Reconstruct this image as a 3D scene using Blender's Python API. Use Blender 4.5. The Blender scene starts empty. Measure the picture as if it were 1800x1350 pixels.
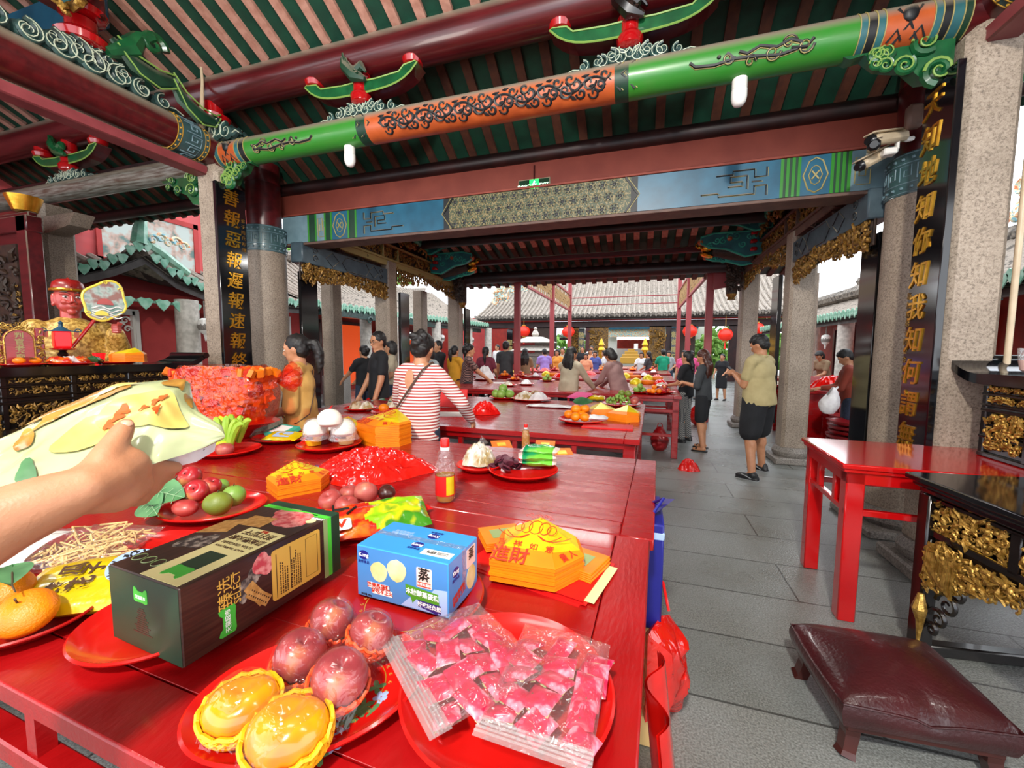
# temple hall with offering tables; sections: camera and light, helpers, structure, furniture, offerings, people, courtyard
import bpy,math,random
from mathutils import Vector as V,Matrix as MX,Euler,noise
SC=bpy.context.scene
COL=SC.collection
PI=math.pi
rad=math.radians
F_PX,YAW,PITCH,ROLL,EYE=719.22,.304865,.08171,.004444,1.5
_f=V((-math.sin(YAW)*math.cos(PITCH),math.cos(YAW)*math.cos(PITCH),-math.sin(PITCH)))
_r0=_f.cross(V((0,0,1))).normalized()
_u0=_r0.cross(_f)
_r=math.cos(ROLL)*_r0+math.sin(ROLL)*_u0
_u=math.cos(ROLL)*_u0-math.sin(ROLL)*_r0
cam=bpy.data.cameras.new('camera')
cam.sensor_width=36
cam.lens=36*F_PX/1800
cam.clip_start=.02
cam.clip_end=300
co=bpy.data.objects.new('camera',cam)
COL.objects.link(co)
m_=MX((_r,_u,-_f)).transposed().to_4x4()
m_.translation=(0,0,EYE)
co.matrix_world=m_
SC.camera=co
SC.view_settings.view_transform='Standard'
SC.view_settings.look='None'
SC.view_settings.gamma=1
SC.view_settings.use_curve_mapping=False
SC.view_settings.exposure=0.0
SC.cycles.use_denoising=True
SC.cycles.max_bounces=6
SC.cycles.diffuse_bounces=3
SC.cycles.glossy_bounces=3
SC.cycles.transparent_max_bounces=8
SC.cycles.transmission_bounces=4
SC.cycles.caustics_reflective=False
SC.cycles.caustics_refractive=False
SC.cycles.sample_clamp_indirect=4
SC.cycles.use_adaptive_sampling=True
SC.cycles.adaptive_threshold=.02
W=bpy.data.worlds.new('overcast sky')
SC.world=W
W.use_nodes=True
_n=W.node_tree.nodes
_l=W.node_tree.links
_bg=_n['Background']
_tc=_n.new('ShaderNodeTexCoord')
_ns=_n.new('ShaderNodeTexNoise')
_ns.inputs['Scale'].default_value=2.2
_ns.inputs['Detail'].default_value=4
_cr=_n.new('ShaderNodeValToRGB')
_cr.color_ramp.elements[0].position=.3
_cr.color_ramp.elements[0].color=(.80,.88,1,1)
_cr.color_ramp.elements[1].position=.7
_cr.color_ramp.elements[1].color=(1,1,1,1)
_l.new(_tc.outputs['Generated'],_ns.inputs['Vector'])
_l.new(_ns.outputs['Fac'],_cr.inputs['Fac'])
_l.new(_cr.outputs['Color'],_bg.inputs['Color'])
_bg.inputs['Strength'].default_value=3.3
def lamp(name,typ,loc,energy,size=.5,tgt=None,col=(1,1,1),size_y=None,spread=None):
 d=bpy.data.lights.new(name,typ)
 d.energy=energy
 d.color=col
 if typ=='AREA':
  d.size=size
  if size_y:
   d.shape='RECTANGLE'
   d.size_y=size_y
  if spread:
   d.spread=spread
 elif typ=='POINT':
  d.shadow_soft_size=size
 o=bpy.data.objects.new(name,d)
 COL.objects.link(o)
 o.location=loc
 if tgt is not None:
  o.rotation_euler=(V(tgt)-V(loc)).to_track_quat('-Z','Y').to_euler()
 return o
lamp('hall floodlight','AREA',(-.2,-1.9,4.3),330,.3,(-1.4,4.2,1.6),(1,.95,.87))
lamp('added fill over the tables','AREA',(-1.3,.3,3.9),24,1.6,(-1.3,.8,0),(1,.97,.92),.3)  # fill light added to brighten the near tables, no fixture behind it
lamp('added fill over the altar','AREA',(-4.9,1.1,3.4),45,1.2,(-5.2,2.2,1.2),(1,.95,.88),.2)  # added fill for the altar and statue, not a known lamp
lamp('added fill by the aisle','AREA',(1.9,.6,3.6),30,1.2,(1.6,2.2,.6),(1,.96,.9),.2)  # added fill for the right hand furniture, no lamp known here
lamp('added front bay fill','AREA',(-1.2,6.6,3.3),60,1.6,(-1.2,6.6,0),(1,.97,.93),.3)  # fill added under the front bay roof to brighten that bay
lamp('added roof wash fill','AREA',(-2.6,1.2,2.9),26,.8,(-2.9,2.9,5.2),(1,.93,.85),.8)  # added uplight that brightens the rafters, no real fixture
def ray(x,y):
 return _f+(x-900)/F_PX*_r-(y-675)/F_PX*_u
def PZ(x,y,z):
 d=ray(x,y)
 return V((0,0,EYE))+d*((z-EYE)/d.z)
def PY(x,y,Y):
 d=ray(x,y)
 return V((0,0,EYE))+d*(Y/d.y)
def PX(x,y,X):
 d=ray(x,y)
 return V((0,0,EYE))+d*(X/d.x)
def PT(x,y,T):
 return V((0,0,EYE))+ray(x,y)*T
def lin(h):
 if not isinstance(h,str):
  return tuple(h)[:3]
 h=h.lstrip('#')
 o=[]
 for i in (0,2,4):
  c=int(h[i:i+2],16)/255
  o.append(c/12.92 if c<=.04045 else ((c+.055)/1.055)**2.4)
 return tuple(o)
MATS={}
def mat(n,c=None,r=.5,m=0.,c2=None,ns=6,nd=4,lo=.35,hi=.65,bump=0,bs=60,coat=0,emit=0,ecol=None,alpha=1,stretch=None,sss=0,spec=.5,r2=None,c3=None,trans=0,bd=3):
 if c is None:
  return MATS[n]
 if n in MATS:
  return MATS[n]
 M_=bpy.data.materials.new(n)
 M_.use_nodes=True
 nt=M_.node_tree
 b=nt.nodes['Principled BSDF']
 I=b.inputs
 I['Base Color'].default_value=(*lin(c),1)
 I['Roughness'].default_value=r
 I['Metallic'].default_value=m
 I['Specular IOR Level'].default_value=spec
 I['Coat Weight'].default_value=coat
 I['Coat Roughness'].default_value=.08
 I['Alpha'].default_value=alpha
 if trans:
  I['Transmission Weight'].default_value=trans
  I['IOR'].default_value=1.33
 if sss:
  I['Subsurface Weight'].default_value=sss
  I['Subsurface Radius'].default_value=(.01,.004,.002)
 if emit:
  I['Emission Color'].default_value=(*lin(ecol or c),1)
  I['Emission Strength'].default_value=emit
 vec=None
 if c2 is not None or bump or r2 is not None:
  tc=nt.nodes.new('ShaderNodeTexCoord')
  mp=nt.nodes.new('ShaderNodeMapping')
  nt.links.new(tc.outputs['Object'],mp.inputs['Vector'])
  if stretch:
   mp.inputs['Scale'].default_value=stretch
  vec=mp.outputs['Vector']
 if c2 is not None or r2 is not None:
  t=nt.nodes.new('ShaderNodeTexNoise')
  t.inputs['Scale'].default_value=ns
  t.inputs['Detail'].default_value=nd
  nt.links.new(vec,t.inputs['Vector'])
  if c2 is not None:
   cr=nt.nodes.new('ShaderNodeValToRGB')
   e=cr.color_ramp.elements
   e[0].position=lo
   e[1].position=hi
   e[0].color=(*lin(c),1)
   e[1].color=(*lin(c2),1)
   if c3 is not None:
    q=e.new((lo+hi)/2)
    q.color=(*lin(c3),1)
   nt.links.new(t.outputs['Fac'],cr.inputs['Fac'])
   nt.links.new(cr.outputs['Color'],I['Base Color'])
  if r2 is not None:
   mr=nt.nodes.new('ShaderNodeMapRange')
   mr.inputs['From Min'].default_value=.3
   mr.inputs['From Max'].default_value=.7
   mr.inputs['To Min'].default_value=r
   mr.inputs['To Max'].default_value=r2
   nt.links.new(t.outputs['Fac'],mr.inputs['Value'])
   nt.links.new(mr.outputs['Result'],I['Roughness'])
 if bump:
  t2=nt.nodes.new('ShaderNodeTexNoise')
  t2.inputs['Scale'].default_value=bs
  t2.inputs['Detail'].default_value=bd
  nt.links.new(vec,t2.inputs['Vector'])
  bp=nt.nodes.new('ShaderNodeBump')
  bp.inputs['Strength'].default_value=bump
  bp.inputs['Distance'].default_value=.01
  nt.links.new(t2.outputs['Fac'],bp.inputs['Height'])
  nt.links.new(bp.outputs['Normal'],I['Normal'])
 MATS[n]=M_
 return M_
def film(n,c='#ffffff',a=.16,r=.08,bump=.6,bs=30,g=.5):
 """thin clear plastic: mostly lets what is behind show, with glossy creases"""
 if n in MATS:
  return MATS[n]
 M_=bpy.data.materials.new(n)
 M_.use_nodes=True
 nt=M_.node_tree
 nt.nodes.remove(nt.nodes['Principled BSDF'])
 out=nt.nodes['Material Output']
 tr=nt.nodes.new('ShaderNodeBsdfTransparent')
 df=nt.nodes.new('ShaderNodeBsdfDiffuse')
 gl=nt.nodes.new('ShaderNodeBsdfGlossy')
 tr.inputs[0].default_value=(*[min(1,.5+.5*x) for x in lin(c)],1)
 df.inputs[0].default_value=(*lin(c),1)
 gl.inputs['Roughness'].default_value=r
 tc=nt.nodes.new('ShaderNodeTexCoord')
 t2=nt.nodes.new('ShaderNodeTexNoise')
 t2.inputs['Scale'].default_value=bs
 t2.inputs['Detail'].default_value=2
 t2.inputs['Distortion'].default_value=.6
 nt.links.new(tc.outputs['Object'],t2.inputs['Vector'])
 bp=nt.nodes.new('ShaderNodeBump')
 bp.inputs['Strength'].default_value=bump
 bp.inputs['Distance'].default_value=.02
 nt.links.new(t2.outputs['Fac'],bp.inputs['Height'])
 nt.links.new(bp.outputs['Normal'],gl.inputs['Normal'])
 lw=nt.nodes.new('ShaderNodeLayerWeight')
 lw.inputs['Blend'].default_value=.35
 nt.links.new(bp.outputs['Normal'],lw.inputs['Normal'])
 m1=nt.nodes.new('ShaderNodeMixShader')
 m1.inputs[0].default_value=a
 nt.links.new(tr.outputs[0],m1.inputs[1])
 nt.links.new(df.outputs[0],m1.inputs[2])
 mr=nt.nodes.new('ShaderNodeMapRange')
 mr.inputs['To Min'].default_value=.04
 mr.inputs['To Max'].default_value=g
 nt.links.new(lw.outputs['Facing'],mr.inputs['Value'])
 m2=nt.nodes.new('ShaderNodeMixShader')
 nt.links.new(mr.outputs['Result'],m2.inputs[0])
 nt.links.new(m1.outputs[0],m2.inputs[1])
 nt.links.new(gl.outputs[0],m2.inputs[2])
 nt.links.new(m2.outputs[0],out.inputs['Surface'])
 MATS[n]=M_
 return M_
def nodes_of(M_):
 nt=M_.node_tree
 return nt,nt.nodes['Principled BSDF'].inputs
def dust(*names):
 """grey dust settled on whatever faces up"""
 for n in names:
  nt,I=nodes_of(MATS[n])
  ge=nt.nodes.new('ShaderNodeNewGeometry')
  sp=nt.nodes.new('ShaderNodeSeparateXYZ')
  mr=nt.nodes.new('ShaderNodeMapRange')
  mr.inputs['From Min'].default_value=.12
  mr.inputs['From Max'].default_value=.6
  mx=nt.nodes.new('ShaderNodeMixRGB')
  mx.inputs[1].default_value=I['Base Color'].default_value
  mx.inputs[2].default_value=(*lin('#8a8070'),1)
  nt.links.new(ge.outputs['Normal'],sp.inputs[0])
  nt.links.new(sp.outputs['Z'],mr.inputs['Value'])
  nt.links.new(mr.outputs['Result'],mx.inputs[0])
  if I['Base Color'].links:
   nt.links.new(I['Base Color'].links[0].from_socket,mx.inputs[1])
  nt.links.new(mx.outputs[0],I['Base Color'])
def make_granite(n,c,dark,light):
 M_=mat(n,c,.55,bump=.25,bs=120)
 nt,I=nodes_of(M_)
 tc=nt.nodes.new('ShaderNodeTexCoord')
 a=nt.nodes.new('ShaderNodeTexNoise')
 a.inputs['Scale'].default_value=75
 a.inputs['Detail'].default_value=3
 a.inputs['Roughness'].default_value=.8
 cr=nt.nodes.new('ShaderNodeValToRGB')
 e=cr.color_ramp.elements
 e[0].position=.36
 e[0].color=(*lin(dark),1)
 e[1].position=.62
 e[1].color=(*lin(light),1)
 q=e.new(.46)
 q.color=(*lin(c),1)
 b2=nt.nodes.new('ShaderNodeTexNoise')
 b2.inputs['Scale'].default_value=2.5
 mx=nt.nodes.new('ShaderNodeMixRGB')
 mx.blend_type='MULTIPLY'
 mx.inputs[0].default_value=.5
 c2=nt.nodes.new('ShaderNodeValToRGB')
 c2.color_ramp.elements[0].color=(.45,.42,.38,1)
 c2.color_ramp.elements[0].position=.3
 c2.color_ramp.elements[1].position=.62
 for t in (a,b2):
  nt.links.new(tc.outputs['Object'],t.inputs['Vector'])
 nt.links.new(a.outputs['Fac'],cr.inputs['Fac'])
 nt.links.new(b2.outputs['Fac'],c2.inputs['Fac'])
 nt.links.new(cr.outputs['Color'],mx.inputs[1])
 nt.links.new(c2.outputs['Color'],mx.inputs[2])
 nt.links.new(mx.outputs[0],I['Base Color'])
 return M_
def make_floor():
 M_=mat('floor_slabs','#8b8e8c',.28,bump=.35,bs=90)
 nt,I=nodes_of(M_)
 tc=nt.nodes.new('ShaderNodeTexCoord')
 br=nt.nodes.new('ShaderNodeTexBrick')
 br.inputs['Scale'].default_value=1
 br.inputs['Brick Width'].default_value=1.9
 br.inputs['Row Height'].default_value=.46
 br.inputs['Mortar Size'].default_value=.006
 br.inputs['Color1'].default_value=(*lin('#8c908e'),1)
 br.inputs['Color2'].default_value=(*lin('#7f8482'),1)
 br.inputs['Mortar'].default_value=(*lin('#4d4f4d'),1)
 nz=nt.nodes.new('ShaderNodeTexNoise')
 nz.inputs['Scale'].default_value=130
 nz.inputs['Detail'].default_value=2
 n2=nt.nodes.new('ShaderNodeTexNoise')
 n2.inputs['Scale'].default_value=1.6
 n2.inputs['Detail'].default_value=5
 cr=nt.nodes.new('ShaderNodeValToRGB')
 cr.color_ramp.elements[0].position=.35
 cr.color_ramp.elements[0].color=(.5,.5,.5,1)
 cr.color_ramp.elements[1].position=.65
 cr.color_ramp.elements[1].color=(1.25,1.25,1.25,1)
 c3=nt.nodes.new('ShaderNodeValToRGB')
 c3.color_ramp.elements[0].color=(.72,.68,.62,1)
 c3.color_ramp.elements[0].position=.32
 c3.color_ramp.elements[1].position=.62
 m1=nt.nodes.new('ShaderNodeMixRGB')
 m1.blend_type='MULTIPLY'
 m1.inputs[0].default_value=.75
 m2=nt.nodes.new('ShaderNodeMixRGB')
 m2.blend_type='MULTIPLY'
 m2.inputs[0].default_value=.8
 for t in (br,nz,n2):
  nt.links.new(tc.outputs['Object'],t.inputs['Vector'])
 nt.links.new(nz.outputs['Fac'],cr.inputs['Fac'])
 nt.links.new(n2.outputs['Fac'],c3.inputs['Fac'])
 nt.links.new(br.outputs['Color'],m1.inputs[1])
 nt.links.new(cr.outputs['Color'],m1.inputs[2])
 nt.links.new(m1.outputs[0],m2.inputs[1])
 nt.links.new(c3.outputs['Color'],m2.inputs[2])
 nt.links.new(m2.outputs[0],I['Base Color'])
 mr=nt.nodes.new('ShaderNodeMapRange')
 mr.inputs['To Min'].default_value=.16
 mr.inputs['To Max'].default_value=.42
 nt.links.new(n2.outputs['Fac'],mr.inputs['Value'])
 nt.links.new(mr.outputs['Result'],I['Roughness'])
 return M_
def rot(rx=0,ry=0,rz=0):
 return Euler((rx,ry,rz)).to_matrix()
class M:
 def __init__(s):
  s.v,s.f,s.mi=[],[],[]
 def add(s,vs,fs,mi=0):
  k=len(s.v)
  s.v+=[V(p) for p in vs]
  s.f+=[tuple(i+k for i in q) for q in fs]
  s.mi+=[mi]*len(fs)
  return s
 def box(s,c,d,R=None,b=0,mi=0):
  """box centred at c with full sizes d, chamfer b"""
  hx,hy,hz=d[0]/2,d[1]/2,d[2]/2
  R=R or MX.Identity(3)
  c=V(c)
  if b<=0:
   vs=[(x*hx,y*hy,z*hz) for z in (-1,1) for y in (-1,1) for x in (-1,1)]
   fs=[(0,2,3,1),(4,5,7,6),(0,1,5,4),(2,6,7,3),(0,4,6,2),(1,3,7,5)]
   return s.add([c+R@V(p) for p in vs],fs,mi)
  b=min(b,hx*.98,hy*.98,hz*.98)
  vs,idx=[],{}
  for x in (-1,1):
   for y in (-1,1):
    for z in (-1,1):
     for a,p in enumerate(((x*hx,y*(hy-b),z*(hz-b)),(x*(hx-b),y*hy,z*(hz-b)),(x*(hx-b),y*(hy-b),z*hz))):
      idx[x,y,z,a]=len(vs)
      vs.append(p)
  fs=[]
  for sg in (-1,1):
   q=[idx[sg,y,z,0] for y,z in ((-1,-1),(1,-1),(1,1),(-1,1))]
   fs.append(q if sg>0 else q[::-1])
   q=[idx[x,sg,z,1] for x,z in ((-1,-1),(1,-1),(1,1),(-1,1))]
   fs.append(q[::-1] if sg>0 else q)
   q=[idx[x,y,sg,2] for x,y in ((-1,-1),(1,-1),(1,1),(-1,1))]
   fs.append(q if sg>0 else q[::-1])
  for p in (-1,1):
   for q in (-1,1):
    g=[idx[-1,p,q,1],idx[1,p,q,1],idx[1,p,q,2],idx[-1,p,q,2]]
    fs.append(g if p*q<0 else g[::-1])
    g=[idx[p,-1,q,0],idx[p,1,q,0],idx[p,1,q,2],idx[p,-1,q,2]]
    fs.append(g if p*q>0 else g[::-1])
    g=[idx[p,q,-1,0],idx[p,q,1,0],idx[p,q,1,1],idx[p,q,-1,1]]
    fs.append(g if p*q<0 else g[::-1])
  for x in (-1,1):
   for y in (-1,1):
    for z in (-1,1):
     g=[idx[x,y,z,a] for a in range(3)]
     fs.append(g if x*y*z>0 else g[::-1])
  return s.add([c+R@V(p) for p in vs],fs,mi)
 def bb(s,lo,hi,b=0,mi=0):
  return s.box([(a+c)/2 for a,c in zip(lo,hi)],[abs(c-a) for a,c in zip(lo,hi)],None,b,mi)
 def tube(s,pts,r,n=8,cap=True,mi=0,closed=False,flat=1,up=None):
  """swept tube through pts; r a number or a list"""
  pts=[V(p) for p in pts]
  k=len(pts)
  rs=r if isinstance(r,(list,tuple)) else [r]*k
  t0=(pts[1]-pts[0]).normalized()
  nrm=V(up) if up is not None else t0.orthogonal().normalized()
  nrm=(nrm-t0*nrm.dot(t0)).normalized()
  vs=[]
  for i in range(k):
   if closed:
    t=(pts[(i+1)%k]-pts[i-1])
   else:
    t=(pts[min(i+1,k-1)]-pts[max(i-1,0)])
   t=t.normalized() if t.length>1e-9 else t0
   nrm=nrm-t*nrm.dot(t)
   nrm=nrm.normalized() if nrm.length>1e-6 else t.orthogonal().normalized()
   bn=t.cross(nrm)
   for j in range(n):
    a=2*PI*j/n
    vs.append(pts[i]+(nrm*math.cos(a)*flat+bn*math.sin(a))*rs[i])
  fs=[]
  for i in range(k if closed else k-1):
   i2=(i+1)%k
   for j in range(n):
    j2=(j+1)%n
    fs.append((i*n+j,i*n+j2,i2*n+j2,i2*n+j))
  if cap and not closed:
   fs.append(tuple(range(n))[::-1])
   fs.append(tuple((k-1)*n+j for j in range(n)))
  return s.add(vs,fs,mi)
 def cyl(s,a,b,r,r2=None,n=16,mi=0,cap=True):
  return s.tube([a,b],[r,r if r2 is None else r2],n,cap,mi)
 def lathe(s,prof,n=24,c=(0,0,0),R=None,mi=0,sx=1,sy=1,cap=True):
  """prof: (radius, z) from bottom to top"""
  R=R or MX.Identity(3)
  c=V(c)
  vs=[]
  for r_,z in prof:
   for j in range(n):
    a=2*PI*j/n
    vs.append(c+R@V((r_*math.cos(a)*sx,r_*math.sin(a)*sy,z)))
  fs=[]
  k=len(prof)
  for i in range(k-1):
   for j in range(n):
    j2=(j+1)%n
    fs.append((i*n+j,i*n+j2,(i+1)*n+j2,(i+1)*n+j))
  if cap:
   fs.append(tuple(range(n))[::-1])
   fs.append(tuple((k-1)*n+j for j in range(n)))
  return s.add(vs,fs,mi)
 def ell(s,c,r,R=None,n=12,k=8,mi=0,warp=None):
  if not isinstance(r,(list,tuple)):
   r=(r,r,r)
  R=R or MX.Identity(3)
  c=V(c)
  vs=[(0,0,-1)]
  for i in range(1,k):
   t=-PI/2+PI*i/k
   for j in range(n):
    a=2*PI*j/n
    vs.append((math.cos(t)*math.cos(a),math.cos(t)*math.sin(a),math.sin(t)))
  vs.append((0,0,1))
  if warp:
   vs=[warp(V(p)) for p in vs]
  vs=[c+R@V((p[0]*r[0],p[1]*r[1],p[2]*r[2])) for p in vs]
  fs=[]
  for j in range(n):
   j2=(j+1)%n
   fs.append((0,1+j2,1+j))
   for i in range(k-2):
    fs.append((1+i*n+j,1+i*n+j2,1+(i+1)*n+j2,1+(i+1)*n+j))
   fs.append((1+(k-2)*n+j,1+(k-2)*n+j2,len(vs)-1))
  return s.add(vs,fs,mi)
 def prism(s,poly,h,o=(0,0,0),ux=(1,0,0),uy=(0,1,0),mi=0,side=None):
  """polygon (2-D points, ccw) in the plane o,ux,uy pushed h along ux x uy"""
  o,ux,uy=V(o),V(ux),V(uy)
  n=ux.cross(uy).normalized()*h
  k=len(poly)
  lo=[o+ux*p[0]+uy*p[1] for p in poly]
  hi=[p+n for p in lo]
  s.add(lo+hi,[tuple(range(k))[::-1],tuple(range(k,2*k))],mi)
  s.add(lo+hi,[(i,(i+1)%k,k+(i+1)%k,k+i) for i in range(k)],mi if side is None else side)
  return s
 def grid(s,fn,nu,nv,mi=0,wrap=False):
  vs=[fn(i/(nu-1),j/(nv-1)) for j in range(nv) for i in range(nu)]
  fs=[(j*nu+i,j*nu+i+1,(j+1)*nu+i+1,(j+1)*nu+i) for j in range(nv-1) for i in range(nu-1)]
  return s.add(vs,fs,mi)
 def spiral(s,c,r,ux,uy,turns=1.6,th=.012,n=26,start=0,sgn=1,taper=.35,mi=0,k=6):
  c,ux,uy=V(c),V(ux),V(uy)
  pts,rs=[],[]
  for i in range(n):
   t=i/(n-1)
   a=start+sgn*2*PI*turns*t
   q=r*(1-.85*t)
   pts.append(c+ux*q*math.cos(a)+uy*q*math.sin(a))
   rs.append(th*(1-(1-taper)*t))
  return s.tube(pts,rs,k,True,mi)
 def xf(s,R=None,t=(0,0,0),sc=1):
  R=R or MX.Identity(3)
  t=V(t)
  s.v=[R@(p*sc)+t for p in s.v]
  return s
 def jit(s,a,sc,seed=0):
  s.v=[p+noise.noise_vector(p*sc+V((seed,seed*1.7,-seed)))*a for p in s.v]
  return s
 def mesh(s,name,mats,smooth=True,ang=38):
  me=bpy.data.meshes.new(name)
  me.from_pydata([tuple(p) for p in s.v],[],s.f)
  mats=mats if isinstance(mats,(list,tuple)) else [mats]
  for q in mats:
   me.materials.append(MATS[q] if isinstance(q,str) else q)
  if len(mats)>1:
   me.polygons.foreach_set('material_index',s.mi)
  if smooth:
   me.polygons.foreach_set('use_smooth',[True]*len(me.polygons))
   me.set_sharp_from_angle(angle=rad(ang))
  me.update()
  return me
 def ob(s,name,mats,parent=None,smooth=True,ang=38,world=False,label=None):
  """link as ONE object; with a parent it becomes that thing's part"""
  if world and parent is not None:
   inv=root_matrix(parent).inverted()
   s.v=[inv@p for p in s.v]
  o=bpy.data.objects.new(name,s.mesh(name,mats,smooth,ang))
  COL.objects.link(o)
  if parent is not None:
   o.parent=parent
   ROOT[o.name]=ROOT.get(parent.name,parent)
  if label:
   o['label']=label
  return o
 def th(s,name,mats,label,cat,loc=None,group=None,smooth=True,ang=38,kind=None):
  """a thing of one mesh; loc becomes its origin (mesh given in world space)"""
  if loc is None:
   n=len(s.v)
   loc=V((sum(p.x for p in s.v)/n,sum(p.y for p in s.v)/n,min(p.z for p in s.v)))
  loc=V(loc)
  s.v=[p-loc for p in s.v]
  o=s.ob(name,mats,None,smooth,ang)
  o.location=loc
  tag(o,label,cat,group,kind)
  return o
ROOT={}
def root_matrix(o):
 r=ROOT.get(o.name,o)
 return MX.Translation(r.location)@r.rotation_euler.to_matrix().to_4x4()
def tag(o,label,cat,group=None,kind=None):
 o['label']=label
 o['category']=cat
 if group:
  o['group']=group
 if kind:
  o['kind']=kind
 return o
def thing(name,label,cat,loc=(0,0,0),rz=0,group=None,kind=None,rx=0,ry=0):
 o=bpy.data.objects.new(name,None)
 o.empty_display_size=.1
 COL.objects.link(o)
 o.location=loc
 o.rotation_euler=(rx,ry,rz)
 return tag(o,label,cat,group,kind)
def struct(m,name,mats,smooth=False):
 o=m.ob(name,mats,None,smooth)
 o['kind']='structure'
 return o
KIDS={}
def dup(root,loc,rz=0,label=None,group=None,sc=None,rx=0,ry=0):
 def cp(o,par):
  c=o.copy()
  COL.objects.link(c)
  c.parent=par
  for ch in o.children:
   cp(ch,c)
  return c
 r=root.copy()
 COL.objects.link(r)
 r.location=loc
 r.rotation_euler=(rx,ry,rz)
 if sc:
  r.scale=(sc,sc,sc) if not isinstance(sc,tuple) else sc
 if label:
  r['label']=label
 if group:
  r['group']=group
 for ch in root.children:
  cp(ch,r)
 return r
def text_m(body,size,extrude=.002,bold=0,line=1.0,sp=1.0,res=2,align='CENTER',shear=0):
 c=bpy.data.curves.new('lettering','FONT')
 c.body=body
 c.size=size
 c.extrude=extrude
 c.offset=bold
 c.space_line=line
 c.space_character=sp
 c.resolution_u=res
 c.align_x=align
 c.align_y='CENTER'
 c.shear=shear
 o=bpy.data.objects.new('lettering',c)
 COL.objects.link(o)
 dg=bpy.context.evaluated_depsgraph_get()
 me=bpy.data.meshes.new_from_object(o.evaluated_get(dg))
 bpy.data.objects.remove(o)
 bpy.data.curves.remove(c)
 m=M()
 m.add([v.co.copy() for v in me.vertices],[tuple(p.vertices) for p in me.polygons])
 bpy.data.meshes.remove(me)
 return m
def frame(o,ux,uy):
 """3x3 whose columns are ux, uy and their normal"""
 ux,uy=V(ux).normalized(),V(uy)
 n=ux.cross(uy).normalized()
 uy=n.cross(ux)
 return MX((ux,uy,n)).transposed()
def letters(body,size,matn,parent,o,ux,uy,name='lettering',world=True,**k):
 m=text_m(body,size,**k)
 m.xf(frame(o,ux,uy),o)
 return m.ob(name,matn,parent,False,world=world)
def blend(m,vox=.01,smooth=3,fac=.5,dec=0):
 """fuse overlapping closed lumps of m into one continuous skin"""
 me=bpy.data.meshes.new('lumps')
 me.from_pydata([tuple(p) for p in m.v],[],m.f)
 o=bpy.data.objects.new('lumps',me)
 COL.objects.link(o)
 r=o.modifiers.new('r','REMESH')
 r.mode='VOXEL'
 r.voxel_size=vox
 if smooth:
  q=o.modifiers.new('s','SMOOTH')
  q.factor=fac
  q.iterations=smooth
 dg=bpy.context.evaluated_depsgraph_get()
 e=bpy.data.meshes.new_from_object(o.evaluated_get(dg))
 w=M()
 w.add([v.co.copy() for v in e.vertices],[tuple(p.vertices) for p in e.polygons])
 bpy.data.objects.remove(o)
 bpy.data.meshes.remove(e)
 bpy.data.meshes.remove(me)
 return w
def lerp(a,b,t):
 return a+(b-a)*t
def caps(m,a,b,ra,rb,n=10,k=5):
 """tapered capsule"""
 a,b=V(a),V(b)
 d=(b-a)
 L=d.length
 d=d/L if L>1e-6 else V((0,0,1))
 pts,rs=[],[]
 for i in range(k):
  t=PI/2*(1-i/(k-1))
  pts.append(a-d*ra*math.sin(t))
  rs.append(max(ra*math.cos(t),ra*.03))
 for i in range(k):
  t=PI/2*i/(k-1)
  pts.append(b+d*rb*math.sin(t))
  rs.append(max(rb*math.cos(t),rb*.03))
 return m.tube(pts,rs,n)
def chain(m,pts,rs,n=10):
 for i in range(len(pts)-1):
  caps(m,pts[i],pts[i+1],rs[i],rs[i+1],n)
 return m
def carve(m,o,ux,uy,w,h,depth=.04,n=60,seed=1,mi=0,size=.035,leaf=True,edge=None):
 """openwork relief of leaves, curls and lumps filling a w x h panel"""
 rnd=random.Random(seed)
 o,ux,uy=V(o),V(ux).normalized(),V(uy).normalized()
 nn=ux.cross(uy).normalized()
 for i in range(n):
  a,b=rnd.random(),rnd.random()
  if edge and not edge(a,b):
   continue
  c=o+ux*a*w+uy*b*h+nn*depth*(.2+.6*rnd.random())
  s_=size*(.6+.8*rnd.random())
  t=rnd.random()*2*PI
  d1=ux*math.cos(t)+uy*math.sin(t)
  d2=-ux*math.sin(t)+uy*math.cos(t)
  k=rnd.random()
  if k<.4:
   m.spiral(c,s_,d1,d2,1.1,s_*.3,10,0,rnd.choice((-1,1)),.5,mi,5)
  elif k<.75 and leaf:
   pts=[c-d1*s_*1.3+d2*s_*.4,c-d1*s_*.4,c+d1*s_*.6+nn*s_*.4,c+d1*s_*1.5+d2*s_*.3]
   m.tube(pts,[s_*.15,s_*.5,s_*.4,s_*.08],5,True,mi)
  else:
   m.ell(c,(s_*.7,s_*.5,s_*.6),rot(rnd.random()*3,rnd.random()*3,0),7,5,mi)
 return m
make_granite('granite','#938474','#6d6155','#a99b8b')
make_granite('granite_pale','#c3bcb0','#8f887d','#e2dcd2')
make_granite('granite_dark','#77716a','#4c4843','#98918a')
make_floor()
mat('lacquer','#9c090c',.2,c2='#8c070a',ns=3,stretch=(1,6,6),r2=.34,coat=.3,bump=.12,bs=30)
mat('lacquer_worn','#94080b',.26,c2='#a30c0f',ns=3,stretch=(3,1,3),r2=.42,coat=.2,bump=.15,bs=30)
mat('lacquer_bright','#c10d10',.13,c2='#b00b0e',ns=3,coat=.5)
mat('beam_red','#551317',.3,c2='#400c10',ns=5,stretch=(.5,4,4),coat=.3)
mat('beam_pink','#8f4146',.45,c2='#7b3439',ns=5)
mat('beam_dark','#351817',.45,c2='#1c0d0e',ns=5)
mat('lintel_red','#a5503f',.6,c2='#964638',ns=4)
mat('paint_green','#2c8028',.35,c2='#37802f',ns=7,coat=.2)
mat('paint_dkgreen','#123d28',.5,c2='#0d2f20',ns=9)
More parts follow.
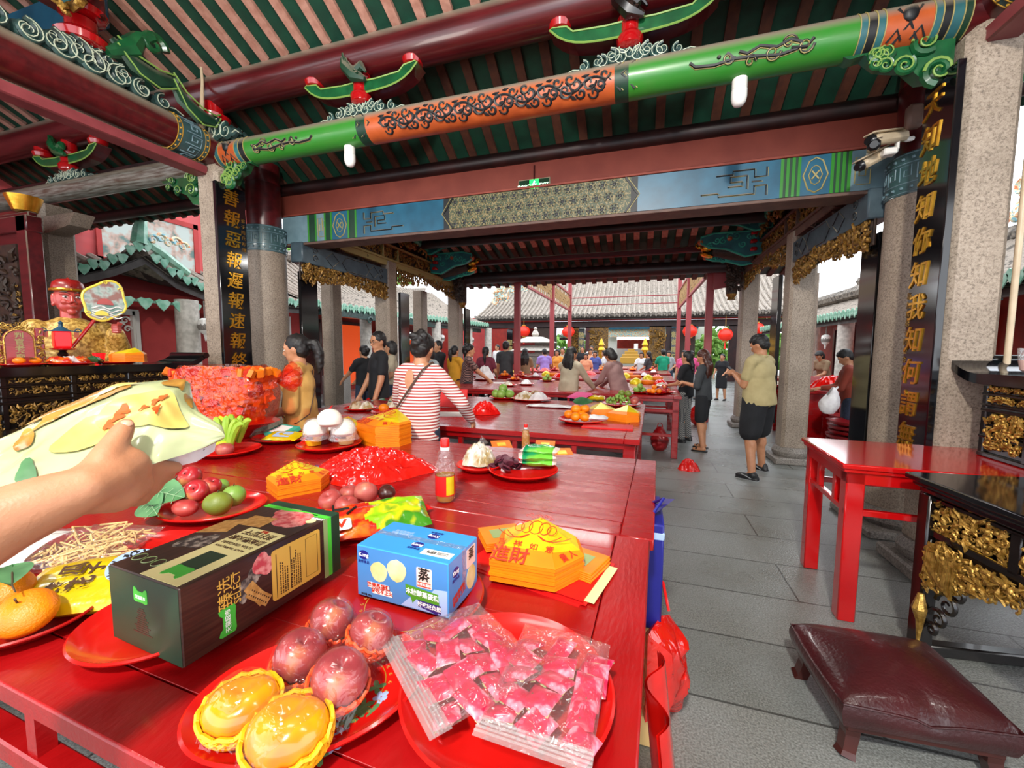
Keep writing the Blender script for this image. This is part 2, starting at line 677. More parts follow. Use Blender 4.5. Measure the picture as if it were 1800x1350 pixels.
mat('board_green','#0a4230',.6,c2='#083527',ns=9)
mat('rafter_pink','#c08f7e',.7,c2='#a87564',ns=14)
mat('rafter_shaded','#57301f',.75,c2='#46251a',ns=14)  # darker copy of the rafter colour: shade on the lower rafters painted in
mat('paint_orange','#bd5a2a',.4,c2='#a84d24',ns=8,coat=.1)
mat('paint_black','#14171a',.5)
mat('paint_teal','#2f6f74',.45,c2='#28585f',ns=6)
mat('paint_blue','#225f7a',.38,c2='#1b4e66',ns=5,coat=.1)
mat('paint_blue_dk','#1f4a63',.45,c2='#1a3d52',ns=5)
mat('paint_pale','#6f8b94',.5,c2='#5f7a84',ns=8)
mat('paint_cream','#9c8f58',.5)
mat('pattern_line','#75683f',.5)
mat('paint_lime','#7a9c4a',.45)
mat('paint_gold','#b58a2e',.4)
mat('pattern_olive','#3f4a34',.5,c2='#8a7b54',ns=60,nd=2,lo=.52,hi=.56)
mat('beam_grey','#475962',.45,c2='#35454e',ns=6,coat=.2)
mat('beam_silver','#8d8f86',.32,c2='#4f4438',ns=9,stretch=(.5,5,5),coat=.3)
mat('beam_brown','#6b5146',.6,c2='#57423a',ns=8)
mat('gilt','#cfa552',.34,.6,c2='#8a6524',ns=40,bump=.4,bs=110)
mat('gilt_old','#a37a34',.42,.5,c2='#5e4320',ns=40,bump=.4,bs=90)
mat('gilt_back','#231610',.6,c2='#3a2617',ns=20)
mat('gold_leaf','#e0a93a',.25,.85,c2='#c98f26',ns=20)
mat('red_gloss','#a30d12',.15,coat=.6)
mat('cloud_dark','#1a2c2c',.35,c2='#31504c',ns=14,coat=.2)
mat('cloud_edge','#b9c4ae',.4)
mat('bracket_green','#0f4526',.3,c2='#185c32',ns=9,coat=.3)
mat('teal_bright','#3fb79c',.4,c2='#2f9683',ns=9)
mat('black_lacquer','#0b0c10',.12,coat=.5)
mat('black_wood','#17100e',.25,c2='#0e0a09',ns=6,coat=.3)
mat('white_plastic','#e6e4de',.3)
mat('white_cloth','#e8e6e2',.7)
mat('cream_metal','#c9b79a',.4,c2='#b8a588',ns=8)
mat('black_plastic','#131316',.3)
mat('exit_green','#20d050',.4,emit=2.2,ecol='#1fe060')
mat('exit_dark','#0b3a1c',.4,emit=.08,ecol='#0b3a1c')
mat('exit_white','#d8ffe0',.4,emit=3,ecol='#c8ffd4')
mat('globe','#e8e8e4',.25)
dust('beam_red','paint_green','paint_orange','beam_silver','paint_teal','paint_black','paint_dkgreen','beam_pink')
m=M()
m.add([(-30,-6,0),(30,-6,0),(30,60,0),(-30,60,0)],[(0,1,2,3)])
struct(m,'floor','floor_slabs')
XL,XR,XC=-4.27,1.83,-1.22
def square_column(x0,x1,y0,y1,z1,label,base=True,ch=.035,top=None,matn='granite',group=None):
 t=thing('granite_column',label,'column',((x0+x1)/2,(y0+y1)/2,0),group=group,kind='thing')
 w,d=x1-x0,y1-y0
 a,b=w/2,d/2
 poly=[(-a+ch,-b),(a-ch,-b),(a,-b+ch),(a,b-ch),(a-ch,b),(-a+ch,b),(-a,b-ch),(-a,-b+ch)]
 m=M()
 m.prism(poly,z1-(.22 if base else 0),(0,0,.22 if base else 0))
 if top=='tongue':
  m.ell((0,0,z1),(a*.9,b*.9,.16),None,16,8)
 m.ob('shaft',matn,t,True,25)
 if base:
  m=M()
  m.bb((-a-.09,-b-.09,0),(a+.09,b+.09,.09),.015)
  m.lathe([(a*1.28,.09),(a*1.42,.12),(a*1.45,.16),(a*1.3,.2),(a*1.2,.22)],24)
  m.ob('base','granite_dark',t,True,30)
 return t
square_column(-4.585,-4.30,3.3,3.58,3.36,'square granite column behind the black board that starts with 善',top='tongue')
square_column(1.815,2.1,3.3,3.58,3.4,'nearest square granite column, behind the black board that starts with 天',top='tongue')
square_column(XL-.3,XL,6.3,6.6,3.06,'granite column at the far end of the left grey side beam',False)
square_column(XR,XR+.3,6.25,6.55,3.06,'granite column just behind the man in the beige polo shirt')
square_column(XL-.3,XL,9.2,9.5,3.1,'granite column below the left dragon head bracket',False)
square_column(XR,XR+.3,9.0,9.3,3.1,'granite column below the right dragon head bracket',True)
square_column(-6.02,-5.74,6.6,6.9,3.0,'granite post seen between the ponytailed woman and the man in black',False)
square_column(-5.6,-5.32,9.3,9.6,3.0,'outer granite post left of the dragon head column',False)
square_column(2.9,3.2,9.3,9.6,3.0,'outer granite post right of the dragon head column',False)
square_column(-7.62,-7.28,3.3,3.62,3.34,'granite column behind the red faced statue',False)
mat('band_teal','#3c5a5c',.4,c2='#2d474b',ns=8,coat=.2)
def round_column(x,label):
 t=thing('round_column',label,'column',(x,4.25,0),kind='thing')
 m=M()
 m.lathe([(.235,.2),(.24,1.2),(.235,2.75)],40)
 m.ob('shaft','granite',t)
 m=M()
 m.bb((-.36,-.36,0),(.36,.36,.07),.015)
 m.lathe([(.3,.07),(.33,.11),(.32,.16),(.26,.2)],32)
 m.ob('base','granite_dark',t,True,30)
 m=M()
 m.lathe([(.242,2.74),(.244,2.76),(.244,3.04),(.238,3.06)],40)
 b=m.ob('painted_band','band_teal',t)
 m=M()
 for z in (2.79,3.01):
  for k in range(24):
   a=2*PI*k/24
   m.ell((.246*math.cos(a),.246*math.sin(a),z),(.013,.013,.013),None,6,4)
 for z in (2.755,2.825,2.975,3.045):
  m.tube([(.246*math.cos(2*PI*k/40),.246*math.sin(2*PI*k/40),z) for k in range(40)],.004,5,closed=True)
 for k in range(14):
  a0=2*PI*k/14
  pts=[(0,0),(0,.11),(.075,.11),(.075,.03),(.03,.03),(.03,.075),(.05,.075)]
  m.tube([(.246*math.cos(a0+p/.246),.246*math.sin(a0+p/.246),2.845+q) for p,q in pts],.005,4)
 m.ob('fret','paint_pale',b)
 m=M()
 m.lathe([(.2,3.05),(.2,3.6),(.205,3.6),(.205,3.62),(.2,3.62),(.2,3.85)],32)
 m.ob('lacquered_post','beam_red',t)
 return t
round_column(-4.72,'round granite column with a blue fret band beside the woman in yellow')
round_column(2.14,'round granite column with a blue fret band under the security cameras')
def fret(m,o,ux,uy,w,h,th=.006,flip=False,n=1):
 """a squared meander of thin lines in a w x h rectangle"""
 o,ux,uy=V(o),V(ux),V(uy)
 P=[(0,.05),(0,.95),(.62,.95),(.62,.3),(.25,.3),(.25,.65),(.42,.65)]
 Q=[(.1,.0),(.9,.0),(.9,.5),(.72,.5),(.72,.8),(1,.8)]
 for L in (P,Q):
  m.tube([o+ux*((1-a) if flip else a)*w+uy*b*h for a,b in L],th,4)
def seg_beam(name,label,segs,y,z,r,over=None):
 """round beam along x: segs = [(x0, x1, material)]"""
 t=thing(name,label,'beam',((segs[0][0]+segs[-1][1])/2,y,z-r),kind='thing')
 mats=[]
 m=M()
 for x0,x1,q in segs:
  if q not in mats:
   mats.append(q)
  m.cyl((x0,y,z),(x1,y,z),r,None,28,mats.index(q),False)
 m.ob('shaft',mats,t,world=True)
 if over:
  for nm,q,mm in over:
   mm.ob(nm,q,t,world=True)
 return t
GY,GZ,GR=3.44,3.565,.13
def gx(px,py=None):
 return PY(px,py if py else 275-(px-395)*.195,GY).x
def on_beam(x,a,r=GR,y=GY,z=GZ,o=.002):
 """a radians below the horizontal on the near side of the beam"""
 return V((x,y-(r+o)*math.cos(a),z-(r+o)*math.sin(a)))
segs=[(XL-.1,gx(396),'beam_red'),(gx(396),gx(403),'paint_teal'),(gx(403),gx(431),'paint_orange'),(gx(431),gx(438),'paint_teal'),(gx(438),gx(447),'paint_black'),(gx(447),gx(640),'paint_green'),(gx(640),gx(656),'paint_dkgreen'),(gx(656),gx(1082),'paint_orange'),(gx(1082),gx(1106),'paint_dkgreen'),(gx(1106),gx(1497),'paint_green'),(gx(1497),gx(1510),'paint_teal'),(gx(1510),gx(1526),'paint_black'),(gx(1526),gx(1540),'paint_teal'),(gx(1540),gx(1622),'paint_orange'),(gx(1622),gx(1636),'paint_teal'),(gx(1636),gx(1652),'paint_black'),(gx(1652),gx(1672),'paint_teal'),(gx(1672),gx(1686),'paint_dkgreen'),(gx(1686),XR+.12,'beam_red')]
black=M()
gold=M()
rnd=random.Random(4)
x0,x1=gx(680),gx(1068)
nv=11
for k in range(nv):
 xa=lerp(x0,x1,k/nv)
 dx=(x1-x0)/nv
 s=1 if k%2 else -1
 black.tube([on_beam(xa+dx*i/8,.3+s*.3*math.sin(PI*i/8)) for i in range(9)],.012,5,flat=.35)
 for c,sg,a0,q0 in ((.3,1,.3+s*.12,.055),(.75,-1,.3-s*.1,.05),(.5,s,.3-s*.45,.045),(.95,-s,.3+s*.38,.04)):
  pts=[]
  for i in range(12):
   t=i/11
   q=q0*(1-.8*t)
   an=sg*2*PI*1.1*t+(PI if sg<0 else 0)
   pts.append(on_beam(xa+dx*c+q*math.cos(an),a0+q*math.sin(an)/GR))
  black.tube(pts,[.013*(1-.35*i/11) for i in range(12)],5,flat=.5)
 for c,a0,w_ in ((.15,.3+s*.35,.03),(.6,.3+s*.5,.026),(.85,.3-s*.3,.028),(.4,.3-s*.2,.02)):
  black.tube([on_beam(xa+dx*c-w_,a0-.1),on_beam(xa+dx*c,a0+.05*s),on_beam(xa+dx*c+w_,a0+.16*s)],[.004,.016,.003],5,flat=.4)
for px,s in ((470,1),(1400,-1)):
 xa=gx(px)
 sc_=1.25
 for L in ([(0,.3),(.06,.1),(.12,.3),(.2,.12),(.26,.34),(.3,.2)],[(.02,.5),(.1,.62),(.22,.5),(.33,.45),(.42,.56),(.52,.5),(.55,.3)],[(.33,.4),(.36,.15)],[(-.05,.2),(-.02,.5),(.05,.45)]):
  pts=[on_beam(xa+s*p*sc_,q*1.1-.1) for p,q in L]
  black.tube(pts,.012,5)
  gold.tube([on_beam(xa+s*p*sc_,q*1.1-.1+.1,o=0) for p,q in L],.005,4)
 black.ell(on_beam(xa+s*.5,.2),.014,None,6,4)
 for c,a0,q0,sg in ((-.02,.35,.05,1),(.08,.1,.045,-1),(.17,.42,.05,1),(.3,.62,.035,-1),(.44,.3,.04,1)):
  pts=[on_beam(xa+s*c+q0*(1-.75*i/13)*math.cos(sg*7*i/13),a0+q0*(1-.75*i/13)*math.sin(sg*7*i/13)/GR) for i in range(14)]
  black.tube(pts,[.011*(1-.4*i/13) for i in range(14)],5)
  gold.tube([p+V((0,-.004,-.006)) for p in pts],.004,4)
for px,s in ((640,1),(656,1),(1082,-1),(1106,-1)):
 xa=gx(px)
 black.tube([on_beam(xa-s*.045,-.7),on_beam(xa+s*.05,.1),on_beam(xa-s*.045,.9)],.008,4)
 gold.tube([on_beam(xa-s*.065,-.7),on_beam(xa+s*.03,.1),on_beam(xa-s*.065,.9)],.004,4)
for px in (396,403,431,438,447,1497,1510,1526,1540,1622,1636,1652,1672,1686):
 gold.tube([on_beam(gx(px),-1+2.4*i/9) for i in range(10)],.004,4)
for xa,xb in ((gx(403),gx(431)),(gx(1540),gx(1622))):
 w=xb-xa
 for q in (.25,.75):
  black.tube([on_beam(xa+w*q,-.5),on_beam(xa+w*.5,.25),on_beam(xa+w*q,1)],.009,4)
  black.tube([on_beam(xa+w*(q-.15),.9),on_beam(xa+w*q,.45),on_beam(xa+w*(q+.15),.9)],.008,4)
 gold.spiral(on_beam(xa+w*.5,-.2),w*.12,(1,0,0),(0,0,1),1.2,.008)
 black.ell(on_beam(xa+w*.5,-.15),(w*.17,.02,.05),None,10,6)
seg_beam('painted_beam','round green beam with an orange vine panel above the hall entrance',segs,GY,GZ,GR,[('vine_scrolls','paint_black',black),('gold_lines','paint_cream',gold)])
m=M()
m.cyl((-12,GY,3.5),(-4.5,GY,3.5),.115,None,24)
m.th('tie_beam','beam_silver','dusty silvery round beam over the statue','beam',kind='thing')
m=M()
m.cyl((XR+.25,GY,3.55),(8,GY,3.55),.115,None,24)
m.th('tie_beam','beam_silver','round beam starting right of the nearest granite column','beam',kind='thing')
m=M()
m.cyl((-12,GY,4.2),(8,GY,4.2),.165,None,32)
m.th('purlin','beam_red','glossy dark red log beam right under the rafters, carried by the boat brackets','beam',kind='thing')
m=M()
m.bb((-12,3.62,3.70),(8,3.7,3.79),.01)
m.th('tie_board','beam_dark','dark brown board just behind the painted green beam','beam',kind='thing')
m=M()
m.cyl((-12,2.05,4.92),(8,2.05,4.92),.15,None,24)
m.th('purlin','beam_red','red log beam highest under the rafters','beam',kind='thing')
for x,lab in ((-4.45,'dark red log beam with a fret band running to the left granite column'),(2.02,'dark red log beam running to the right granite column')):
 t=thing('main_beam',lab,'beam',(x,1.5,3.45),kind='thing')
 m=M()
 m.cyl((x,-3,3.62),(x,3.36,3.62),.165,None,32)
 m.ob('shaft','beam_red',t,world=True)
 m=M()
 m.lathe([(.167,0),(.167,.3)],32,(x,2.95,3.62),rot(-PI/2,0,0),cap=False)
 b=m.ob('fret_band','band_teal',t,world=True)
 m=M()
 for y in (2.95,2.99,3.21,3.25):
  m.tube([(x+.168*math.cos(2*PI*k/32),y,3.62+.168*math.sin(2*PI*k/32)) for k in range(32)],.004,4,closed=True)
 for k in range(18):
  a=2*PI*k/18
  for y in (2.97,3.23):
   m.ell((x+.168*math.cos(a),y,3.62+.168*math.sin(a)),.01,None,6,4)
 m.ob('gold_lines','paint_gold',b,world=True)
 m=M()
 for k in range(10):
  a0=2*PI*k/10
  pts=[(0,0),(0,.14),(.085,.14),(.085,.05),(.035,.05),(.035,.1),(.06,.1)]
  m.tube([(x+.169*math.cos(a0+p/.169),3.03+q,3.62+.169*math.sin(a0+p/.169)) for p,q in pts],.008,4)
 m.ob('fret','paint_pale',b,world=True)
 m=M()
 m.bb((x-.13,-3,3.33),(x+.03,3.32,3.43),.012)
 m.th('beam_board','beam_pink','flat pinkish board just under the %s log beam'%('left' if x<0 else 'right'),'beam',kind='thing')
t=thing('upper_beam','short dark red beam with yellow edges and a fret band high over the dragon bracket','beam',(-4.45,1.4,4.25),kind='thing')
m=M()
m.cyl((-4.45,-2.5,4.42),(-4.45,1.95,4.42),.15,None,28)
m.bb((-4.58,1.95,4.2),(-4.3,2.45,4.62),.02)
m.ob('shaft','beam_red',t,world=True)
m=M()
m.tube([(-4.295,1.95,4.6),(-4.295,2.44,4.6)],.014,5)
m.tube([(-4.3,2.455,4.6),(-4.6,2.455,4.6)],.014,5)
m.tube([(-4.45+.155*math.cos(2*PI*k/24),1.9,4.42+.155*math.sin(2*PI*k/24)) for k in range(24)],.012,5,closed=True)
m.ob('yellow_edge','paint_gold',t,world=True)
m=M()
m.lathe([(.152,0),(.152,.3)],28,(-4.45,1.55,4.42),rot(-PI/2,0,0),cap=False)
m.ob('fret_band','band_teal',t,world=True)
m=M()
m.box((-7.2,2.62,4.55),(5.0,.16,.3),None,.02)
m.th('painted_beam','paint_blue','sky blue painted beam high in the left bay behind the dragon','beam',kind='thing')
def cloud_pile(m,me,L,H,D,seed=0,dirx=(1,0,0),n=9,o=(0,0,0)):
 """heap of carved cloud curls, lying along dirx, H high; curl bodies in m, thin pale rims in me"""
 rnd=random.Random(seed)
 ux,uz,o=V(dirx),V((0,0,1)),V(o)
 un=ux.cross(uz)
 for row in range(3):
  hh=H*(.14+.3*row)
  k=max(3,n-3-row)
  span=L/2*(1-.28*row)
  for i in range(k):
   t=(i+.5)/k*2-1
   r_=min(H*.34,span/k*1.15)*(1.05-.3*abs(t))*(.9+.2*rnd.random())
   c=o+ux*t*span+uz*max(r_*.75,hh*(1-.45*abs(t)))
   m.ell(c,(r_*1.1,D*.45,r_*.85),frame((0,0,0),ux,uz)@rot(-PI/2,0,0),10,6)
   for sd in (1,-1):
    sg=1 if t>0 else -1
    m.spiral(c+un*sd*D*.4,r_*1.05,ux,uz,1.35,r_*.33,18,PI*.5,sg,.6)
    me.spiral(c+un*sd*(D*.4+r_*.29),r_*1.07,ux,uz,1.35,r_*.07,18,PI*.5,sg,.5,0,4)
 for s in (1,-1):
  for sd in (1,-1):
   p=[o+ux*s*L*q+uz*H*w+un*sd*D*.2 for q,w in ((.36,.2),(.45,.12),(.52,.2),(.58,.1))]
   m.tube(p,[H*.15,H*.13,H*.1,H*.03],6)
   me.tube([q+un*sd*H*.11 for q in p],H*.02,4)
def boat_bracket(label,x,y,z,L=1.2,crest='bracket_green',seed=1,group='boat shaped brackets under the red log'):
 """a pile of clouds on the beam, a red post, a boat shaped arm and three red bearing blocks under the log above"""
 t=thing('boat_bracket',label,'bracket',(x,y,z),group=group)
 m,me=M(),M()
 cloud_pile(m,me,.82,.16,.16,seed)
 c=m.ob('cloud_base','cloud_dark',t)
 me.ob('cloud_rims','cloud_edge',c)
 m=M()
 m.lathe([(.06,.1),(.09,.12),(.1,.17),(.085,.2),(.07,.21),(.07,.36)],20,(0,-.04,0))
 m.ob('post','red_gloss',t)
 m=M()
 h=L/2
 poly=[]
 N=18
 for i in range(N+1):
  u_=-1+2*i/N
  poly.append((u_*h,.185+.13*abs(u_)**5+.03*u_*u_))
 top=[(h*.96,.36),(h*.78,.345),(h*.7,.30),(h*.3,.285),(0,.29),(-h*.3,.285),(-h*.7,.30),(-h*.78,.345),(-h*.96,.36)]
 m.prism(poly+top,.15,(0,.075,0),(1,0,0),(0,0,1),0,1)
 b=m.ob('boat_arm',['bracket_green','beam_red'],t,False)
 m=M()
 for yy in (-.078,):
  ring=[(p[0],yy,p[1]) for p in poly+top]
  m.tube(ring,.008,5,closed=True)
 m.ob('yellow_rim','paint_lime',b)
 for q in (-h*.88,0,h*.88):
  m=M()
  zt=.352 if q else.28
  m.lathe([(.06,zt),(.085,zt+.01),(.098,zt+.05),(.085,zt+.075),(.075,zt+.08),(.075,.56)],18,(q,-.02,0))
  m.ob('bearing_block','red_gloss',t)
 m=M()
 m.tube([(-.13,-.12,.52),(-.09,-.14,.4),(0,-.13,.31),(.1,-.12,.27)],[.02,.05,.06,.02],8)
 m.tube([(-.02,-.12,.33),(.08,-.13,.38),(.12,-.13,.32)],[.05,.04,.01],8)
 for i in range(5):
  m.tube([(-.1+.03*i,-.16,.5-.045*i),(-.06+.03*i,-.17,.38-.02*i)],.012,5)
 m.ob('carved_crest',crest,t)
 return t
boat_bracket('boat bracket on the painted beam left of the vine panel',-2.55,GY,GZ+GR-.03,1.22,'paint_dkgreen')
boat_bracket('boat bracket on the painted beam right of the vine panel, cut by the photo top',-.15,GY,GZ+GR-.03,1.22,'black_wood',3)
boat_bracket('boat bracket on the silvery beam over the statue',-6.88,GY,3.59,1.25,'bracket_green',5)
m,me=M(),M()
t=thing('cloud_bracket','long heap of carved clouds with red blocks on the left log beam','bracket',(-4.45,2.35,3.77))
cloud_pile(m,me,1.25,.26,.2,11,(0,1,0),10)
c=m.ob('cloud_base','cloud_dark',t)
me.ob('cloud_rims','cloud_edge',c)
for z0 in (.2,.42):
 m=M()
 m.lathe([(.1,z0),(.15,z0+.015),(.17,z0+.06),(.13,z0+.1),(.1,z0+.11),(.1,z0+.2)],22)
 m.ob('bearing_block','red_gloss',t)
m=M()
m.tube([(.12,.1,.2),(.16,.25,.32),(.14,.33,.46),(.2,.42,.52)],[.04,.09,.06,.03],8)
m.spiral((.18,.42,.46),.1,(0,1,0),(0,0,1),1.3,.035)
m.ob('green_scroll','bracket_green',t)
t=thing('dragon_carving','scaly gilded dragon fish leaping left beside the red bearing block','carving',(-4.35,2.0,4.3))
m=M()
body=[(.1,.25,-.15),(.06,.05,.0),(.05,-.2,.1),(.08,-.45,.22),(.1,-.62,.34)]
m.tube(body,[.07,.12,.13,.1,.03],12)
b=m.ob('body','gilt_old',t)
m=M()
rnd=random.Random(8)
for i in range(70):
 q=rnd.random()*3.6
 k=int(q)
 p=V(body[k]).lerp(V(body[k+1]),q-k)
 a=rnd.random()*2*PI
 m.ell(p+V((math.cos(a),0,math.sin(a)))*.115,(.03,.035,.02),rot(0,a,0),6,4)
m.ob('scales','gilt',b)
m=M()
for i in range(6):
 m.tube([(.14,.12+.03*i,-.2+.03*i),(.18,.2+.02*i,-.1+.035*i),(.15,.27,.0+.03*i)],.016,5)
m.ob('tail_fin','paint_teal',t)
m=M()
m.box((.12,.32,.06),(.08,.16,.12),None,.02)
m.ob('lattice_block','paint_orange',t)
m=M()
m.tube([(.12,-.5,.3),(.13,-.68,.45),(.1,-.72,.5)],[.05,.035,.01],8)
m.tube([(.05,-.45,.3),(.1,-.6,.3),(.12,-.7,.34)],[.03,.03,.01],6)
m.ob('red_mane','red_gloss',t)
for y0,xx,lab in ((2.75,-4.3,'green wing shaped bracket between the cloud heap and the log'),):
 t=thing('wing_bracket',lab,'bracket',(xx,y0,3.95))
 m=M()
 W1=[(0,-.28,.14),(.02,-.14,.02),(.03,.02,-.01),(.02,.16,.05)]
 W2=[(.02,.14,.1),(.03,.24,-.06),(.04,.38,-.14),(.03,.52,-.12),(.02,.58,-.04)]
 for P_ in (W1,W2):
  m.tube(P_,[.03,.075,.085,.06,.02][:len(P_)],8,flat=.5,up=(1,0,0))
 m.spiral((.03,.15,.06),.06,(0,1,0),(0,0,1),1.2,.02)
 m.ob('wing','paint_dkgreen',t)
 m=M()
 for P_ in (W1,W2):
  for q in (-1,1):
   m.tube([(p[0]+.035,p[1]+.02,p[2]+q*[.03,.075,.085,.06,.02][i]*.95) for i,p in enumerate(P_)],.008,5)
 m.ob('yellow_rim','paint_lime',t)
t=thing('cloud_bracket','dark carved cloud bracket with red blocks on top of the left granite column','bracket',(-4.42,3.4,3.68))
m,me=M(),M()
cloud_pile(m,me,.75,.3,.18,17,(1,0,0),7)
c=m.ob('cloud_base','cloud_dark',t)
me.ob('cloud_rims','cloud_edge',c)
m=M()
m.lathe([(.1,.2),(.16,.22),(.17,.27),(.12,.3),(.1,.31),(.1,.4)],22)
m.ob('bearing_block','red_gloss',t)
m=M()
m.tube([(-4.36,3.26,4.36),(-4.33,3.24,4.2),(-4.3,3.2,3.95),(-4.33,3.2,3.8),(-4.4,3.28,3.72)],[.012,.014,.02,.024,.02],8)
m.th('cable','cream_metal','pale cable hanging over the log beside the left column','cable')
def corbel(label,x,y,z,sx,seed=0,w=.62,h=.34):
 """green carved corbel of clouds in the corner between column and beam"""
 t=thing('carved_corbel',label,'bracket',(x,y,z))
 rnd=random.Random(seed)
 m,me=M(),M()
 poly=[(0,0),(.08,0)]+[(w*q,-.06-(h-.08)*(1-q)**1.3+.03*math.sin(q*19)) for q in (.12,.25,.38,.5,.62,.75,.88)][::1]+[(w,-.03),(w*.97,0)]
 poly=[(0,-h)]+[(w*q,-(h)*(1-q)**1.2+.025*math.sin(q*19)) for q in (.12,.25,.38,.5,.62,.75,.88)]+[(w,0),(0,0)]
 m.prism([(p*sx,q) for p,q in (poly if sx>0 else poly[::-1])],.09,(0,.045,0),(1,0,0),(0,0,1))
 for i in range(9):
  q=rnd.random()*.75
  c=V((sx*w*(.06+q),-.055,-(h*.85)*(1-q)*rnd.random()-.02))
  r_=.07*(1.1-q)
  m.spiral(c,r_*1.1,(sx,0,0),(0,0,1),1.4,r_*.38,18,rnd.random()*6,1,.5)
  me.spiral(c+V((0,-r_*.3,0)),r_*1.12,(sx,0,0),(0,0,1),1.4,r_*.13,18,0,1,.5,0,5)
 m.ob('carving','bracket_green',t,True,50)
 me.ob('rims','paint_lime',t)
 return t
corbel('green cloud corbel between the left granite column and the painted beam',-4.29,GY,GZ-.1,1,3,.42,.26)
corbel('green cloud corbel on the statue side of the left granite column',-4.6,GY,3.42,-1,4,.7,.42)
corbel('bright green cloud corbel under the right end of the painted beam',1.8,GY,GZ-.1,-1,6,.62,.3)
corbel('dark green corbel on the far right side of the nearest granite column',2.1,GY,GZ-.05,1,9,.5,.45)
m=M()
m.bb((-4.75,4.5,3.28),(2.1,4.58,3.56),.01)
m.bb((-4.75,4.46,3.265),(2.1,4.5,3.29),.004)
m.th('lintel','lintel_red','plain brick red lintel board carrying the green exit sign','lintel',kind='thing')
m=M()
m.cyl((-12,4.5,3.62),(8,4.5,3.62),.075,None,20)
m.th('eave_purlin','beam_dark','dark purlin on top of the brick red lintel','beam',kind='thing')
BY=4.42
def bx(px):
 return PY(px,425-(px-495)*.083,BY).x
t=thing('painted_tie_beam','square blue beam with an olive flower panel under the brick red lintel','beam',(XC,4.55,2.89),kind='thing')
cuts=[(490,543,'paint_pale'),(543,556,'paint_dkgreen'),(556,572,'paint_pale'),(572,583,'paint_dkgreen'),(583,613,'paint_blue'),(613,626,'paint_dkgreen'),(626,780,'paint_blue'),(780,790,'paint_black'),(790,1108,'pattern_olive'),(1108,1120,'paint_black'),(1120,1372,'paint_blue'),(1372,1402,'paint_dkgreen'),(1402,1460,'paint_blue'),(1460,1490,'paint_dkgreen'),(1490,1570,'paint_pale')]
mats=[]
m=M()
for a,b,q in cuts:
 if q not in mats:
  mats.append(q)
 xa=-4.6 if a==490 else bx(a)
 xb=2.05 if b==1570 else bx(b)
 m.bb((xa,BY,2.9),(xb,4.68,3.24),0,mats.index(q))
m.ob('painted_face',mats,t,False,world=True)
m=M()
m.bb((-4.6,BY+.004,2.87),(2.05,4.69,2.9),.004)
m.ob('underside','beam_brown',t,False,world=True)
ml,mb,mk_=M(),M(),M()
yf=BY-.003
for a,b in ((560,572),(1500,1530)):
 xa,xb=bx(a),bx(b)
 fret(ml,(xa,yf,2.95),(1,0,0),(0,0,1),xb-xa,.24,.005)
for px in (543,556,572,583,613,626,1372,1382,1392,1402,1460,1470,1480,1490):
 mk_.bb((bx(px)-.012,yf-.001,2.9),(bx(px)+.012,BY,3.24))
for a,b in ((583,613),(1402,1460)):
 xa,xb=bx(a)+.03,bx(b)-.03
 xm=(xa+xb)/2
 w=(xb-xa)/2
 for s_,k in ((1,.007),(.55,.005)):
  ml.tube([(xm-w*s_,yf,3.07),(xm-w*.55*s_,yf,3.07+.12*s_),(xm,yf,3.07+.15*s_),(xm+w*.55*s_,yf,3.07+.12*s_),(xm+w*s_,yf,3.07),(xm+w*.55*s_,yf,3.07-.12*s_),(xm,yf,3.07-.15*s_),(xm-w*.55*s_,yf,3.07-.12*s_)],k,4,closed=True)
 for k in range(4):
  ml.tube([(xm,yf,3.07),(xm+.4*w*math.cos(k*PI/2+.78),yf,3.07+.05*math.sin(k*PI/2+.78))],.008,4)
for px,s in ((640,1),(1345,-1)):
 xa=bx(px)
 for L in ([(0,.28),(0,.2),(.1,.2),(.1,.27),(.28,.27),(.28,.24),(.42,.24)],[(0,.03),(0,.12),(.1,.12),(.1,.05),(.4,.05),(.4,.08),(.55,.08)],[(.16,.1),(.16,.22),(.3,.22),(.3,.17),(.2,.17),(.2,.13),(.32,.13)],[(.04,.16),(.12,.16)]):
  mb.tube([(xa+s*p,yf,2.91+q) for p,q in L],.008,4)
  ml.tube([(xa+s*p+.012,yf,2.905+q) for p,q in L],.003,4)
for xa,s in ((bx(780),1),(bx(1120),-1)):
 mb.tube([(xa+s*.12,yf,3.24),(xa,yf,3.07),(xa+s*.12,yf,2.9)],.014,4)
 ml.tube([(xa-s*.02+s*.12,yf,3.24),(xa-s*.02,yf,3.07),(xa-s*.02+s*.12,yf,2.9)],.005,4)
mg=M()
xa,xb=bx(795),bx(1104)
for i in range(16):
 for j in (0,1,2):
  c=V((lerp(xa,xb,(i+.5*(j%2)+.3)/16.5),yf,2.95+.12*j))
  mb.ell(c,(.02,.004,.02),None,6,4)
  for k in range(6):
   mb.ell(c+V((.034*math.cos(k*PI/3),0,.034*math.sin(k*PI/3))),(.009,.003,.009),None,5,4)
  mg.tube([c+V((.05*math.cos(k*PI/4),0,.05*math.sin(k*PI/4))) for k in range(8)],.0025,3,closed=True)
mk_.ob('green_bars','paint_green',t,False,world=True)
mg.ob('rosette_rings','pattern_line',t,False,world=True)
mb.ob('black_scrolls','paint_black',t,False,world=True)
ml.ob('pale_lines','paint_cream',t,False,world=True)
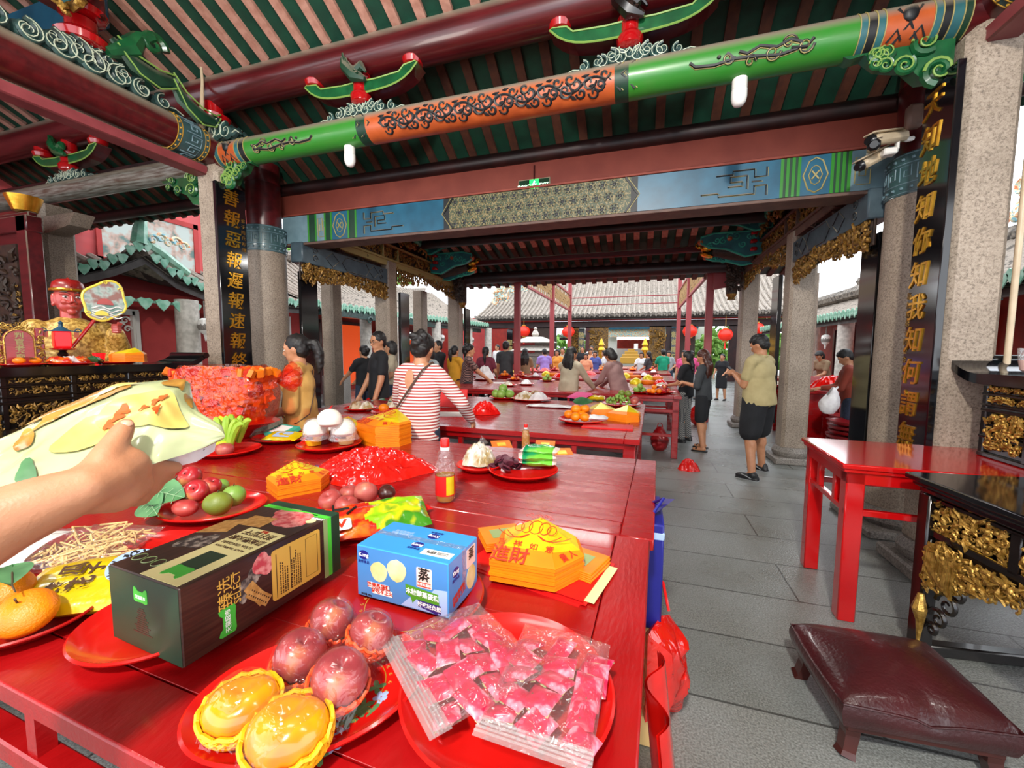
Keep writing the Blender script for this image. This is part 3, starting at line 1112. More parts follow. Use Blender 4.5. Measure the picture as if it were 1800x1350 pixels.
for x,sx,y1,side in ((XL,1,6.3,'left'),(XR,-1,6.25,'right')):
 t=thing('side_beam','grey blue painted side beam over the %s opening'%side,'beam',(x-sx*.1,5.4,2.65),kind='thing')
 m=M()
 m.bb((x-sx*.2,4.4,2.65),(x,y1,2.91),.012)
 m.ob('timber','beam_grey',t,world=True)
 m=M()
 for y in (4.62,6.1):
  for k in range(2):
   m.spiral((x+sx*.003,y,2.73+.1*k),.05,(0,1,0),(0,0,1),1.4,.007)
 for y,w in ((4.95,.13),(5.9,.13)):
  m.tube([(x+sx*.003,y-w,2.78),(x+sx*.003,y,2.88),(x+sx*.003,y+w,2.78),(x+sx*.003,y,2.68)],.006,4,closed=True)
 m.tube([(x+sx*.003,y,z) for y,z in ((5.15,2.78),(5.25,2.88),(5.7,2.88),(5.78,2.78),(5.7,2.68),(5.25,2.68))],.006,4,closed=True)
 m.ob('line_pattern','paint_black',t,world=True)
 t=thing('carved_apron','openwork gilt carving under the grey %s side beam'%side,'carving',(x-sx*.08,5.4,2.4))
 m=M()
 o=V((x-sx*.05,4.42 if sx>0 else y1,2.4))
 carve(m,o,(0,sx,0),(0,0,1),y1-4.42,.25,.05,420,21+int(x),0,.036,True,lambda a,b:b>.35*math.sin(a*PI)**2-.02)
 m.ob('carving','gilt_old',t,True,60,world=True)
 m=M()
 for i in range(46):
  a=i/45
  y=4.42+(y1-4.42)*a
  zb=2.4+.25*.35*math.sin(a*PI)**2
  m.tube([(x-sx*.07,y,zb+.03),(x-sx*.07,y+.02*math.sin(i*3),2.66)],.012,5)
 m.ob('backing','gilt_back',t,world=True)
 t=thing('spandrel_board','dark carved board between the %s side beams and the roof'%side,'panel',(x-sx*.1,6.5,2.91),kind='thing')
 m=M()
 P_=[(4.7,2.91),(y1,2.91),(y1,3.3),(8.8,3.3),(7.4,3.68),(5.3,4.24),(4.76,4.0)]
 m.prism(P_,.05,(x-sx*.16-.025,0,0),(0,1,0),(0,0,1))
 m.ob('board','beam_dark',t,False,world=True)
 m=M()
 carve(m,(x-sx*.13,4.75 if sx>0 else 6.2,2.95),(0,sx,0),(0,0,1),1.45,.5,.1,90,33,0,.05)
 m.ob('carved_flowers','gilt_back',t,True,60,world=True)
 t=thing('gilt_frieze','long gilt carved frieze in a pale frame over the far %s columns'%side,'carving',(x-sx*.1,7.4,3.1))
 m=M()
 m.bb((x-sx*.12,5.2,3.1),(x-sx*.06,9.45,3.33))
 m.ob('backing','gilt_back',t,False,world=True)
 m=M()
 carve(m,(x-sx*.07,5.2 if sx>0 else 9.45,3.11),(0,sx,0),(0,0,1),4.25,.2,.05,420,31,0,.034)
 m.ob('carving','gilt_old',t,True,60,world=True)
 m=M()
 for z in (3.09,3.34):
  m.bb((x-sx*.07,5.15,z-.018),(x+.0,9.5,z+.018),.005)
 for y in (5.2,6.2,6.65,8.0,9.45):
  m.bb((x-sx*.07,y-.015,3.09),(x+.0,y+.015,3.34),.005)
 m.bb((x-sx*.13,5.15,2.98),(x-sx*.02,9.5,3.08),.01)
 m.ob('pale_frame','paint_cream' if sx>0 else 'beam_brown',t,world=True)
 t=thing('carved_apron','second gilt apron hanging below the %s frieze'%side,'carving',(x-sx*.08,7.9,2.6))
 m=M()
 carve(m,(x-sx*.06,6.62 if sx>0 else 9.1,2.72),(0,sx,0),(0,0,1),2.5,.28,.05,330,41,0,.036,True,lambda a,b:b>.6*math.sin(a*PI)**2-.05)
 m.ob('carving','gilt_old',t,True,60,world=True)
 m=M()
 for i in range(34):
  a=i/33
  m.tube([(x-sx*.08,6.62+2.45*a,2.75+.28*.6*math.sin(a*PI)**2),(x-sx*.08,6.62+2.45*a,3.0)],.012,5)
 m.ob('backing','gilt_back',t,world=True)
for x,sx,side in ((XL,1,'left'),(XR,-1,'right')):
 t=thing('bracket_cluster','cluster of turquoise carved bracket arms in the %s far corner'%side,'bracket',(x,8.3,3.3))
 rnd=random.Random(5)
 for k,(w,z,y,h) in enumerate(((1.0,3.36,8.0,.26),(.8,3.64,7.7,.2),(.85,3.2,8.5,.15))):
  m,me=M(),M()
  poly=[(0,-h*.8),(w*.3,-h),(w*.6,-h*.45),(w*.85,-h*.3),(w,0),(w,h*.4),(w*.8,h*.6),(0,h*.6)]
  P=[(p*sx,q) for p,q in poly]
  m.prism(P if sx>0 else P[::-1],.08,(x-sx*.1,y,z),(1,0,0),(0,0,1))
  a=m.ob('bracket_arm','paint_teal',t,False,world=True)
  me.tube([(x-sx*.1+p,y-.085,z+q) for p,q in P],.016,5,closed=True)
  for i in range(9):
   q=(i+.5)/9
   me.spiral((x-sx*.1+sx*w*q*.9,y-.088,z+(rnd.random()-.35)*h*.6),.06,(1,0,0),(0,0,1),1.3,.014,14,rnd.random()*6)
  me.ob('turquoise_scrolls','teal_bright',a,world=True)
  m=M()
  m.ell((x-sx*.1+sx*w,y-.05,z+.03),(.05,.05,.05),None,8,6)
  m.ell((x-sx*.1+sx*w*.55,y-.06,z+.06),(.05,.05,.05),None,8,6)
  m.ob('red_flowers','paint_orange',a,world=True)
 m=M()
 m.box((x+sx*.05,7.3,3.62),(.09,.75,.17),rot(rad(-10),0,0),.03)
 m.ob('turquoise_arm','teal_bright',t,world=True)
 m=M()
 for i in range(5):
  m.box((x+sx*.1,7.85+.02*(i%2),3.2+.13*i),(.1,.1,.06),None,.015)
 m.ob('red_blocks','red_gloss',t,world=True)
 m=M()
 carve(m,(x-sx*.02,6.6 if sx>0 else 8.0,3.42),(0,sx,0),(0,0,1),1.4,.3,.1,150,51,0,.045)
 m.ob('gilt_figures','gilt_old',t,True,60,world=True)
 hd=thing('dragon_ornament','gold dragon head biting the %s end of the red crossbar'%side,'carving',(x+sx*.75,8.3,3.3))
 m=M()
 m.tube([(-sx*.75,0,-.12),(-sx*.4,0,-.05),(-sx*.1,0,.02)],[.1,.12,.1],10)
 for i in range(7):
  m.tube([(-sx*.7,-.1,-.14+.03*i),(-sx*.4,-.12,-.06+.03*i),(-sx*.12,-.1,-.02+.025*i)],.018,5)
 m.ob('neck','gilt_back',hd)
 m=M()
 m.ell((0,0,.06),(.13,.11,.08))
 m.ell((sx*.13,0,.08),(.06,.08,.05))
 m.ell((0,0,-.07),(.12,.09,.04),rot(0,-sx*.3,0))
 m.spiral((sx*.16,-.07,.1),.05,(1,0,0),(0,0,1),1.2,.02)
 m.tube([(-sx*.1,-.05,.12),(-sx*.25,-.06,.2),(-sx*.35,-.05,.16)],[.03,.02,.005],6)
 m.ob('head','gold_leaf',hd)
 for s in (-1,1):
  m=M()
  m.ell((sx*.06,s*.09,.1),.022)
  m.ob('eye','paint_black',hd)
 t=thing('hanging_lotus','dark carved hanging post with a gilt lotus tip in the %s far corner'%side,'carving',(x+sx*.18,9.05,2.5))
 m=M()
 carve(m,(-.12,-.1,.18),(1,0,0),(0,0,1),.24,.6,.16,110,61,0,.045)
 m.cyl((0,0,.12),(0,0,.85),.1)
 m.ob('carved_post','gilt_back',t,True,60)
 m=M()
 m.lathe([(.03,0),(.08,.01),(.06,.05),(.09,.09),(.1,.16),(.06,.2)],12)
 m.ob('lotus_tip','gilt_old',t)
def rafter_roof(nm,prof,x0,x1,step,wid,dep,bmat,rmat,r2=None,ysplit=None):
 """ceiling boards along profile prof [(y, z)] and the battens under them"""
 m=M()
 for (ya,za),(yb,zb) in zip(prof[:-1],prof[1:]):
  m.add([(x0,ya,za),(x1,ya,za),(x1,yb,zb),(x0,yb,zb),(x0,ya,za+.1),(x1,ya,za+.1),(x1,yb,zb+.1),(x0,yb,zb+.1)],[(0,3,2,1),(4,5,6,7),(0,1,5,4),(2,3,7,6),(0,4,7,3),(1,2,6,5)])
 o=m.ob(nm,bmat,None,False)
 o['kind']='structure'
 m=M()
 n=int((x1-x0)/step)
 for i in range(n):
  x=x0+step*(i+.5)
  for (ya,za),(yb,zb) in zip(prof[:-1],prof[1:]):
   L=math.hypot(yb-ya,zb-za)
   k=max(1,int(L/.55))
   for j in range(k):
    p,q=V((x,lerp(ya,yb,j/k),lerp(za,zb,j/k))),V((x,lerp(ya,yb,(j+1)/k),lerp(za,zb,(j+1)/k)))
    d=(q-p)
    c=(p+q)/2-V((0,0,dep/2-.002))
    R=rot(math.atan2(d.z,d.y),0,0)
    mi=1 if (ysplit is not None and c.y>ysplit) else 0
    m.box(c,(wid,d.length-.006,dep),R,0,mi)
 m.ob('rafters',[rmat,r2 or rmat],o,False)
 return o
rafter_roof('ceiling',[(-4.5,4.6),(-.6,6.4),(2.05,5.12),(3.44,4.44),(4.86,3.62)],-12,8,.255,.085,.04,'board_green','rafter_pink','rafter_shaded',3.44)
rafter_roof('ceiling_front_bay',[(4.75,4.05),(5.3,4.3),(7.4,3.74),(9.95,3.12)],-5.3,2.9,.24,.1,.05,'board_green','rafter_pink','rafter_shaded',7.8)
for y,z,r_,q,lab in ((7.39,3.58,.085,'beam_dark','dark round purlin nearest behind the blue beam'),(8.3,3.36,.06,'beam_red','red crossbar held between the two dragon heads'),(9.03,3.17,.13,'beam_dark','lowest dark eave beam over the courtyard opening')):
 m=M()
 if q=='beam_red':
  m.bb((XL+.8,y-.05,z-.055),(XR-.8,y+.05,z+.055),.02)
 else:
  m.cyl((XL-.3,y,z),(XR+.3,y,z),r_,None,20)
 m.th('purlin',q,lab,'beam',kind='thing')
def couplet(label,x,ux,y0,y1,z0,z1,chars,zc,yc,small,ys,zs):
 t=thing('couplet_board',label,'sign board',(x,(y0+y1)/2,z0))
 m=M()
 xi=x-.045*ux
 m.bb((min(x,xi),y0,z0),(max(x,xi),y1,z1),.006)
 m.ob('panel','black_lacquer',t,world=True)
 uy=V((0,ux,0))
 for i,ch in enumerate(chars):
  z=zc-.2168*i
  if z<z0+.05:
   break
  letters(ch,.185,'gold_leaf',t,(x+ux*.003,yc,z),uy,(0,0,1),'gilded_character',extrude=.005,bold=.0012,shear=.14)
 letters('\n'.join(small),.05,'gilt_old',t,(x+ux*.002,ys,zs),uy,(0,0,1),'small_inscription',extrude=.002,line=1.25)
 return t
couplet('long black couplet board with gold characters starting 善報 on the left granite column',-4.24,1,3.25,3.585,.62,3.24,'善報惡報遲報速報終須有報',3.10,3.405,'弟子陳氏叩謝',3.54,2.75)
couplet('long black couplet board with gold characters starting 天知 on the nearest granite column',1.755,-1,3.27,3.575,.62,3.25,'天知地知你知我知何謂無知',3.09,3.475,'新加坡弟子陳亞金敬奉',3.555,1.6)
for x,y0,lab in ((-4.40,4.46,'narrow black board behind the left round column'),(1.98,4.46,'narrow black board behind the right round column'),(XL+.03,6.6,'black board on the far side of the left grey column'),(XR-.03,6.55,'black board on the far side of the column behind the man in beige'),(XL+.03,9.5,'black board beyond the left dragon head column')):
 m=M()
 m.bb((x-.025,y0,.5),(x+.025,y0+.3,2.55),.005)
 m.th('couplet_board','black_lacquer',lab,'sign board')
m=M()
m.cyl((2.125,3.285,0),(2.125,3.285,3.3),.016,None,10)
m.th('conduit','cream_metal','thin cream conduit running up the right edge of the nearest column','pipe')
for px,py,lab in ((615,275,'white capsule lamp under the left part of the painted beam'),(1300,150,'white capsule lamp under the right part of the painted beam')):
 p=PY(px,py,GY)
 t=thing('capsule_lamp',lab,'lamp',(p.x,GY,GZ-GR-.18))
 m=M()
 m.lathe([(.045,.11),(.05,.115),(.05,.185),(.04,.19)],24)
 m.ob('cap','white_plastic',t)
 m=M()
 m.lathe([(.012,0),(.032,.008),(.046,.03),(.052,.06),(.052,.11)],24)
 m.ob('globe','globe',t)
p=PY(938,323,4.47)
t=thing('exit_sign','lit green exit sign on the brick red lintel','sign',(p.x,4.485,p.z-.075))
w,h=.36,.125
m=M()
m.bb((-w/2,0,0),(w/2,.03,h+.012),.006)
m.ob('housing','cream_metal',t)
m=M()
m.bb((-w/2+.01,-.003,.016),(w/2-.01,.001,h),.001)
pn=m.ob('panel','exit_dark',t)
m=M()
m.bb((-.05,-.005,.016),(.055,-.002,h),.001)
m.ob('running_man_field','exit_green',pn)
m=M()
chain(m,[(.005,-.006,.1),(.005,-.006,.1)],[.009,.009],8)
chain(m,[(.0,-.006,.085),(-.006,-.006,.058)],[.009,.008],6)
chain(m,[(-.006,-.006,.056),(.012,-.006,.04),(.008,-.006,.02)],[.007,.006,.005],6)
chain(m,[(-.006,-.006,.056),(-.018,-.006,.04),(-.034,-.006,.038)],[.007,.006,.005],6)
chain(m,[(.002,-.006,.083),(.02,-.006,.07),(.03,-.006,.076)],[.005,.004,.004],6)
chain(m,[(-.002,-.006,.083),(-.02,-.006,.075),(-.022,-.006,.06)],[.005,.004,.004],6)
m.ob('running_man','exit_white',pn)
letters('EXIT',.055,'exit_white',pn,(p.x+.112,4.48,p.z-.017),(1,0,0),(0,0,1),extrude=.001)
letters('安全出口',.038,'exit_white',pn,(p.x-.11,4.48,p.z-.017),(1,0,0),(0,0,1),extrude=.001)
m=M()
m.box((p.x,4.49,p.z+.12),(.012,.012,.16))
m.ob('hanger','beam_red',t,world=True)
def cctv(label,at,direction,L=.3):
 t=thing('security_camera',label,'camera',at)
 d=V(direction).normalized()
 R=d.to_track_quat('Y','Z').to_matrix()
 m=M()
 m.box(R@V((0,-.02,.0)),(.075,L,.075),R,.02)
 m.ob('body','cream_metal',t)
 m=M()
 m.box(R@V((0,.0,.045)),(.095,L*1.08,.012),R,.005)
 m.ob('sun_shield','cream_metal',t)
 m=M()
 m.box(R@V((0,L/2-.005,0)),(.08,.05,.08),R,.022)
 m.cyl(R@V((0,L/2+.0,0)),R@V((0,L/2+.03,0)),.026,None,14)
 m.ob('lens_hood','black_plastic',t)
 m=M()
 m.tube([R@V((0,-L/2+.04,0)),R@V((0,-L/2-.02,-.03)),R@V((.02,-L/2-.1,-.02))],.018,8)
 m.ob('arm','white_plastic',t)
 return t
cctv('upper cream bullet camera aimed at the hall beside the right round column',PY(1560,243,3.95),(-.9,-.45,-.2),.3)
cctv('middle white bullet camera aimed at the viewer beside the right round column',PY(1535,258,4.0),(-.35,-.9,-.25),.26)
cctv('lower cream bullet camera aimed downward left of the right round column',PY(1535,280,4.05),(-.8,-.3,-.45),.24)
m=M()
p=PY(1607,205,3.9)
m.box(p,(.1,.07,.17),None,.02)
m.th('junction_box','beam_brown','small brown box on the lacquered post above the cameras','box')
p=PY(1562,268,4.0)
m=M()
m.box(p,(.09,.08,.05),None,.01)
m.box(p+V((.05,0,.07)),(.02,.04,.12),None,.006)
m.th('camera_mount','white_plastic','white plastic mount between the security cameras','mount')
TZ=.88
def red_table(label,corner,w,d,rz,z=TZ,leg=.085,mt='lacquer',planks=4,n_open=5,group=None,front=True):
 """long lacquered offering table; corner = its back right top corner; local x to the left is negative"""
 t=thing('offering_table',label,'table',(corner[0],corner[1],0),rz,group)
 m=M()
 fr=.11
 k=planks
 for i in range(k):
  y0,y1=-d+fr+(d-2*fr)*i/k,-d+fr+(d-2*fr)*(i+1)/k
  m.bb((-w+fr,y0+.0002,z-.035),(-fr,y1-.0002,z),.0006)
 for x0,x1,y0,y1 in ((-w,-w+fr-.001,-d,0),(-fr+.001,0,-d,0),(-w+fr,-fr,-d,-d+fr-.001),(-w+fr,-fr,-fr+.001,0)):
  m.bb((x0,y0,z-.04),(x1,y1,z),.004)
 m.ob('tabletop',mt,t)
 m=M()
 i_=.03
 for zt,h in ((z-.04,.045),(z-.19,.045)):
  m.bb((-w+i_,-d+i_,zt-h),(-i_,-d+i_+.045,zt),.004)
  m.bb((-w+i_,-i_-.045,zt-h),(-i_,-i_,zt),.004)
  m.bb((-w+i_,-d+i_+.05,zt-h),(-w+i_+.045,-i_-.05,zt),.004)
  m.bb((-i_-.045,-d+i_+.05,zt-h),(-i_,-i_-.05,zt),.004)
 for j in range(1,n_open):
  x=-w+w*j/n_open
  for y in (-d+i_+.022,-i_-.022):
   m.box((x,y,z-.14),(.035,.03,.11))
 for j in range(1,3):
  y=-d*j/3
  for x in (-w+i_+.022,-i_-.022):
   m.box((x,y,z-.14),(.03,.035,.11))
 m.bb((-w+.06,-d+.06,z-.06),(-.06,-.06,z-.045))
 m.ob('apron',mt,t,True,30)
 for x in (-w+i_+leg/2,-i_-leg/2):
  for y in (-d+i_+leg/2,-i_-leg/2):
   m=M()
   m.bb((x-leg/2,y-leg/2,0),(x+leg/2,y+leg/2,z-.04),.006)
   m.ob('leg',mt,t)
 m=M()
 for y in (-d+i_+.04,-i_-.04):
  m.bb((-w+.1,y-.015,.3),(-.1,y+.015,.34),.003)
 for x in (-w+i_+.04,-i_-.04):
  m.bb((x-.015,-d+.1,.3),(x+.015,-.1,.34),.003)
 m.ob('stretcher',mt,t)
 return t
TR=rad(-2.35)
tv=V((math.sin(-TR),math.cos(TR),0))
tu=V((math.cos(TR),math.sin(TR),0))
C0=V((.1,2.42,0))
seam=1.04
red_table('nearer red lacquered offering table with the cracker box and the fruit plate',C0-tv*(seam+.004)-tu*.012,2.85,1.03,TR,mt='lacquer_worn')
red_table('red lacquered offering table behind, bearing the oil bottle and the red plastic bag',C0,2.85,seam,TR)
red_table('second red offering table from the viewer, in front of the woman in stripes',(.066,5.0),3.28,2.05,rad(-1.6),n_open=7)
red_table('third red table, between the two women packing offerings and the dark shirted girl',(.62,8.3),4.2,2.3,rad(-1.8),n_open=8)
red_table('fourth red offering table, in front of the maroon bloused woman',(.75,11.0),4.6,1.9,rad(-1.8))
red_table('fifth red offering table far down the hall',(.85,13.9),4.6,1.9,rad(-1.8))
red_table('sixth red offering table in the courtyard below the lattice canopy',(.95,17.0),4.6,2.0,rad(-1.8))
red_table('red table with plates behind the man in rust',(4.9,10.0),2.5,1.2,rad(0))
red_table('red table beside the stacked red trays right of the far columns',(4.6,12.2),2.2,1.2,0)
t=thing('altar_side_table','glossy bright red side table by the right altar reflecting the light','table',(1.056,2.6,0),rad(-3.2))
w,d,z=1.5,.74,.9
m=M()
m.bb((0,0,z-.03),(w,d,z),.006)
m.bb((.012,.012,z-.05),(w,d-.012,z-.03),.004)
m.ob('tabletop','lacquer_bright',t)
m=M()
for y in (.03,d-.075):
 m.bb((.03,y,z-.115),(w-.03,y+.045,z-.05),.004)
 m.bb((.03,y+.005,z-.29),(w*.34,y+.035,z-.255),.004)
 for x in (.36,.45):
  m.bb((x,y+.004,z-.26),(x+.07,y+.036,z-.11),.004)
m.bb((.03,.03,z-.115),(.075,d-.03,z-.05),.004)
m.bb((.035,.05,z-.29),(.065,d-.05,z-.255),.004)
for y in (.2,.46):
 m.bb((.035,y,z-.26),(.065,y+.045,z-.11),.004)
m.ob('apron','lacquer_bright',t)
for x in (.03,w-.115):
 for y in (.03,d-.115):
  m=M()
  m.bb((x,y,0),(x+.085,y+.085,z-.05),.006)
  m.ob('leg','lacquer_bright',t)
t=thing('altar_table','low black altar table with gilt carved panels behind the brown stool','table',(1.277,2.511,0),rad(7.5))
L,D,z=2.2,.8,.905
m=M()
m.bb((0,-L,z-.03),(D,0,z),.006)
m.bb((.02,-L+.02,z-.055),(D-.02,-.02,z-.03),.008)
m.bb((.04,-L+.04,z-.085),(D-.04,-.04,z-.055),.008)
m.ob('tabletop','black_lacquer',t)
m=M()
f0=.075
for zz,h in ((z-.105,.02),(z-.27,.035)):
 m.bb((f0-.012,-L+.06,zz-h/2),(D-.06,-.05,zz+h/2),.004)
npan=5
for i in range(npan+1):
 y=-.065-(L-.13)*i/npan
 m.bb((f0-.012,y-.022,z-.27),(f0+.03,y+.022,z-.1),.004)
m.bb((f0+.02,-L+.08,z-.26),(D-.1,-.08,z-.1))
m.bb((D*.5,-.075,z-.27),(D*.5+.04,-.045,z-.1),.004)
m.bb((.05,-L+.02,0),(D-.03,-L+.07,.07),.008)
m.bb((.05,-.09,0),(D-.03,-.03,.06),.008)
m.bb((D-.1,-L+.05,0),(D-.05,-.05,.06),.008)
m.ob('frame','black_wood',t)
for x in (.045,D-.115):
 for y in (-.1,-L+.03):
  m=M()
  m.bb((x,y,0),(x+.07,y+.07,z-.085),.008)
  m.bb((x+.015,y-.002,.1),(x+.055,y+.072,z-.3),.006)
  m.ob('leg','black_wood',t)
for i in range(npan):
 y0=-.065-(L-.13)*i/npan-.03
 wv=(L-.13)/npan-.06
 m=M()
 carve(m,(f0+.012,y0,z-.25),(0,-1,0),(0,0,1),wv,.14,.03,190,70+i,0,.016)
 pn=m.ob('gilt_panel','gilt',t,True,60)
 m=M()
 for a,b in ((0,0),(0,.146),):
  m.tube([(f0-.004,y0+.004,z-.253+b),(f0-.004,y0-wv-.004,z-.253+b)],.004,4)
 m.ob('gold_edge','paint_gold',pn)
m=M()
carve(m,(.09,-.048,z-.25),(1,0,0),(0,0,1),D*.4,.14,.03,110,81,0,.016)
m.ob('gilt_panel','gilt',t,True,60)
def arch(a,b):
 """shape of the apron: deep at the legs, high in the middle"""
 q=min(a,1-a)*2
 return b>1-(.25+.75*max(0,1-q*2.1)**1.4)-.12*math.sin(a*26)**2*.5
m=M()
carve(m,(.075,-.1,.36),(0,-1,0),(0,0,1),L-.2,z-.3-.36,.045,1900,91,0,.019,True,arch)
for k in range(14):
 q=k/13
 y=-.12-.14*q
 for s in (0,1):
  yy=y if s==0 else -L-y
  m.tube([(.045,yy,.6),(.03,yy-.01,.5-.1*q),(.05,yy,.42-.03*q)],[.005,.007,.003],5)
m.ob('carved_apron','gilt',t,True,60)
m=M()
N=30
vs,fs=[],[]
for i in range(N):
 a=i/(N-1)
 q=min(a,1-a)*2
 b=1-(.25+.75*max(0,1-q*2.1)**1.4)+.04
 vs+=[(.085,-.1-(L-.2)*a,.36+(z-.66)*b),(.085,-.1-(L-.2)*a,z-.285),(.095,-.1-(L-.2)*a,.36+(z-.66)*b),(.095,-.1-(L-.2)*a,z-.285)]
 if i:
  k=4*i
  fs+=[(k-4,k,k+1,k-3),(k-2,k-1,k+3,k+2),(k-4,k-2,k+2,k)]
m.add(vs,fs)
m.ob('apron_backing','gilt_back',t)
m=M()
for c,r_ in (((.08,-.2,.33),.06),((.08,-.16,.24),.05),((.08,-.24,.41),.05),((.08,-.13,.17),.035)):
 m.spiral(c,r_,(0,1,0),(0,0,1),1.4,.012,20,0)
 m.spiral((c[0],-L-c[1],c[2]),r_,(0,-1,0),(0,0,1),1.4,.012,20,0)
m.ob('corner_scroll','black_wood',t)
m=M()
m.tube([(.03,-.12,.34),(.02,-.13,.27),(.035,-.12,.2),(.03,-.125,.1)],[.012,.03,.016,.006],8)
m.ob('gilt_drop','gilt',t)
def tall_altar(label,x,sx,y0,y1,z0,z1,parent_tag=None,npan=4,seed=0):
 """altar running along y, its face looking to +sx side... face plane at x, ends scrolled up"""
 t=thing('scrolled_altar',label,'altar',(x,y1,z0))
 D=.42
 xa=x+sx*D
 lo,hi=min(x,xa),max(x,xa)
 m=M()
 prof=[]
 N=16
 pts_t,pts_b=[],[]
 for i in range(N+1):
  q=i/N
  y=y1-.06+.30*q
  zz=z1-.045+.10*q**2.6
  pts_t.append((y,zz+.028*(1-.2*q)))
  pts_b.append((y,zz-.032*(1-.2*q)))
 poly=[(y0,z1-.075)]+[(y1-.08,z1-.075)]+pts_b+pts_t[::-1]+[(y1-.08,z1-.015),(y0,z1-.015)]
 m.prism(poly,D+.06,(lo-.03,0,0),(0,1,0),(0,0,1))
 e=(y1+.24,z1+.055)
 m.cyl((lo-.04,e[0]+.005,e[1]+.006),(hi+.04,e[0]+.005,e[1]+.006),.03,None,16)
 m.ob('scrolled_top','black_lacquer',t,True,30,world=True)
 m=M()
 zb=z0
 h=z1-.075-z0
 m.bb((lo+.02,y0+.02,zb+.03),(hi-.02,y1-.02,z1-.075))
 for q,b in ((0,.028),(.26 if h>.3 else.2,.02),(.62,.024),(.70,.016),(.84,.02),(.97,.02)):
  m.bb((lo,y0,zb+h*q),(hi,y1,zb+h*q+b),.006)
 for i in range(npan+1):
  y=y1-.02-(y1-y0-.04)*i/npan
  m.bb((lo+.004,y-.018,zb),(hi-.004,y+.018,z1-.08),.005)
 m.ob('body','black_wood',t,True,30,world=True)
 xf=x+(-sx)*.0
 for i in range(npan):
  ya=y1-.02-(y1-y0-.04)*i/npan-.03
  wv=(y1-y0-.04)/npan-.06
  for j,(q0,q1,nn) in enumerate(((.08,.6,200),(.72,.83,60),(.87,.96,50))):
   m=M()
   if sx>0:
    carve(m,(x+.022,ya,zb+h*q0+.02),(0,-1,0),(0,0,1),wv,h*(q1-q0)-.02,.03,nn,seed+i*5+j,0,.0155 if j==0 else.011)
   else:
    carve(m,(x-.022,ya-wv,zb+h*q0+.02),(0,1,0),(0,0,1),wv,h*(q1-q0)-.02,.03,nn,seed+i*5+j,0,.0155 if j==0 else.011)
   m.ob('gilt_panel','gilt' if sx>0 else 'gilt_old',t,True,60,world=True)
 return t
tall_altar('black altar with an upturned scroll end standing on the bright red side table',1.9,1,1.6,3.09,.9,1.395,npan=5,seed=100)
tall_altar('black altar with an upturned scroll end in front of the red faced statue',-4.34,-1,.9,2.86,.75,1.375,npan=5,seed=150)
m=M()
m.bb((-4.9,.85,0),(-4.3,2.9,.74),.01)
m.bb((-4.95,.8,.68),(-4.25,2.95,.74),.01)
m.th('altar_plinth','black_wood','dark plinth under the altar of the statue','plinth')
t=thing('altar_table','low dark altar table left of the near offering tables, piled with orange paper','table',(-3.75,1.7,0))
m=M()
m.bb((-4.2,.6,.87),(-3.3,2.75,.93),.01)
m.ob('tabletop','black_wood',t,world=True)
m=M()
m.bb((-4.15,.65,.62),(-3.36,2.7,.87))
m.ob('apron','gilt_back',t,world=True)
for x in (-4.15,-3.44):
 for y in (.65,2.62):
  m=M()
  m.bb((x,y,0),(x+.08,y+.08,.63))
  m.ob('leg','black_wood',t,world=True)
mat('leather','#43161a',.28,c2='#321012',ns=4,bump=.3,bs=70,coat=.25,r2=.4)
mat('stool_wood','#4a1c16',.35,c2='#36130f',ns=8,coat=.2)
t=thing('kneeling_stool','brown leather padded kneeling stool on the floor','stool',(.985,1.93,0),rad(4))
m=M()
def cushion(u,v):
 x,y=(u*2-1),(v*2-1)
 return x,y
hw,hd=.262,.225
N=25
top,bot=[],[]
for j in range(N):
 for i in range(N):
  a,b=i/(N-1)*2-1,j/(N-1)*2-1
  ed=(1-abs(a)**6)*(1-abs(b)**6)
  dome=.05*(1-a*a)*(1-b*b)
  sag=.006*math.sin(3*a+1)*math.cos(2.5*b)
  cr=.02*math.exp(-((a-.05)/.12)**2)*max(0,-b)**3
  bulge=1+.02*math.cos(a*PI/2)*abs(b)+.02*math.cos(b*PI/2)*abs(a)
  top.append(V((a*hw*bulge,b*hd*bulge,.215+.04*ed**.35+dome+sag-cr)))
  bot.append(V((a*hw*.97,b*hd*.97,.135)))
fs=[(j*N+i,j*N+i+1,(j+1)*N+i+1,(j+1)*N+i) for j in range(N-1) for i in range(N-1)]
m.add(top,fs)
m.add(bot,[q[::-1] for q in fs])
edge=[i for i in range(N)]+[j*N+N-1 for j in range(1,N)]+[(N-1)*N+i for i in range(N-2,-1,-1)]+[j*N for j in range(N-2,0,-1)]
E_=len(edge)
rows=[]
for q in range(5):
 s=q/4
 row=[]
 for e in edge:
  p=top[e].lerp(bot[e],s)
  d=V((p.x,p.y,0))
  p=p+d.normalized()*.012*math.sin(PI*min(1,s*1.1))
  row.append(p)
 rows.append(row)
base=len(m.v)
m.v+=[p for r_ in rows for p in r_]
for q in range(4):
 for e in range(E_):
  m.f.append((base+q*E_+e,base+(q+1)*E_+e,base+(q+1)*E_+(e+1)%E_,base+q*E_+(e+1)%E_))
  m.mi.append(0)
m.ob('cushion','leather',t,True,70)
m=M()
m.bb((-hw+.02,-hd+.02,.1),(hw-.02,hd-.02,.15),.01)
m.ob('frame','stool_wood',t)
m=M()
ring=[top[e]*1.0+V((0,0,.004)) for e in edge][::2]
m.tube(ring,.0045,6,closed=True)
m.ob('piping','leather',t)
for x in (-hw+.05,hw-.05):
 for y in (-hd+.05,hd-.05):
  m=M()
  m.tube([(x,y,.15),(x,y,.08),(x*1.06,y*1.06,.02),(x*1.1,y*1.1,0)],[.038,.032,.03,.036],4)
  m.ob('leg','stool_wood',t,False)
mat('statue_skin','#b8483f',.35,c2='#a63c36',ns=8,coat=.2)
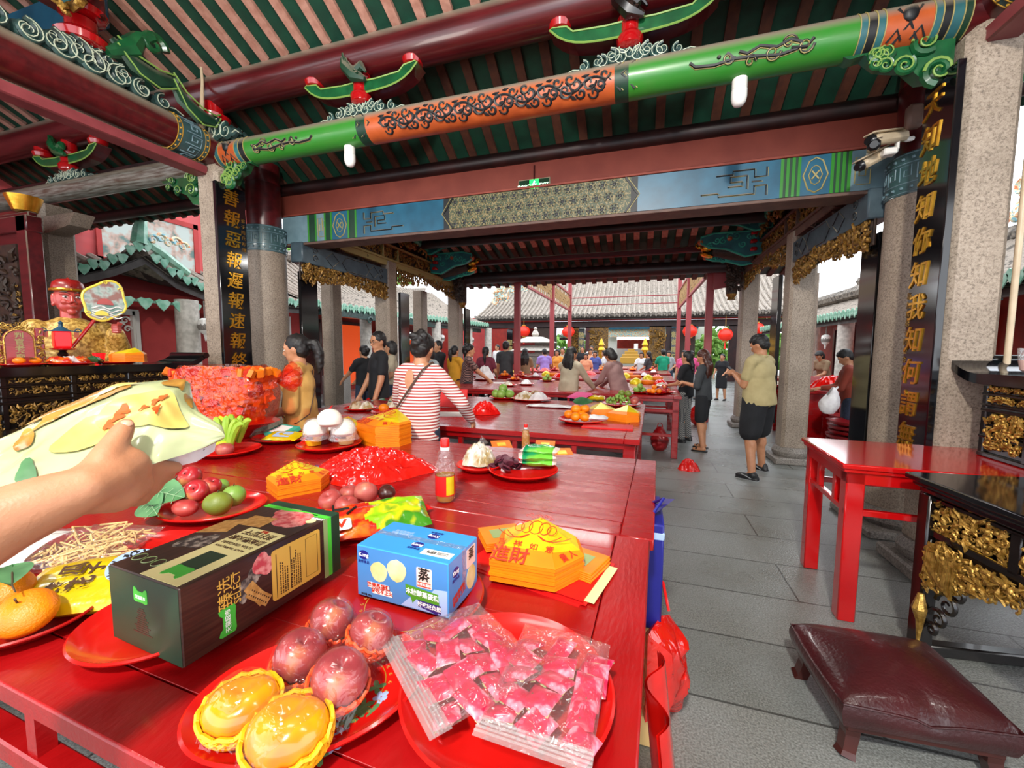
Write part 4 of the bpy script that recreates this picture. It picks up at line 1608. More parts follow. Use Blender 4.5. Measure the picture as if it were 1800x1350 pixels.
mat('statue_robe','#d2ae5c',.42,.12,c2='#9a7530',ns=38,nd=2,lo=.42,hi=.58,bump=.3,bs=60)
mat('statue_cap','#8f1512',.35,c2='#7a100e',ns=9,coat=.2)
mat('fan_rim','#e8d14e',.35)
mat('fan_face','#8d5a4c',.3,c2='#5d7f72',ns=9,nd=3,lo=.42,hi=.62,c3='#a7b5ac',coat=.3)
SF=rad(-106)
t=thing('deity_statue','red faced deity statue in a gold robe holding a round fan','statue',(-5.05,2.42,.594),SF)
t.scale=(.84,.84,.84)
m=M()
m.lathe([(.3,0),(.34,.5),(.33,.9),(.3,1.2),(.2,1.36),(.09,1.42)],28,sy=.72)
caps(m,(.27,.02,1.28),(.36,.12,1.02),.11,.1)
caps(m,(.36,.12,1.02),(.16,.3,.98),.1,.1)
caps(m,(-.27,.02,1.28),(-.38,.1,1.0),.11,.11)
caps(m,(-.38,.1,1.0),(-.29,.3,1.24),.11,.085)
caps(m,(-.3,.2,.98),(-.28,.2,.8),.09,.13)
blend(m,.016,4).ob('robe','statue_robe',t,True,80)
m=M()
z0=1.62
m.ell((0,.0,z0),(.118,.135,.165),None,24,16)
m.ell((0,.035,z0-.075),(.095,.1,.085),None,20,12)
m.ell((0,.1,z0-.145),(.04,.035,.03))
m.tube([(0,.135,z0+.03),(0,.155,z0-.02),(0,.162,z0-.045)],[.012,.018,.024],10)
for s in (-1,1):
 m.ell((s*.022,.145,z0-.05),(.016,.016,.013))
 m.ell((s*.05,.105,z0-.04),(.035,.03,.03))
 m.ell((s*.122,.0,z0-.01),(.016,.03,.06))
 m.ell((s*.125,.01,z0-.065),(.014,.018,.025))
 m.tube([(s*.015,.136,z0+.035),(s*.05,.128,z0+.05),(s*.09,.1,z0+.04)],[.008,.01,.007],8)
m.ell((0,.128,z0-.088),(.035,.018,.01))
m.ell((0,.126,z0-.102),(.028,.018,.01))
m.cyl((0,0,z0-.26),(0,0,z0-.1),.08,.075,20)
blend(m,.007,2).ob('head','statue_skin',t,True,80)
for s in (-1,1):
 m=M()
 m.ell((s*.047,.124,z0+.012),(.022,.012,.011),None,12,8)
 e=m.ob('eye','white_cloth',t)
 m=M()
 m.ell((s*.047,.134,z0+.011),(.009,.005,.009),None,10,6)
 m.ob('pupil','paint_black',e)
 m=M()
 m.tube([(s*.018,.142,z0+.05),(s*.05,.135,z0+.066),(s*.088,.108,z0+.058)],[.003,.006,.002],6)
 m.tube([(s*.024,.137,z0+.02),(s*.047,.137,z0+.027),(s*.072,.122,z0+.018)],[.002,.003,.002],6)
 m.ob('eyebrow','paint_black',t)
m=M()
m.ell((0,.142,z0-.092),(.026,.008,.003))
m.ob('mouth','beam_red',t)
m=M()
m.lathe([(.128,z0+.075),(.132,z0+.12),(.12,z0+.17),(.085,z0+.205),(.03,z0+.215)],28,sy=1.1)
m.tube([(0,-.12,z0+.14),(0,-.07,z0+.205),(0,.02,z0+.222),(0,.1,z0+.19),(0,.142,z0+.12)],.012,8)
m.ob('cap','statue_cap',t)
m=M()
m.tube([(.134*math.cos(a),.146*math.sin(a),z0+.09) for a in [2*PI*k/36 for k in range(36)]],.016,8,closed=True,flat=1)
m.ell((.0,.155,z0+.092),(.014,.01,.014))
m.ob('headband','gold_leaf',t)
m=M()
h=V((-.29,.33,1.3))
m.ell(h,(.045,.04,.055),None,12,8)
for i in range(4):
 zz=h.z+.04-.026*i
 chain(m,[(h.x-.03,h.y+.03,zz),(h.x+.0,h.y+.055,zz),(h.x+.035,h.y+.04,zz),(h.x+.03,h.y+.01,zz)],[.013,.014,.013,.011],8)
chain(m,[(h.x-.035,h.y,h.z+.03),(h.x-.04,h.y+.035,h.z+.055),(h.x-.01,h.y+.05,h.z+.068)],[.015,.014,.011],8)
chain(m,[(h.x-.0,h.y-.06,h.z-.09),h],[.04,.04],10)
blend(m,.006,2).ob('right_hand','statue_skin',t,True,80)
m=M()
h2=V((.1,.36,.95))
m.ell(h2,(.05,.05,.035),None,12,8)
for i in range(4):
 chain(m,[(h2.x+.02,h2.y+.03-.022*i,h2.z),(h2.x+.06,h2.y+.035-.022*i,h2.z-.01),(h2.x+.08,h2.y+.035-.02*i,h2.z-.035)],[.013,.013,.01],8)
chain(m,[(h2.x,h2.y+.03,h2.z+.02),(h2.x+.035,h2.y+.045,h2.z+.035)],[.014,.011],8)
blend(m,.006,2).ob('left_hand','statue_skin',t,True,80)
fan=thing('ceremonial_fan','gold rimmed lobed fan with a painted sun over waves in the statue hand','fan',PX(184,530,-4.68),SF)
P=[]
for k in range(48):
 a=2*PI*k/48
 r_=.15*(1-.1*math.cos(2*a+.2)+.09*math.cos(4*a))-.02*math.exp(-((a-PI*1.5)/.3)**2)
 P.append((r_*math.cos(a)*1.0,r_*math.sin(a)*1.12))
ca,sa=math.cos(rad(24)),math.sin(rad(24))
P=[(p*ca-q*sa,p*sa+q*ca) for p,q in P]
m=M()
m.prism(P,.012,(0,.006,0),(1,0,0),(0,0,1))
m.ob('panel','fan_face',fan,False)
m=M()
m.tube([(p,0,q) for p,q in P],.011,8,closed=True)
for k in (9,15,33,39):
 m.spiral((P[k][0]*.93,.012,P[k][1]*.93),.02,(1,0,0),(0,0,1),1,.006)
m.ob('rim','fan_rim',fan)
m=M()
m.prism([(.055*math.cos(PI*k/12),.055*math.sin(PI*k/12)) for k in range(13)],.004,(-.0,.011,-.03),(-1,0,0),(0,0,1))
m.ob('painted_sun','statue_skin',fan,False)
m=M()
for i in range(4):
 m.tube([(-.11+.02*j,.012,-.055-.028*i+.012*math.sin(j*1.1+i)) for j in range(11)],.006,5)
m.ob('painted_waves','white_cloth',fan)
m=M()
p0=V((.04,-.02,-.12))
m.cyl(p0,p0+V((.19,.02,-.3)),.014,.014,10)
m.ob('rod','red_gloss',fan)
m=M()
m.prism([(.045*math.cos(PI*k/10),.045*math.sin(PI*k/10)) for k in range(11)],.02,(.03,.012,-.13),(-1,0,0),(0,0,1))
m.ob('gold_clasp','fan_rim',fan)
m=M()
t=thing('shrine_screen','tall dark red carved shrine screen at the far left','screen',(-7.6,2.9,0))
m.bb((-8.6,2.9,0),(-6.66,2.98,3.05),.01)
m.bb((-8.6,2.86,2.82),(-6.62,3.0,3.0),.01)
m.bb((-6.82,2.86,0),(-6.64,3.0,3.0),.01)
m.ob('panel','beam_red',t,world=True)
m=M()
m.bb((-8.4,2.88,1.3),(-6.9,2.9,2.7))
m.ob('dark_field','gilt_back',t,world=True)
m=M()
carve(m,(-7.5,2.885,1.3),(1,0,0),(0,0,1),.62,1.3,.04,90,71,0,.05)
m.ob('carving','gilt_back',t,world=True)
m=M()
carve(m,(-6.98,2.88,1.35),(1,0,0),(0,0,1),.12,.9,.04,24,72,0,.025)
m.ob('gilt_trim','gilt_old',t,world=True)
m=M()
m.lathe([(.1,3.06),(.15,3.2),(.155,3.22)],20,(-6.78,2.93,0))
m.th('golden_drum','gold_leaf','short golden cylinder on top of the shrine screen','ornament')
m=M()
m.prism([(0,0),(.62,.0),(.5,-.14),(.1,-.2),(0,-.2)],.2,(-7.26,3.5,3.16),(1,0,0),(0,0,1))
m.th('stone_corbel','granite','grey stone corbel sticking out of the column behind the statue','bracket')
AZ=1.361
def ax(px,X):
 return PX(px,636,X).y
t=thing('spirit_tablet','red name tablet in a carved gold frame reading 判官老爺','tablet',(-4.6,1.89,AZ),SF)
w,h=.17,.3
arc=[(w*.5*math.cos(PI*k/12),h*.68+w*.5*math.sin(PI*k/12)) for k in range(13)]
m=M()
m.prism([(-w*.5,0),(w*.5,0)]+arc,.02,(0,.0,0),(-1,0,0),(0,0,1))
m.ob('panel','lacquer',t,False)
m=M()
m.tube([(p[0]*.9,.023,p[1]*.98) for p in [(w*.5,.01)]+arc+[(-w*.5,.01)]],.006,6)
carve(m,(w*.72,.0,0),(-1,0,0),(0,0,1),.035,h*.95,.03,26,5,0,.014)
carve(m,(-w*.52,.0,0),(-1,0,0),(0,0,1),.035,h*.95,.03,26,6,0,.014)
carve(m,(w*.5,.0,h*.92),(-1,0,0),(0,0,1),w,.06,.03,30,7,0,.014)
m.ob('gold_frame','gilt',t,True,60)
m=M()
m.bb((w*.5,-.03,0),(w*.78,-.0,h),.004)
m.bb((-w*.78,-.03,0),(-w*.5,-.0,h),.004)
m.ob('side_wing','lacquer',t)
R_=rot(0,0,SF)
letters('判\n官\n老\n爺',.05,'paint_cream',t,V((-4.6,1.89,AZ))+R_@V((0,.023,.16)),R_@V((-1,0,0)),(0,0,1),extrude=.002,line=1.0,bold=.001)
t=thing('altar_lamp','glowing red square lamp on a dark turned stand','lamp',(-4.58,ax(112,-4.58),AZ),SF)
mat('lamp_red','#e0121a',.3,emit=.7,ecol='#ff1a20')
m=M()
m.lathe([(.06,0),(.062,.01),(.025,.02),(.035,.045),(.022,.065),(.036,.09),(.02,.115),(.03,.125)],20)
m.ob('stand','black_wood',t)
m=M()
m.lathe([(.055,.125),(.075,.13),(.078,.14),(.05,.15)],24)
m.ob('tray','red_gloss',t)
m=M()
m.box((0,0,.215),(.1,.1,.13),None,.008)
m.ob('shade','lamp_red',t)
m=M()
m.lathe([(.07,.28),(.04,.3),(.015,.32),(.012,.34),(.018,.35),(.0,.37)],8)
for s in (-1,1):
 m.spiral((s*.095,0,.285),.022,(s,0,0),(0,0,1),1.2,.005)
 m.tube([(s*.05,0,.285),(s*.12,0,.28)],.004,5)
m.ob('roof','paint_blue_dk',t)
m=M()
for s in (-1,1):
 m.box((s*.088,0,.255),(.03,.004,.05),None,.002)
m.ob('tassel','paint_orange',t)
mat('plate_red','#cf1713',.22,coat=.3)
mat('plate_deep','#a5120f',.25,coat=.3)
mat('apple','#a8232a',.28,c2='#e0b060',ns=11,nd=4,lo=.45,hi=.72,coat=.2,c3='#bd4a40',stretch=(1,1,.35))
mat('apple_pink','#a5433f',.4,c2='#c98f60',ns=9,nd=4,lo=.46,hi=.76,c3='#b0554c')
mat('peach_apple','#8f2f38',.28,c2='#d09058',ns=16,nd=5,lo=.4,hi=.76,c3='#a8474a',coat=.3,stretch=(1,1,.3))
mat('mango_peach','#f0a012',.2,c2='#e56a1c',ns=11,nd=2,lo=.45,hi=.7,coat=.6)
mat('mango_red','#a82c33',.35,c2='#c25a4a',ns=14,lo=.4,hi=.75)
mat('orange','#f08a0c',.38,c2='#e57706',ns=9,bump=.25,bs=220)
mat('pomelo','#7d8a2e',.45,c2='#6b7a2a',ns=12,bump=.1,bs=200)
mat('guava','#6f9a3a',.4,c2='#86a84a',ns=9)
mat('banana_green','#86b02c',.4,c2='#a2bf3a',ns=14)
mat('banana_yellow','#d9c52c',.4,c2='#b5bf30',ns=14)
mat('leaf_dark','#24492a',.4,c2='#35633a',ns=18)
mat('leaf_green','#3f6f45',.5,c2='#578a58',ns=18)
mat('leaf_vein','#93b48a',.5)
mat('stem','#4a3a24',.7)
mat('foam_orange','#f0551c',.5)
mat('foam_yellow','#f2b414',.45)
mat('bun','#f0e8dc',.6,c2='#e6dccb',ns=9)
mat('steam_cup','#f2b81e',.35)
mat('cup_dark','#5d1116',.35)
mat('cup_cream','#e9c583',.4)
mat('ink_red','#c2321a',.5)
mat('ink_black','#17120e',.5)
mat('ink_white','#f4f4f0',.5)
mat('ink_brown','#4d3018',.5)
mat('joss_gold','#e8d424',.3,.2,c2='#d8b814',ns=14,bump=.2,bs=40)
mat('joss_orange','#f08708',.45,c2='#e87a06',ns=12)
mat('joss_red','#cf1312',.5)
mat('paper_orange','#e8790c',.55,c2='#d96a0a',ns=9)
mat('paper_white','#eceae6',.6)
mat('glass_oil','#e09a10',.1,trans=.55,coat=.3)
mat('plastic_bag_red','#e8170f',.16,c2='#c80f0c',ns=9,nd=2,coat=.4)
mat('snack_green','#8cc218',.22,c2='#3f8a1c',ns=10,nd=2,lo=.45,hi=.6,c3='#d8d21a',bump=.4,bs=30,coat=.5)
mat('snack_red','#c2200f',.25,c2='#e8791a',ns=16,nd=3,lo=.45,hi=.6,bump=.3,bs=30,coat=.4)
mat('packet_emerald','#0f8a54',.2,c2='#69b83a',ns=9,nd=1,lo=.45,hi=.55,coat=.5,bump=.3,bs=40)
mat('purple_chips','#4d1d2a',.6,c2='#63293a',ns=20)
mat('clear_bag','#d8d2c4',.2,c2='#a48b5a',ns=16,nd=4,lo=.4,hi=.6,coat=.5,bump=.8,bs=35)
mat('brown_bag','#8a5f3a',.3,c2='#c9b79a',ns=18,nd=4,lo=.4,hi=.6,coat=.5,bump=.8,bs=35)
mat('white_bag','#e4e2e2',.3,c2='#c9c4c6',ns=12,bump=.5,bs=22)
mat('seed_yellow','#d8b90c',.25,c2='#c7a508',ns=7,coat=.4,bump=.25,bs=26)
mat('rose_packet','#c20d38',.35,c2='#ef93a6',ns=38,nd=2,lo=.44,hi=.66,c3='#d4224f',coat=.15)
mat('rose_packet_band','#5f5238',.4,c2='#cfc48e',ns=30,nd=2,lo=.4,hi=.6)
mat('bread_bag','#bfc79c',.24,c2='#b0b888',ns=7,bump=.35,bs=12,coat=.5)
mat('bread_tan','#b98d3e',.3,c2='#8d5f24',ns=18,coat=.3)
mat('bread_cream','#dfc878',.3,c2='#d0b45a',ns=12,coat=.3)
mat('skin','#bd8663',.5,c2='#b27a58',ns=16,sss=.08,bump=.08,bs=260)
mat('box_blue','#3f9be0',.3,c2='#3a92d8',ns=5,coat=.2)
mat('box_blue_front','#4a86c4',.32,c2='#4480be',ns=5,coat=.2)
mat('logo_blue','#1c1f7a',.35)
mat('cake','#e6dcae',.5,c2='#c2a83a',ns=14,lo=.35,hi=.75)
mat('speech_green','#4b8f24',.4)
mat('speech_purple','#2a2072',.4)
mat('label_pink','#f2cdc2',.4)
mat('haze_blue','#9fb9e4',.4)
mat('box_green','#173b28',.4)
mat('box_lime','#4ccc3a',.4)
mat('box_sage','#8fa368',.4)
mat('box_cream','#efe3a0',.4)
mat('box_amber','#dfae4a',.4)
mat('tmall_green','#45b83e',.4)
mat('box_wood','#43291f',.35,c2='#2e1a14',ns=6,stretch=(30,1.4,30),coat=.2)
mat('ham','#c9414a',.4,c2='#e8948c',ns=60,lo=.4,hi=.6)
mat('truffle','#3a2f2c',.6,c2='#b0a090',ns=70,lo=.45,hi=.7)
mat('cracker','#d3a05a',.5,c2='#b07a36',ns=70)
mat('clear_pvc','#eef4f4',.05,trans=.9,coat=.3)
film('film_clear','#ffffff',.035,.09,.8,30,.3)
film('film_tight','#fff4f0',.01,.07,.5,34,.16)
film('film_white','#ffffff',.12,.12,.8,18,.35)
film('film_red','#f01a10',.72,.1,.9,14)
film('film_orange','#ff6a2a',.03,.07,.9,22,.22)
def plate(label,c,r,z=TZ,el=1.0,rz=0,m_='plate_red',h=.03,deco=True,group=None):
 """melamine plate; c its centre, r rim radius, el = length ratio of an oval one"""
 t=thing('offering_plate',label,'plate',(c[0],c[1],z),rz,group)
 m=M()
 m.lathe([(r*.3,.0005),(r*.68,.0005),(r*.72,.004),(r*.92,h*.72),(r*1.0,h*.86),(r*1.01,h),(r*.985,h+.003),(r*.95,h*.95),(r*.88,h*.66),(r*.7,.009),(r*.3,.0075),(.001,.0072)],56,sx=el)
 m.ob('dish',m_,t,True,60)
 if deco:
  m=M()
  m.tube([(r*.62*el*math.cos(2*PI*k/48),r*.62*math.sin(2*PI*k/48),.0085) for k in range(48)],.0012,4,closed=True)
  for k in range(30):
   a=2*PI*k/30
   m.spiral((r*.66*el*math.cos(a),r*.66*math.sin(a),.0095),r*.025,(math.cos(a),math.sin(a),0),(-math.sin(a),math.cos(a),0),1,.001,10)
  m.ob('gold_scrolls','paint_gold',t)
 return t
def fruit_mesh(r,kind='apple',seed=0):
 m=M()
 if kind=='apple':
  pr=[(.001,-.72),(.2,-.84),(.42,-.88),(.72,-.66),(.94,-.2),(1,.15),(.9,.55),(.62,.8),(.35,.84),(.14,.7),(.001,.52)]
 elif kind=='pear':
  pr=[(.001,-.95),(.3,-.92),(.7,-.66),(.96,-.2),(1,.15),(.84,.6),(.5,.88),(.2,.97),(.001,.96)]
 else:
  pr=[(.001,-.84),(.3,-.82),(.7,-.62),(.96,-.2),(1,.08),(.9,.45),(.6,.74),(.28,.85),(.08,.84),(.001,.82)]
 P=[]
 for i in range(len(pr)-1):
  for k in range(2):
   P.append((lerp(pr[i][0],pr[i+1][0],k/2),lerp(pr[i][1],pr[i+1][1],k/2)))
 P.append(pr[-1])
 for _ in range(2):
  P=[P[0]]+[((P[i-1][0]+2*P[i][0]+P[i+1][0])/4,(P[i-1][1]+2*P[i][1]+P[i+1][1])/4) for i in range(1,len(P)-1)]+[P[-1]]
 m.lathe([(a*r,b*r) for a,b in P],24,cap=False)
 m.jit(r*.05,1/r*.6,seed)
 return m
def fruit(name,label,cat,c,r,matn,kind='apple',R=(0,0),sc=(1,1,1),group=None,stem=True,seed=0):
 t=thing(name,label,cat,c,0,group,rx=R[0],ry=R[1])
 m=fruit_mesh(r,kind,seed)
 m.v=[V((p.x*sc[0],p.y*sc[1],p.z*sc[2])) for p in m.v]
 m.ob('flesh',matn,t,True,80)
 if stem:
  m=M()
  z0=r*sc[2]*(.5 if kind=='apple' else.8)
  m.tube([(0,0,z0),(r*.05,0,z0+r*.2),(r*.14,.0,z0+r*.36)],[r*.04,r*.035,r*.05],6)
  m.ob('stem','stem',t)
 return t
def net(m,r,sc,z0=-.85,z1=.1,n=22,th=.0026,tilt=(0,0)):
 """foam net hugging the lower half of a fruit of radius r: two families of crossing strands"""
 R=rot(*tilt,0)
 for fam in (1,-1):
  for k in range(n):
   pts=[]
   for i in range(9):
    q=i/8
    zz=lerp(z0,z1,q)
    a=2*PI*k/n+fam*q*.9
    rr=math.sqrt(max(.02,1-zz*zz))*1.03
    pts.append(R@V((r*sc[0]*rr*math.cos(a),r*sc[1]*rr*math.sin(a),r*sc[2]*zz)))
   m.tube(pts,th,5)
 rr=math.sqrt(1-z1*z1)*1.04
 m.tube([R@V((r*sc[0]*rr*math.cos(2*PI*k/40),r*sc[1]*rr*math.sin(2*PI*k/40),r*sc[2]*(z1+.07*math.sin(k*2.2)))) for k in range(40)],th*1.1,5,closed=True)
 return m
def pillow(L,Wd,H,nu=30,nv=22,seed=0,wr=.25,seal=.06,ridges=0,corner=8):
 """flat film bag lying in xy, L along x, puffed to height H, with flat sealed ends"""
 m=M()
 def side(s):
  def fn(u,v):
   a,b=u*2-1,v*2-1
   e=max(0,1-abs(a)**3.0)*max(0,1-abs(b)**2.6)
   if abs(a)>1-seal*2:
    e*=max(0,(1-abs(a))/(seal*2))**1.2
   w=noise.noise(V((a*3.1+seed,b*3.3,s*5+seed)))*.6+abs(noise.noise(V((a*6+seed,b*7-seed,s*3))))*.7
   x=a*L/2
   y=b*Wd/2*(1-.05*math.cos(a*PI/2)*0+.03*noise.noise(V((a*4,s*0,seed))))
   z=s*H*.5*e**.55*(1+wr*w)+H*.5*wr*.5*noise.noise(V((a*2.3,b*2.1,seed+9)))
   return V((x,y,z+H*.5))
  return fn
 m.grid(side(1),nu,nv)
 k=len(m.f)
 m.grid(side(-1),nu,nv)
 for i in range(k,len(m.f)):
  m.f[i]=m.f[i][::-1]
 return m
def heap(L,Wd,H,nu=34,nv=30,seed=0,rough=.5,sharp=2.2):
 """crumpled plastic heap: a dome broken by sharp random folds"""
 m=M()
 def fn(u,v):
  a,b=u*2-1,v*2-1
  ang=math.atan2(b,a)
  rr=min(1,math.hypot(a,b)/max(abs(math.cos(ang)),abs(math.sin(ang)),.01)*max(abs(math.cos(ang)),abs(math.sin(ang))))
  d=max(abs(a),abs(b))
  k=1+.16*noise.noise(V((math.cos(ang)*1.7+seed,math.sin(ang)*1.7,seed)))*1.6
  x,y=math.cos(ang)*d*L/2*k,math.sin(ang)*d*Wd/2*k
  f=1-abs(noise.noise(V((x*6/L+seed,y*6/Wd,seed))))*1.6
  g=1-abs(noise.noise(V((x*15/L-seed,y*15/Wd,3+seed))))*1.8
  z=H*(1-d**2.2)*(.55+rough*.45*f+rough*.3*g)
  return V((x,y,max(.0015,z)))
 m.grid(fn,nu,nv)
 return m
def ranim(o):
 return o
plate('oval red plate with printed flowers under the netted fruit',(-.535,.545),.142,el=1.36,rz=rad(38))
plate('large plain round red plate under the bags of pink packets',(-.213,.655),.187,deco=False,h=.032)
plate('red plate with gold scroll border under the blue cake box',(-.517,.835),.175,m_='plate_deep')
plate('red plate half hidden under the near end of the cracker box',(-1.0,.6),.155,m_='plate_red',deco=False)
plate('red oval plate at the left edge holding the nearest oranges',(-1.31,.49),.12,el=1.25,rz=rad(20),m_='plate_deep',deco=False)
plate('red plate rim showing behind the bag of dried noodles',(-1.36,.77),.15,deco=False)
plate('oval red plate with apples and green pears behind the cracker box',(-1.53,1.1),.15,el=1.2,rz=rad(20),deco=False)
plate('red plate with apples and the lime green snack bag',(-.95,1.2),.165,el=1.2,rz=rad(30),deco=False)
plate('red plate with three white buns on cups',(-1.86,2.08),.19,deco=False,h=.035)
plate('small red plate with a clear bag of walnuts',(-.79,1.95),.12,deco=False)
plate('red plate with purple chips and the green packet',(-.545,1.93),.172,deco=False,h=.034)
plate('red plate with the green banana bunch',(-2.33,1.78),.17,deco=False)
plate('dark red tray with mint green snack box beside the bananas',(-2.32,2.16),.17,el=1.15,rz=0,m_='plate_deep',deco=False)
t0=TZ+.012
for i,(px,py,r_,z_,lab) in enumerate(((583,1092,.044,.048,'farthest red fruit of the film wrapped tray, shining on its right'),(652,1115,.043,.052,'right red fruit of the film wrapped tray in an orange net'),(527,1153,.046,.05,'left red fruit of the film wrapped tray'),(597,1193,.047,.056,'nearest large red fruit of the film wrapped tray in an orange net'))):
 p=PZ(px,py,t0+z_)
 f=fruit('wrapped_apple',lab,'fruit',p,r_,'peach_apple','apple',(rad(-25+9*i),rad(18)),(1,1,.98),stem=False,seed=i)
 m=net(M(),r_,(1.02,1.02,1.02),-.97,-.12 if i in (1,3) else -.45,18,.0032)
 m.ob('foam_net','foam_orange',f)
for i,(px,py,r_,rz,lab) in enumerate(((425,1242,.05,.5,'left yellow orange fruit in a yellow foam net'),(507,1287,.054,.25,'nearest yellow orange fruit in a yellow foam net'))):
 p=PZ(px,py,t0+.042)
 t=thing('netted_peach',lab,'fruit',p,rz)
 m=fruit_mesh(r_,'orange',7+i)
 for k,q in enumerate(m.v):
  cre=.0065*math.exp(-(q.x/.011)**2)*max(0,q.z/r_+.2)*(1 if abs(q.y)<r_*.8 else.5)
  dent=.014*math.exp(-((q.x*q.x+(q.y-.012)**2)/.0005)) if q.z>0 else 0
  m.v[k]=V((q.x*1.12,q.y*.98,q.z*.92-cre-dent*.6))
 m.ob('flesh','mango_peach',t,True,80)
 m=net(M(),r_,(1.13,1.0,.93),-.97,.12,24,.0036,(rad(14),0))
 m.ob('foam_net','foam_yellow',t)
m=M()
def filmtop(cs,zadd,n=40,lo=TZ+.03):
 """cling film draped over spheres cs = [(x, y, z, r)]"""
 x0,x1=min(c[0]-c[3]*1.15 for c in cs),max(c[0]+c[3]*1.15 for c in cs)
 y0,y1=min(c[1]-c[3]*1.15 for c in cs),max(c[1]+c[3]*1.15 for c in cs)
 def h(x,y):
  s=0
  for cx,cy,cz,r in cs:
   d2=(x-cx)**2+(y-cy)**2
   q=cz+math.sqrt(max(0,(r*1.05)**2-d2)) if d2<(r*1.05)**2 else cz-(math.sqrt(d2)-r*1.05)*1.6
   s+=math.exp(q*90)
  return math.log(s)/90
 vs,idx=[],{}
 for j in range(n):
  for i in range(n):
   x,y=lerp(x0,x1,i/(n-1)),lerp(y0,y1,j/(n-1))
   z=h(x,y)
   if z>lo:
    idx[i,j]=len(vs)
    vs.append((x,y,z+zadd+.0012*noise.noise(V((x*60,y*60,0)))))
 fs=[]
 for j in range(n-1):
  for i in range(n-1):
   q=[(i,j),(i+1,j),(i+1,j+1),(i,j+1)]
   if all(k in idx for k in q):
    fs.append(tuple(idx[k] for k in q))
 return M().add(vs,fs)
cs=[(*PZ(px,py,t0+z),r) for px,py,r,z in ((583,1092,.044,.048),(652,1115,.043,.052),(527,1153,.046,.05),(597,1193,.047,.056))]
filmtop(cs,.001).th('cling_film','film_tight','clear cling film stretched over the four red fruits','film',kind='thing')
cs=[(*PZ(px,py,t0+.036),r) for px,py,r in ((425,1242,.05),(507,1287,.055))]
filmtop(cs,.001).th('cling_film','film_tight','clear cling film stretched over the two yellow fruits','film',kind='thing')
m=M()
t=bpy.data.objects['offering_plate']
for px,py in ((640,1240),(662,1208),(610,1268),(470,1340),(560,1330),(430,1310),(655,1250),(628,1250),(480,1320)):
 p=PZ(px,py,TZ+.0095)
 for k in range(4):
  a=k*1.6+px
  m.ell(p+V((.009*math.cos(a),.009*math.sin(a),0)),(.009,.005,.0006),rot(0,0,a),8,4)
m.ob('printed_leaves','leaf_green',t,world=True)
m=M()
for px,py in ((625,1215),(670,1225),(455,1330),(600,1290),(585,1310)):
 p=PZ(px,py,TZ+.0095)
 for k in range(5):
  a=k*1.256
  m.ell(p+V((.008*math.cos(a),.008*math.sin(a),0)),(.007,.005,.0006),rot(0,0,a),8,4)
m.ob('printed_flowers','haze_blue',t,world=True)
def packet_mesh():
 t=thing('snack_packet','small pink flower printed snack packet','packet',(0,0,0))
 m=pillow(.058,.044,.014,12,9,3,.2,.1)
 m.ob('wrapper','rose_packet',t)
 m=M()
 m.grid(lambda u,v:V((-.016+.012*u,-.021+.042*v,.0135-.011*(v*2-1)**2)),4,9)
 m.grid(lambda u,v:V((.021+.008*u,-.021+.042*v,.0075-.004*(v*2-1)**2)),4,9)
 m.ob('printed_band','rose_packet_band',t)
 return t
pk=packet_mesh()
rnd=random.Random(12)
first=True
def bag_of_packets(label,glab,px,rz,L,Wd,nx,ny,zipy,seed):
 global first
 c=PZ(*px,TZ+.045)
 R=rot(0,0,rz)
 rnd=random.Random(seed)
 for i in range(nx):
  for j in range(ny):
   q=R@V((lerp(-L*.36,L*.36,i/(nx-1))+rnd.uniform(-.008,.008),lerp(-Wd*.34,Wd*.34,j/(ny-1))+rnd.uniform(-.006,.006),0))
   bow=1-((i/(nx-1)*2-1)**2+(j/(ny-1)*2-1)**2)*.35
   loc=(c.x+q.x,c.y+q.y,TZ+.034+.018*max(0,bow)+rnd.uniform(-.004,.004))
   a=rz+rnd.choice((0,PI/2,.35,-.4,1.2))
   if first:
    pk.location=loc
    pk.rotation_euler=(rnd.uniform(-.3,.3),rnd.uniform(-.3,.3),a)
    pk['label']=glab
    pk['group']=glab
    first=False
   else:
    dup(pk,loc,a,glab,glab,rx=rnd.uniform(-.35,.35),ry=rnd.uniform(-.35,.35))
 t=thing('zip_bag',label,'bag',(c.x,c.y,TZ+.033),rz)
 m=pillow(L,Wd,.058,40,30,seed,.35,.05)
 m.ob('film','film_clear',t,True,80)
 m=M()
 for k in range(4):
  m.box((0,zipy+.006*k-.01,.028+.001*k),(L*1.02,.0022,.0022))
 m.box((0,zipy+.0,.0262),(L*1.02,.036,.0012),None,0)
 m.ob('zip_strip','film_white',t)
 return t
bag_of_packets('clear zip bag of pink packets lying left on the big plate','pink flower packet inside the left zip bag',(815,1165),rad(-38),.235,.2,4,4,-.1,3)
bag_of_packets('clear zip bag of pink packets lying right, overlapping the left one','pink flower packet inside the right zip bag',(970,1210),rad(-2),.17,.235,3,5,-.118,8)
def decal(parent,poly,o,ux,uy,matn,name,h=.0006,smooth=False):
 m=M()
 ux,uy=V(ux),V(uy)
 m.prism(poly,h,o,ux,uy)
 return m.ob(name,matn,parent,smooth)
def rect(x0,y0,x1,y1):
 return [(x0,y0),(x1,y0),(x1,y1),(x0,y1)]
def rrect(x0,y0,x1,y1,r,n=4):
 P=[]
 for cx,cy,a in ((x1-r,y0+r,-PI/2),(x1-r,y1-r,0),(x0+r,y1-r,PI/2),(x0+r,y0+r,PI)):
  P+=[(cx+r*math.cos(a+PI/2*k/n),cy+r*math.sin(a+PI/2*k/n)) for k in range(n+1)]
 return P
def oval(cx,cy,rx,ry,n=24,wob=0,sd=0):
 return [(cx+rx*math.cos(2*PI*k/n)*(1+wob*math.sin(3*2*PI*k/n+sd)),cy+ry*math.sin(2*PI*k/n)*(1+wob*math.sin(3*2*PI*k/n+sd))) for k in range(n)]
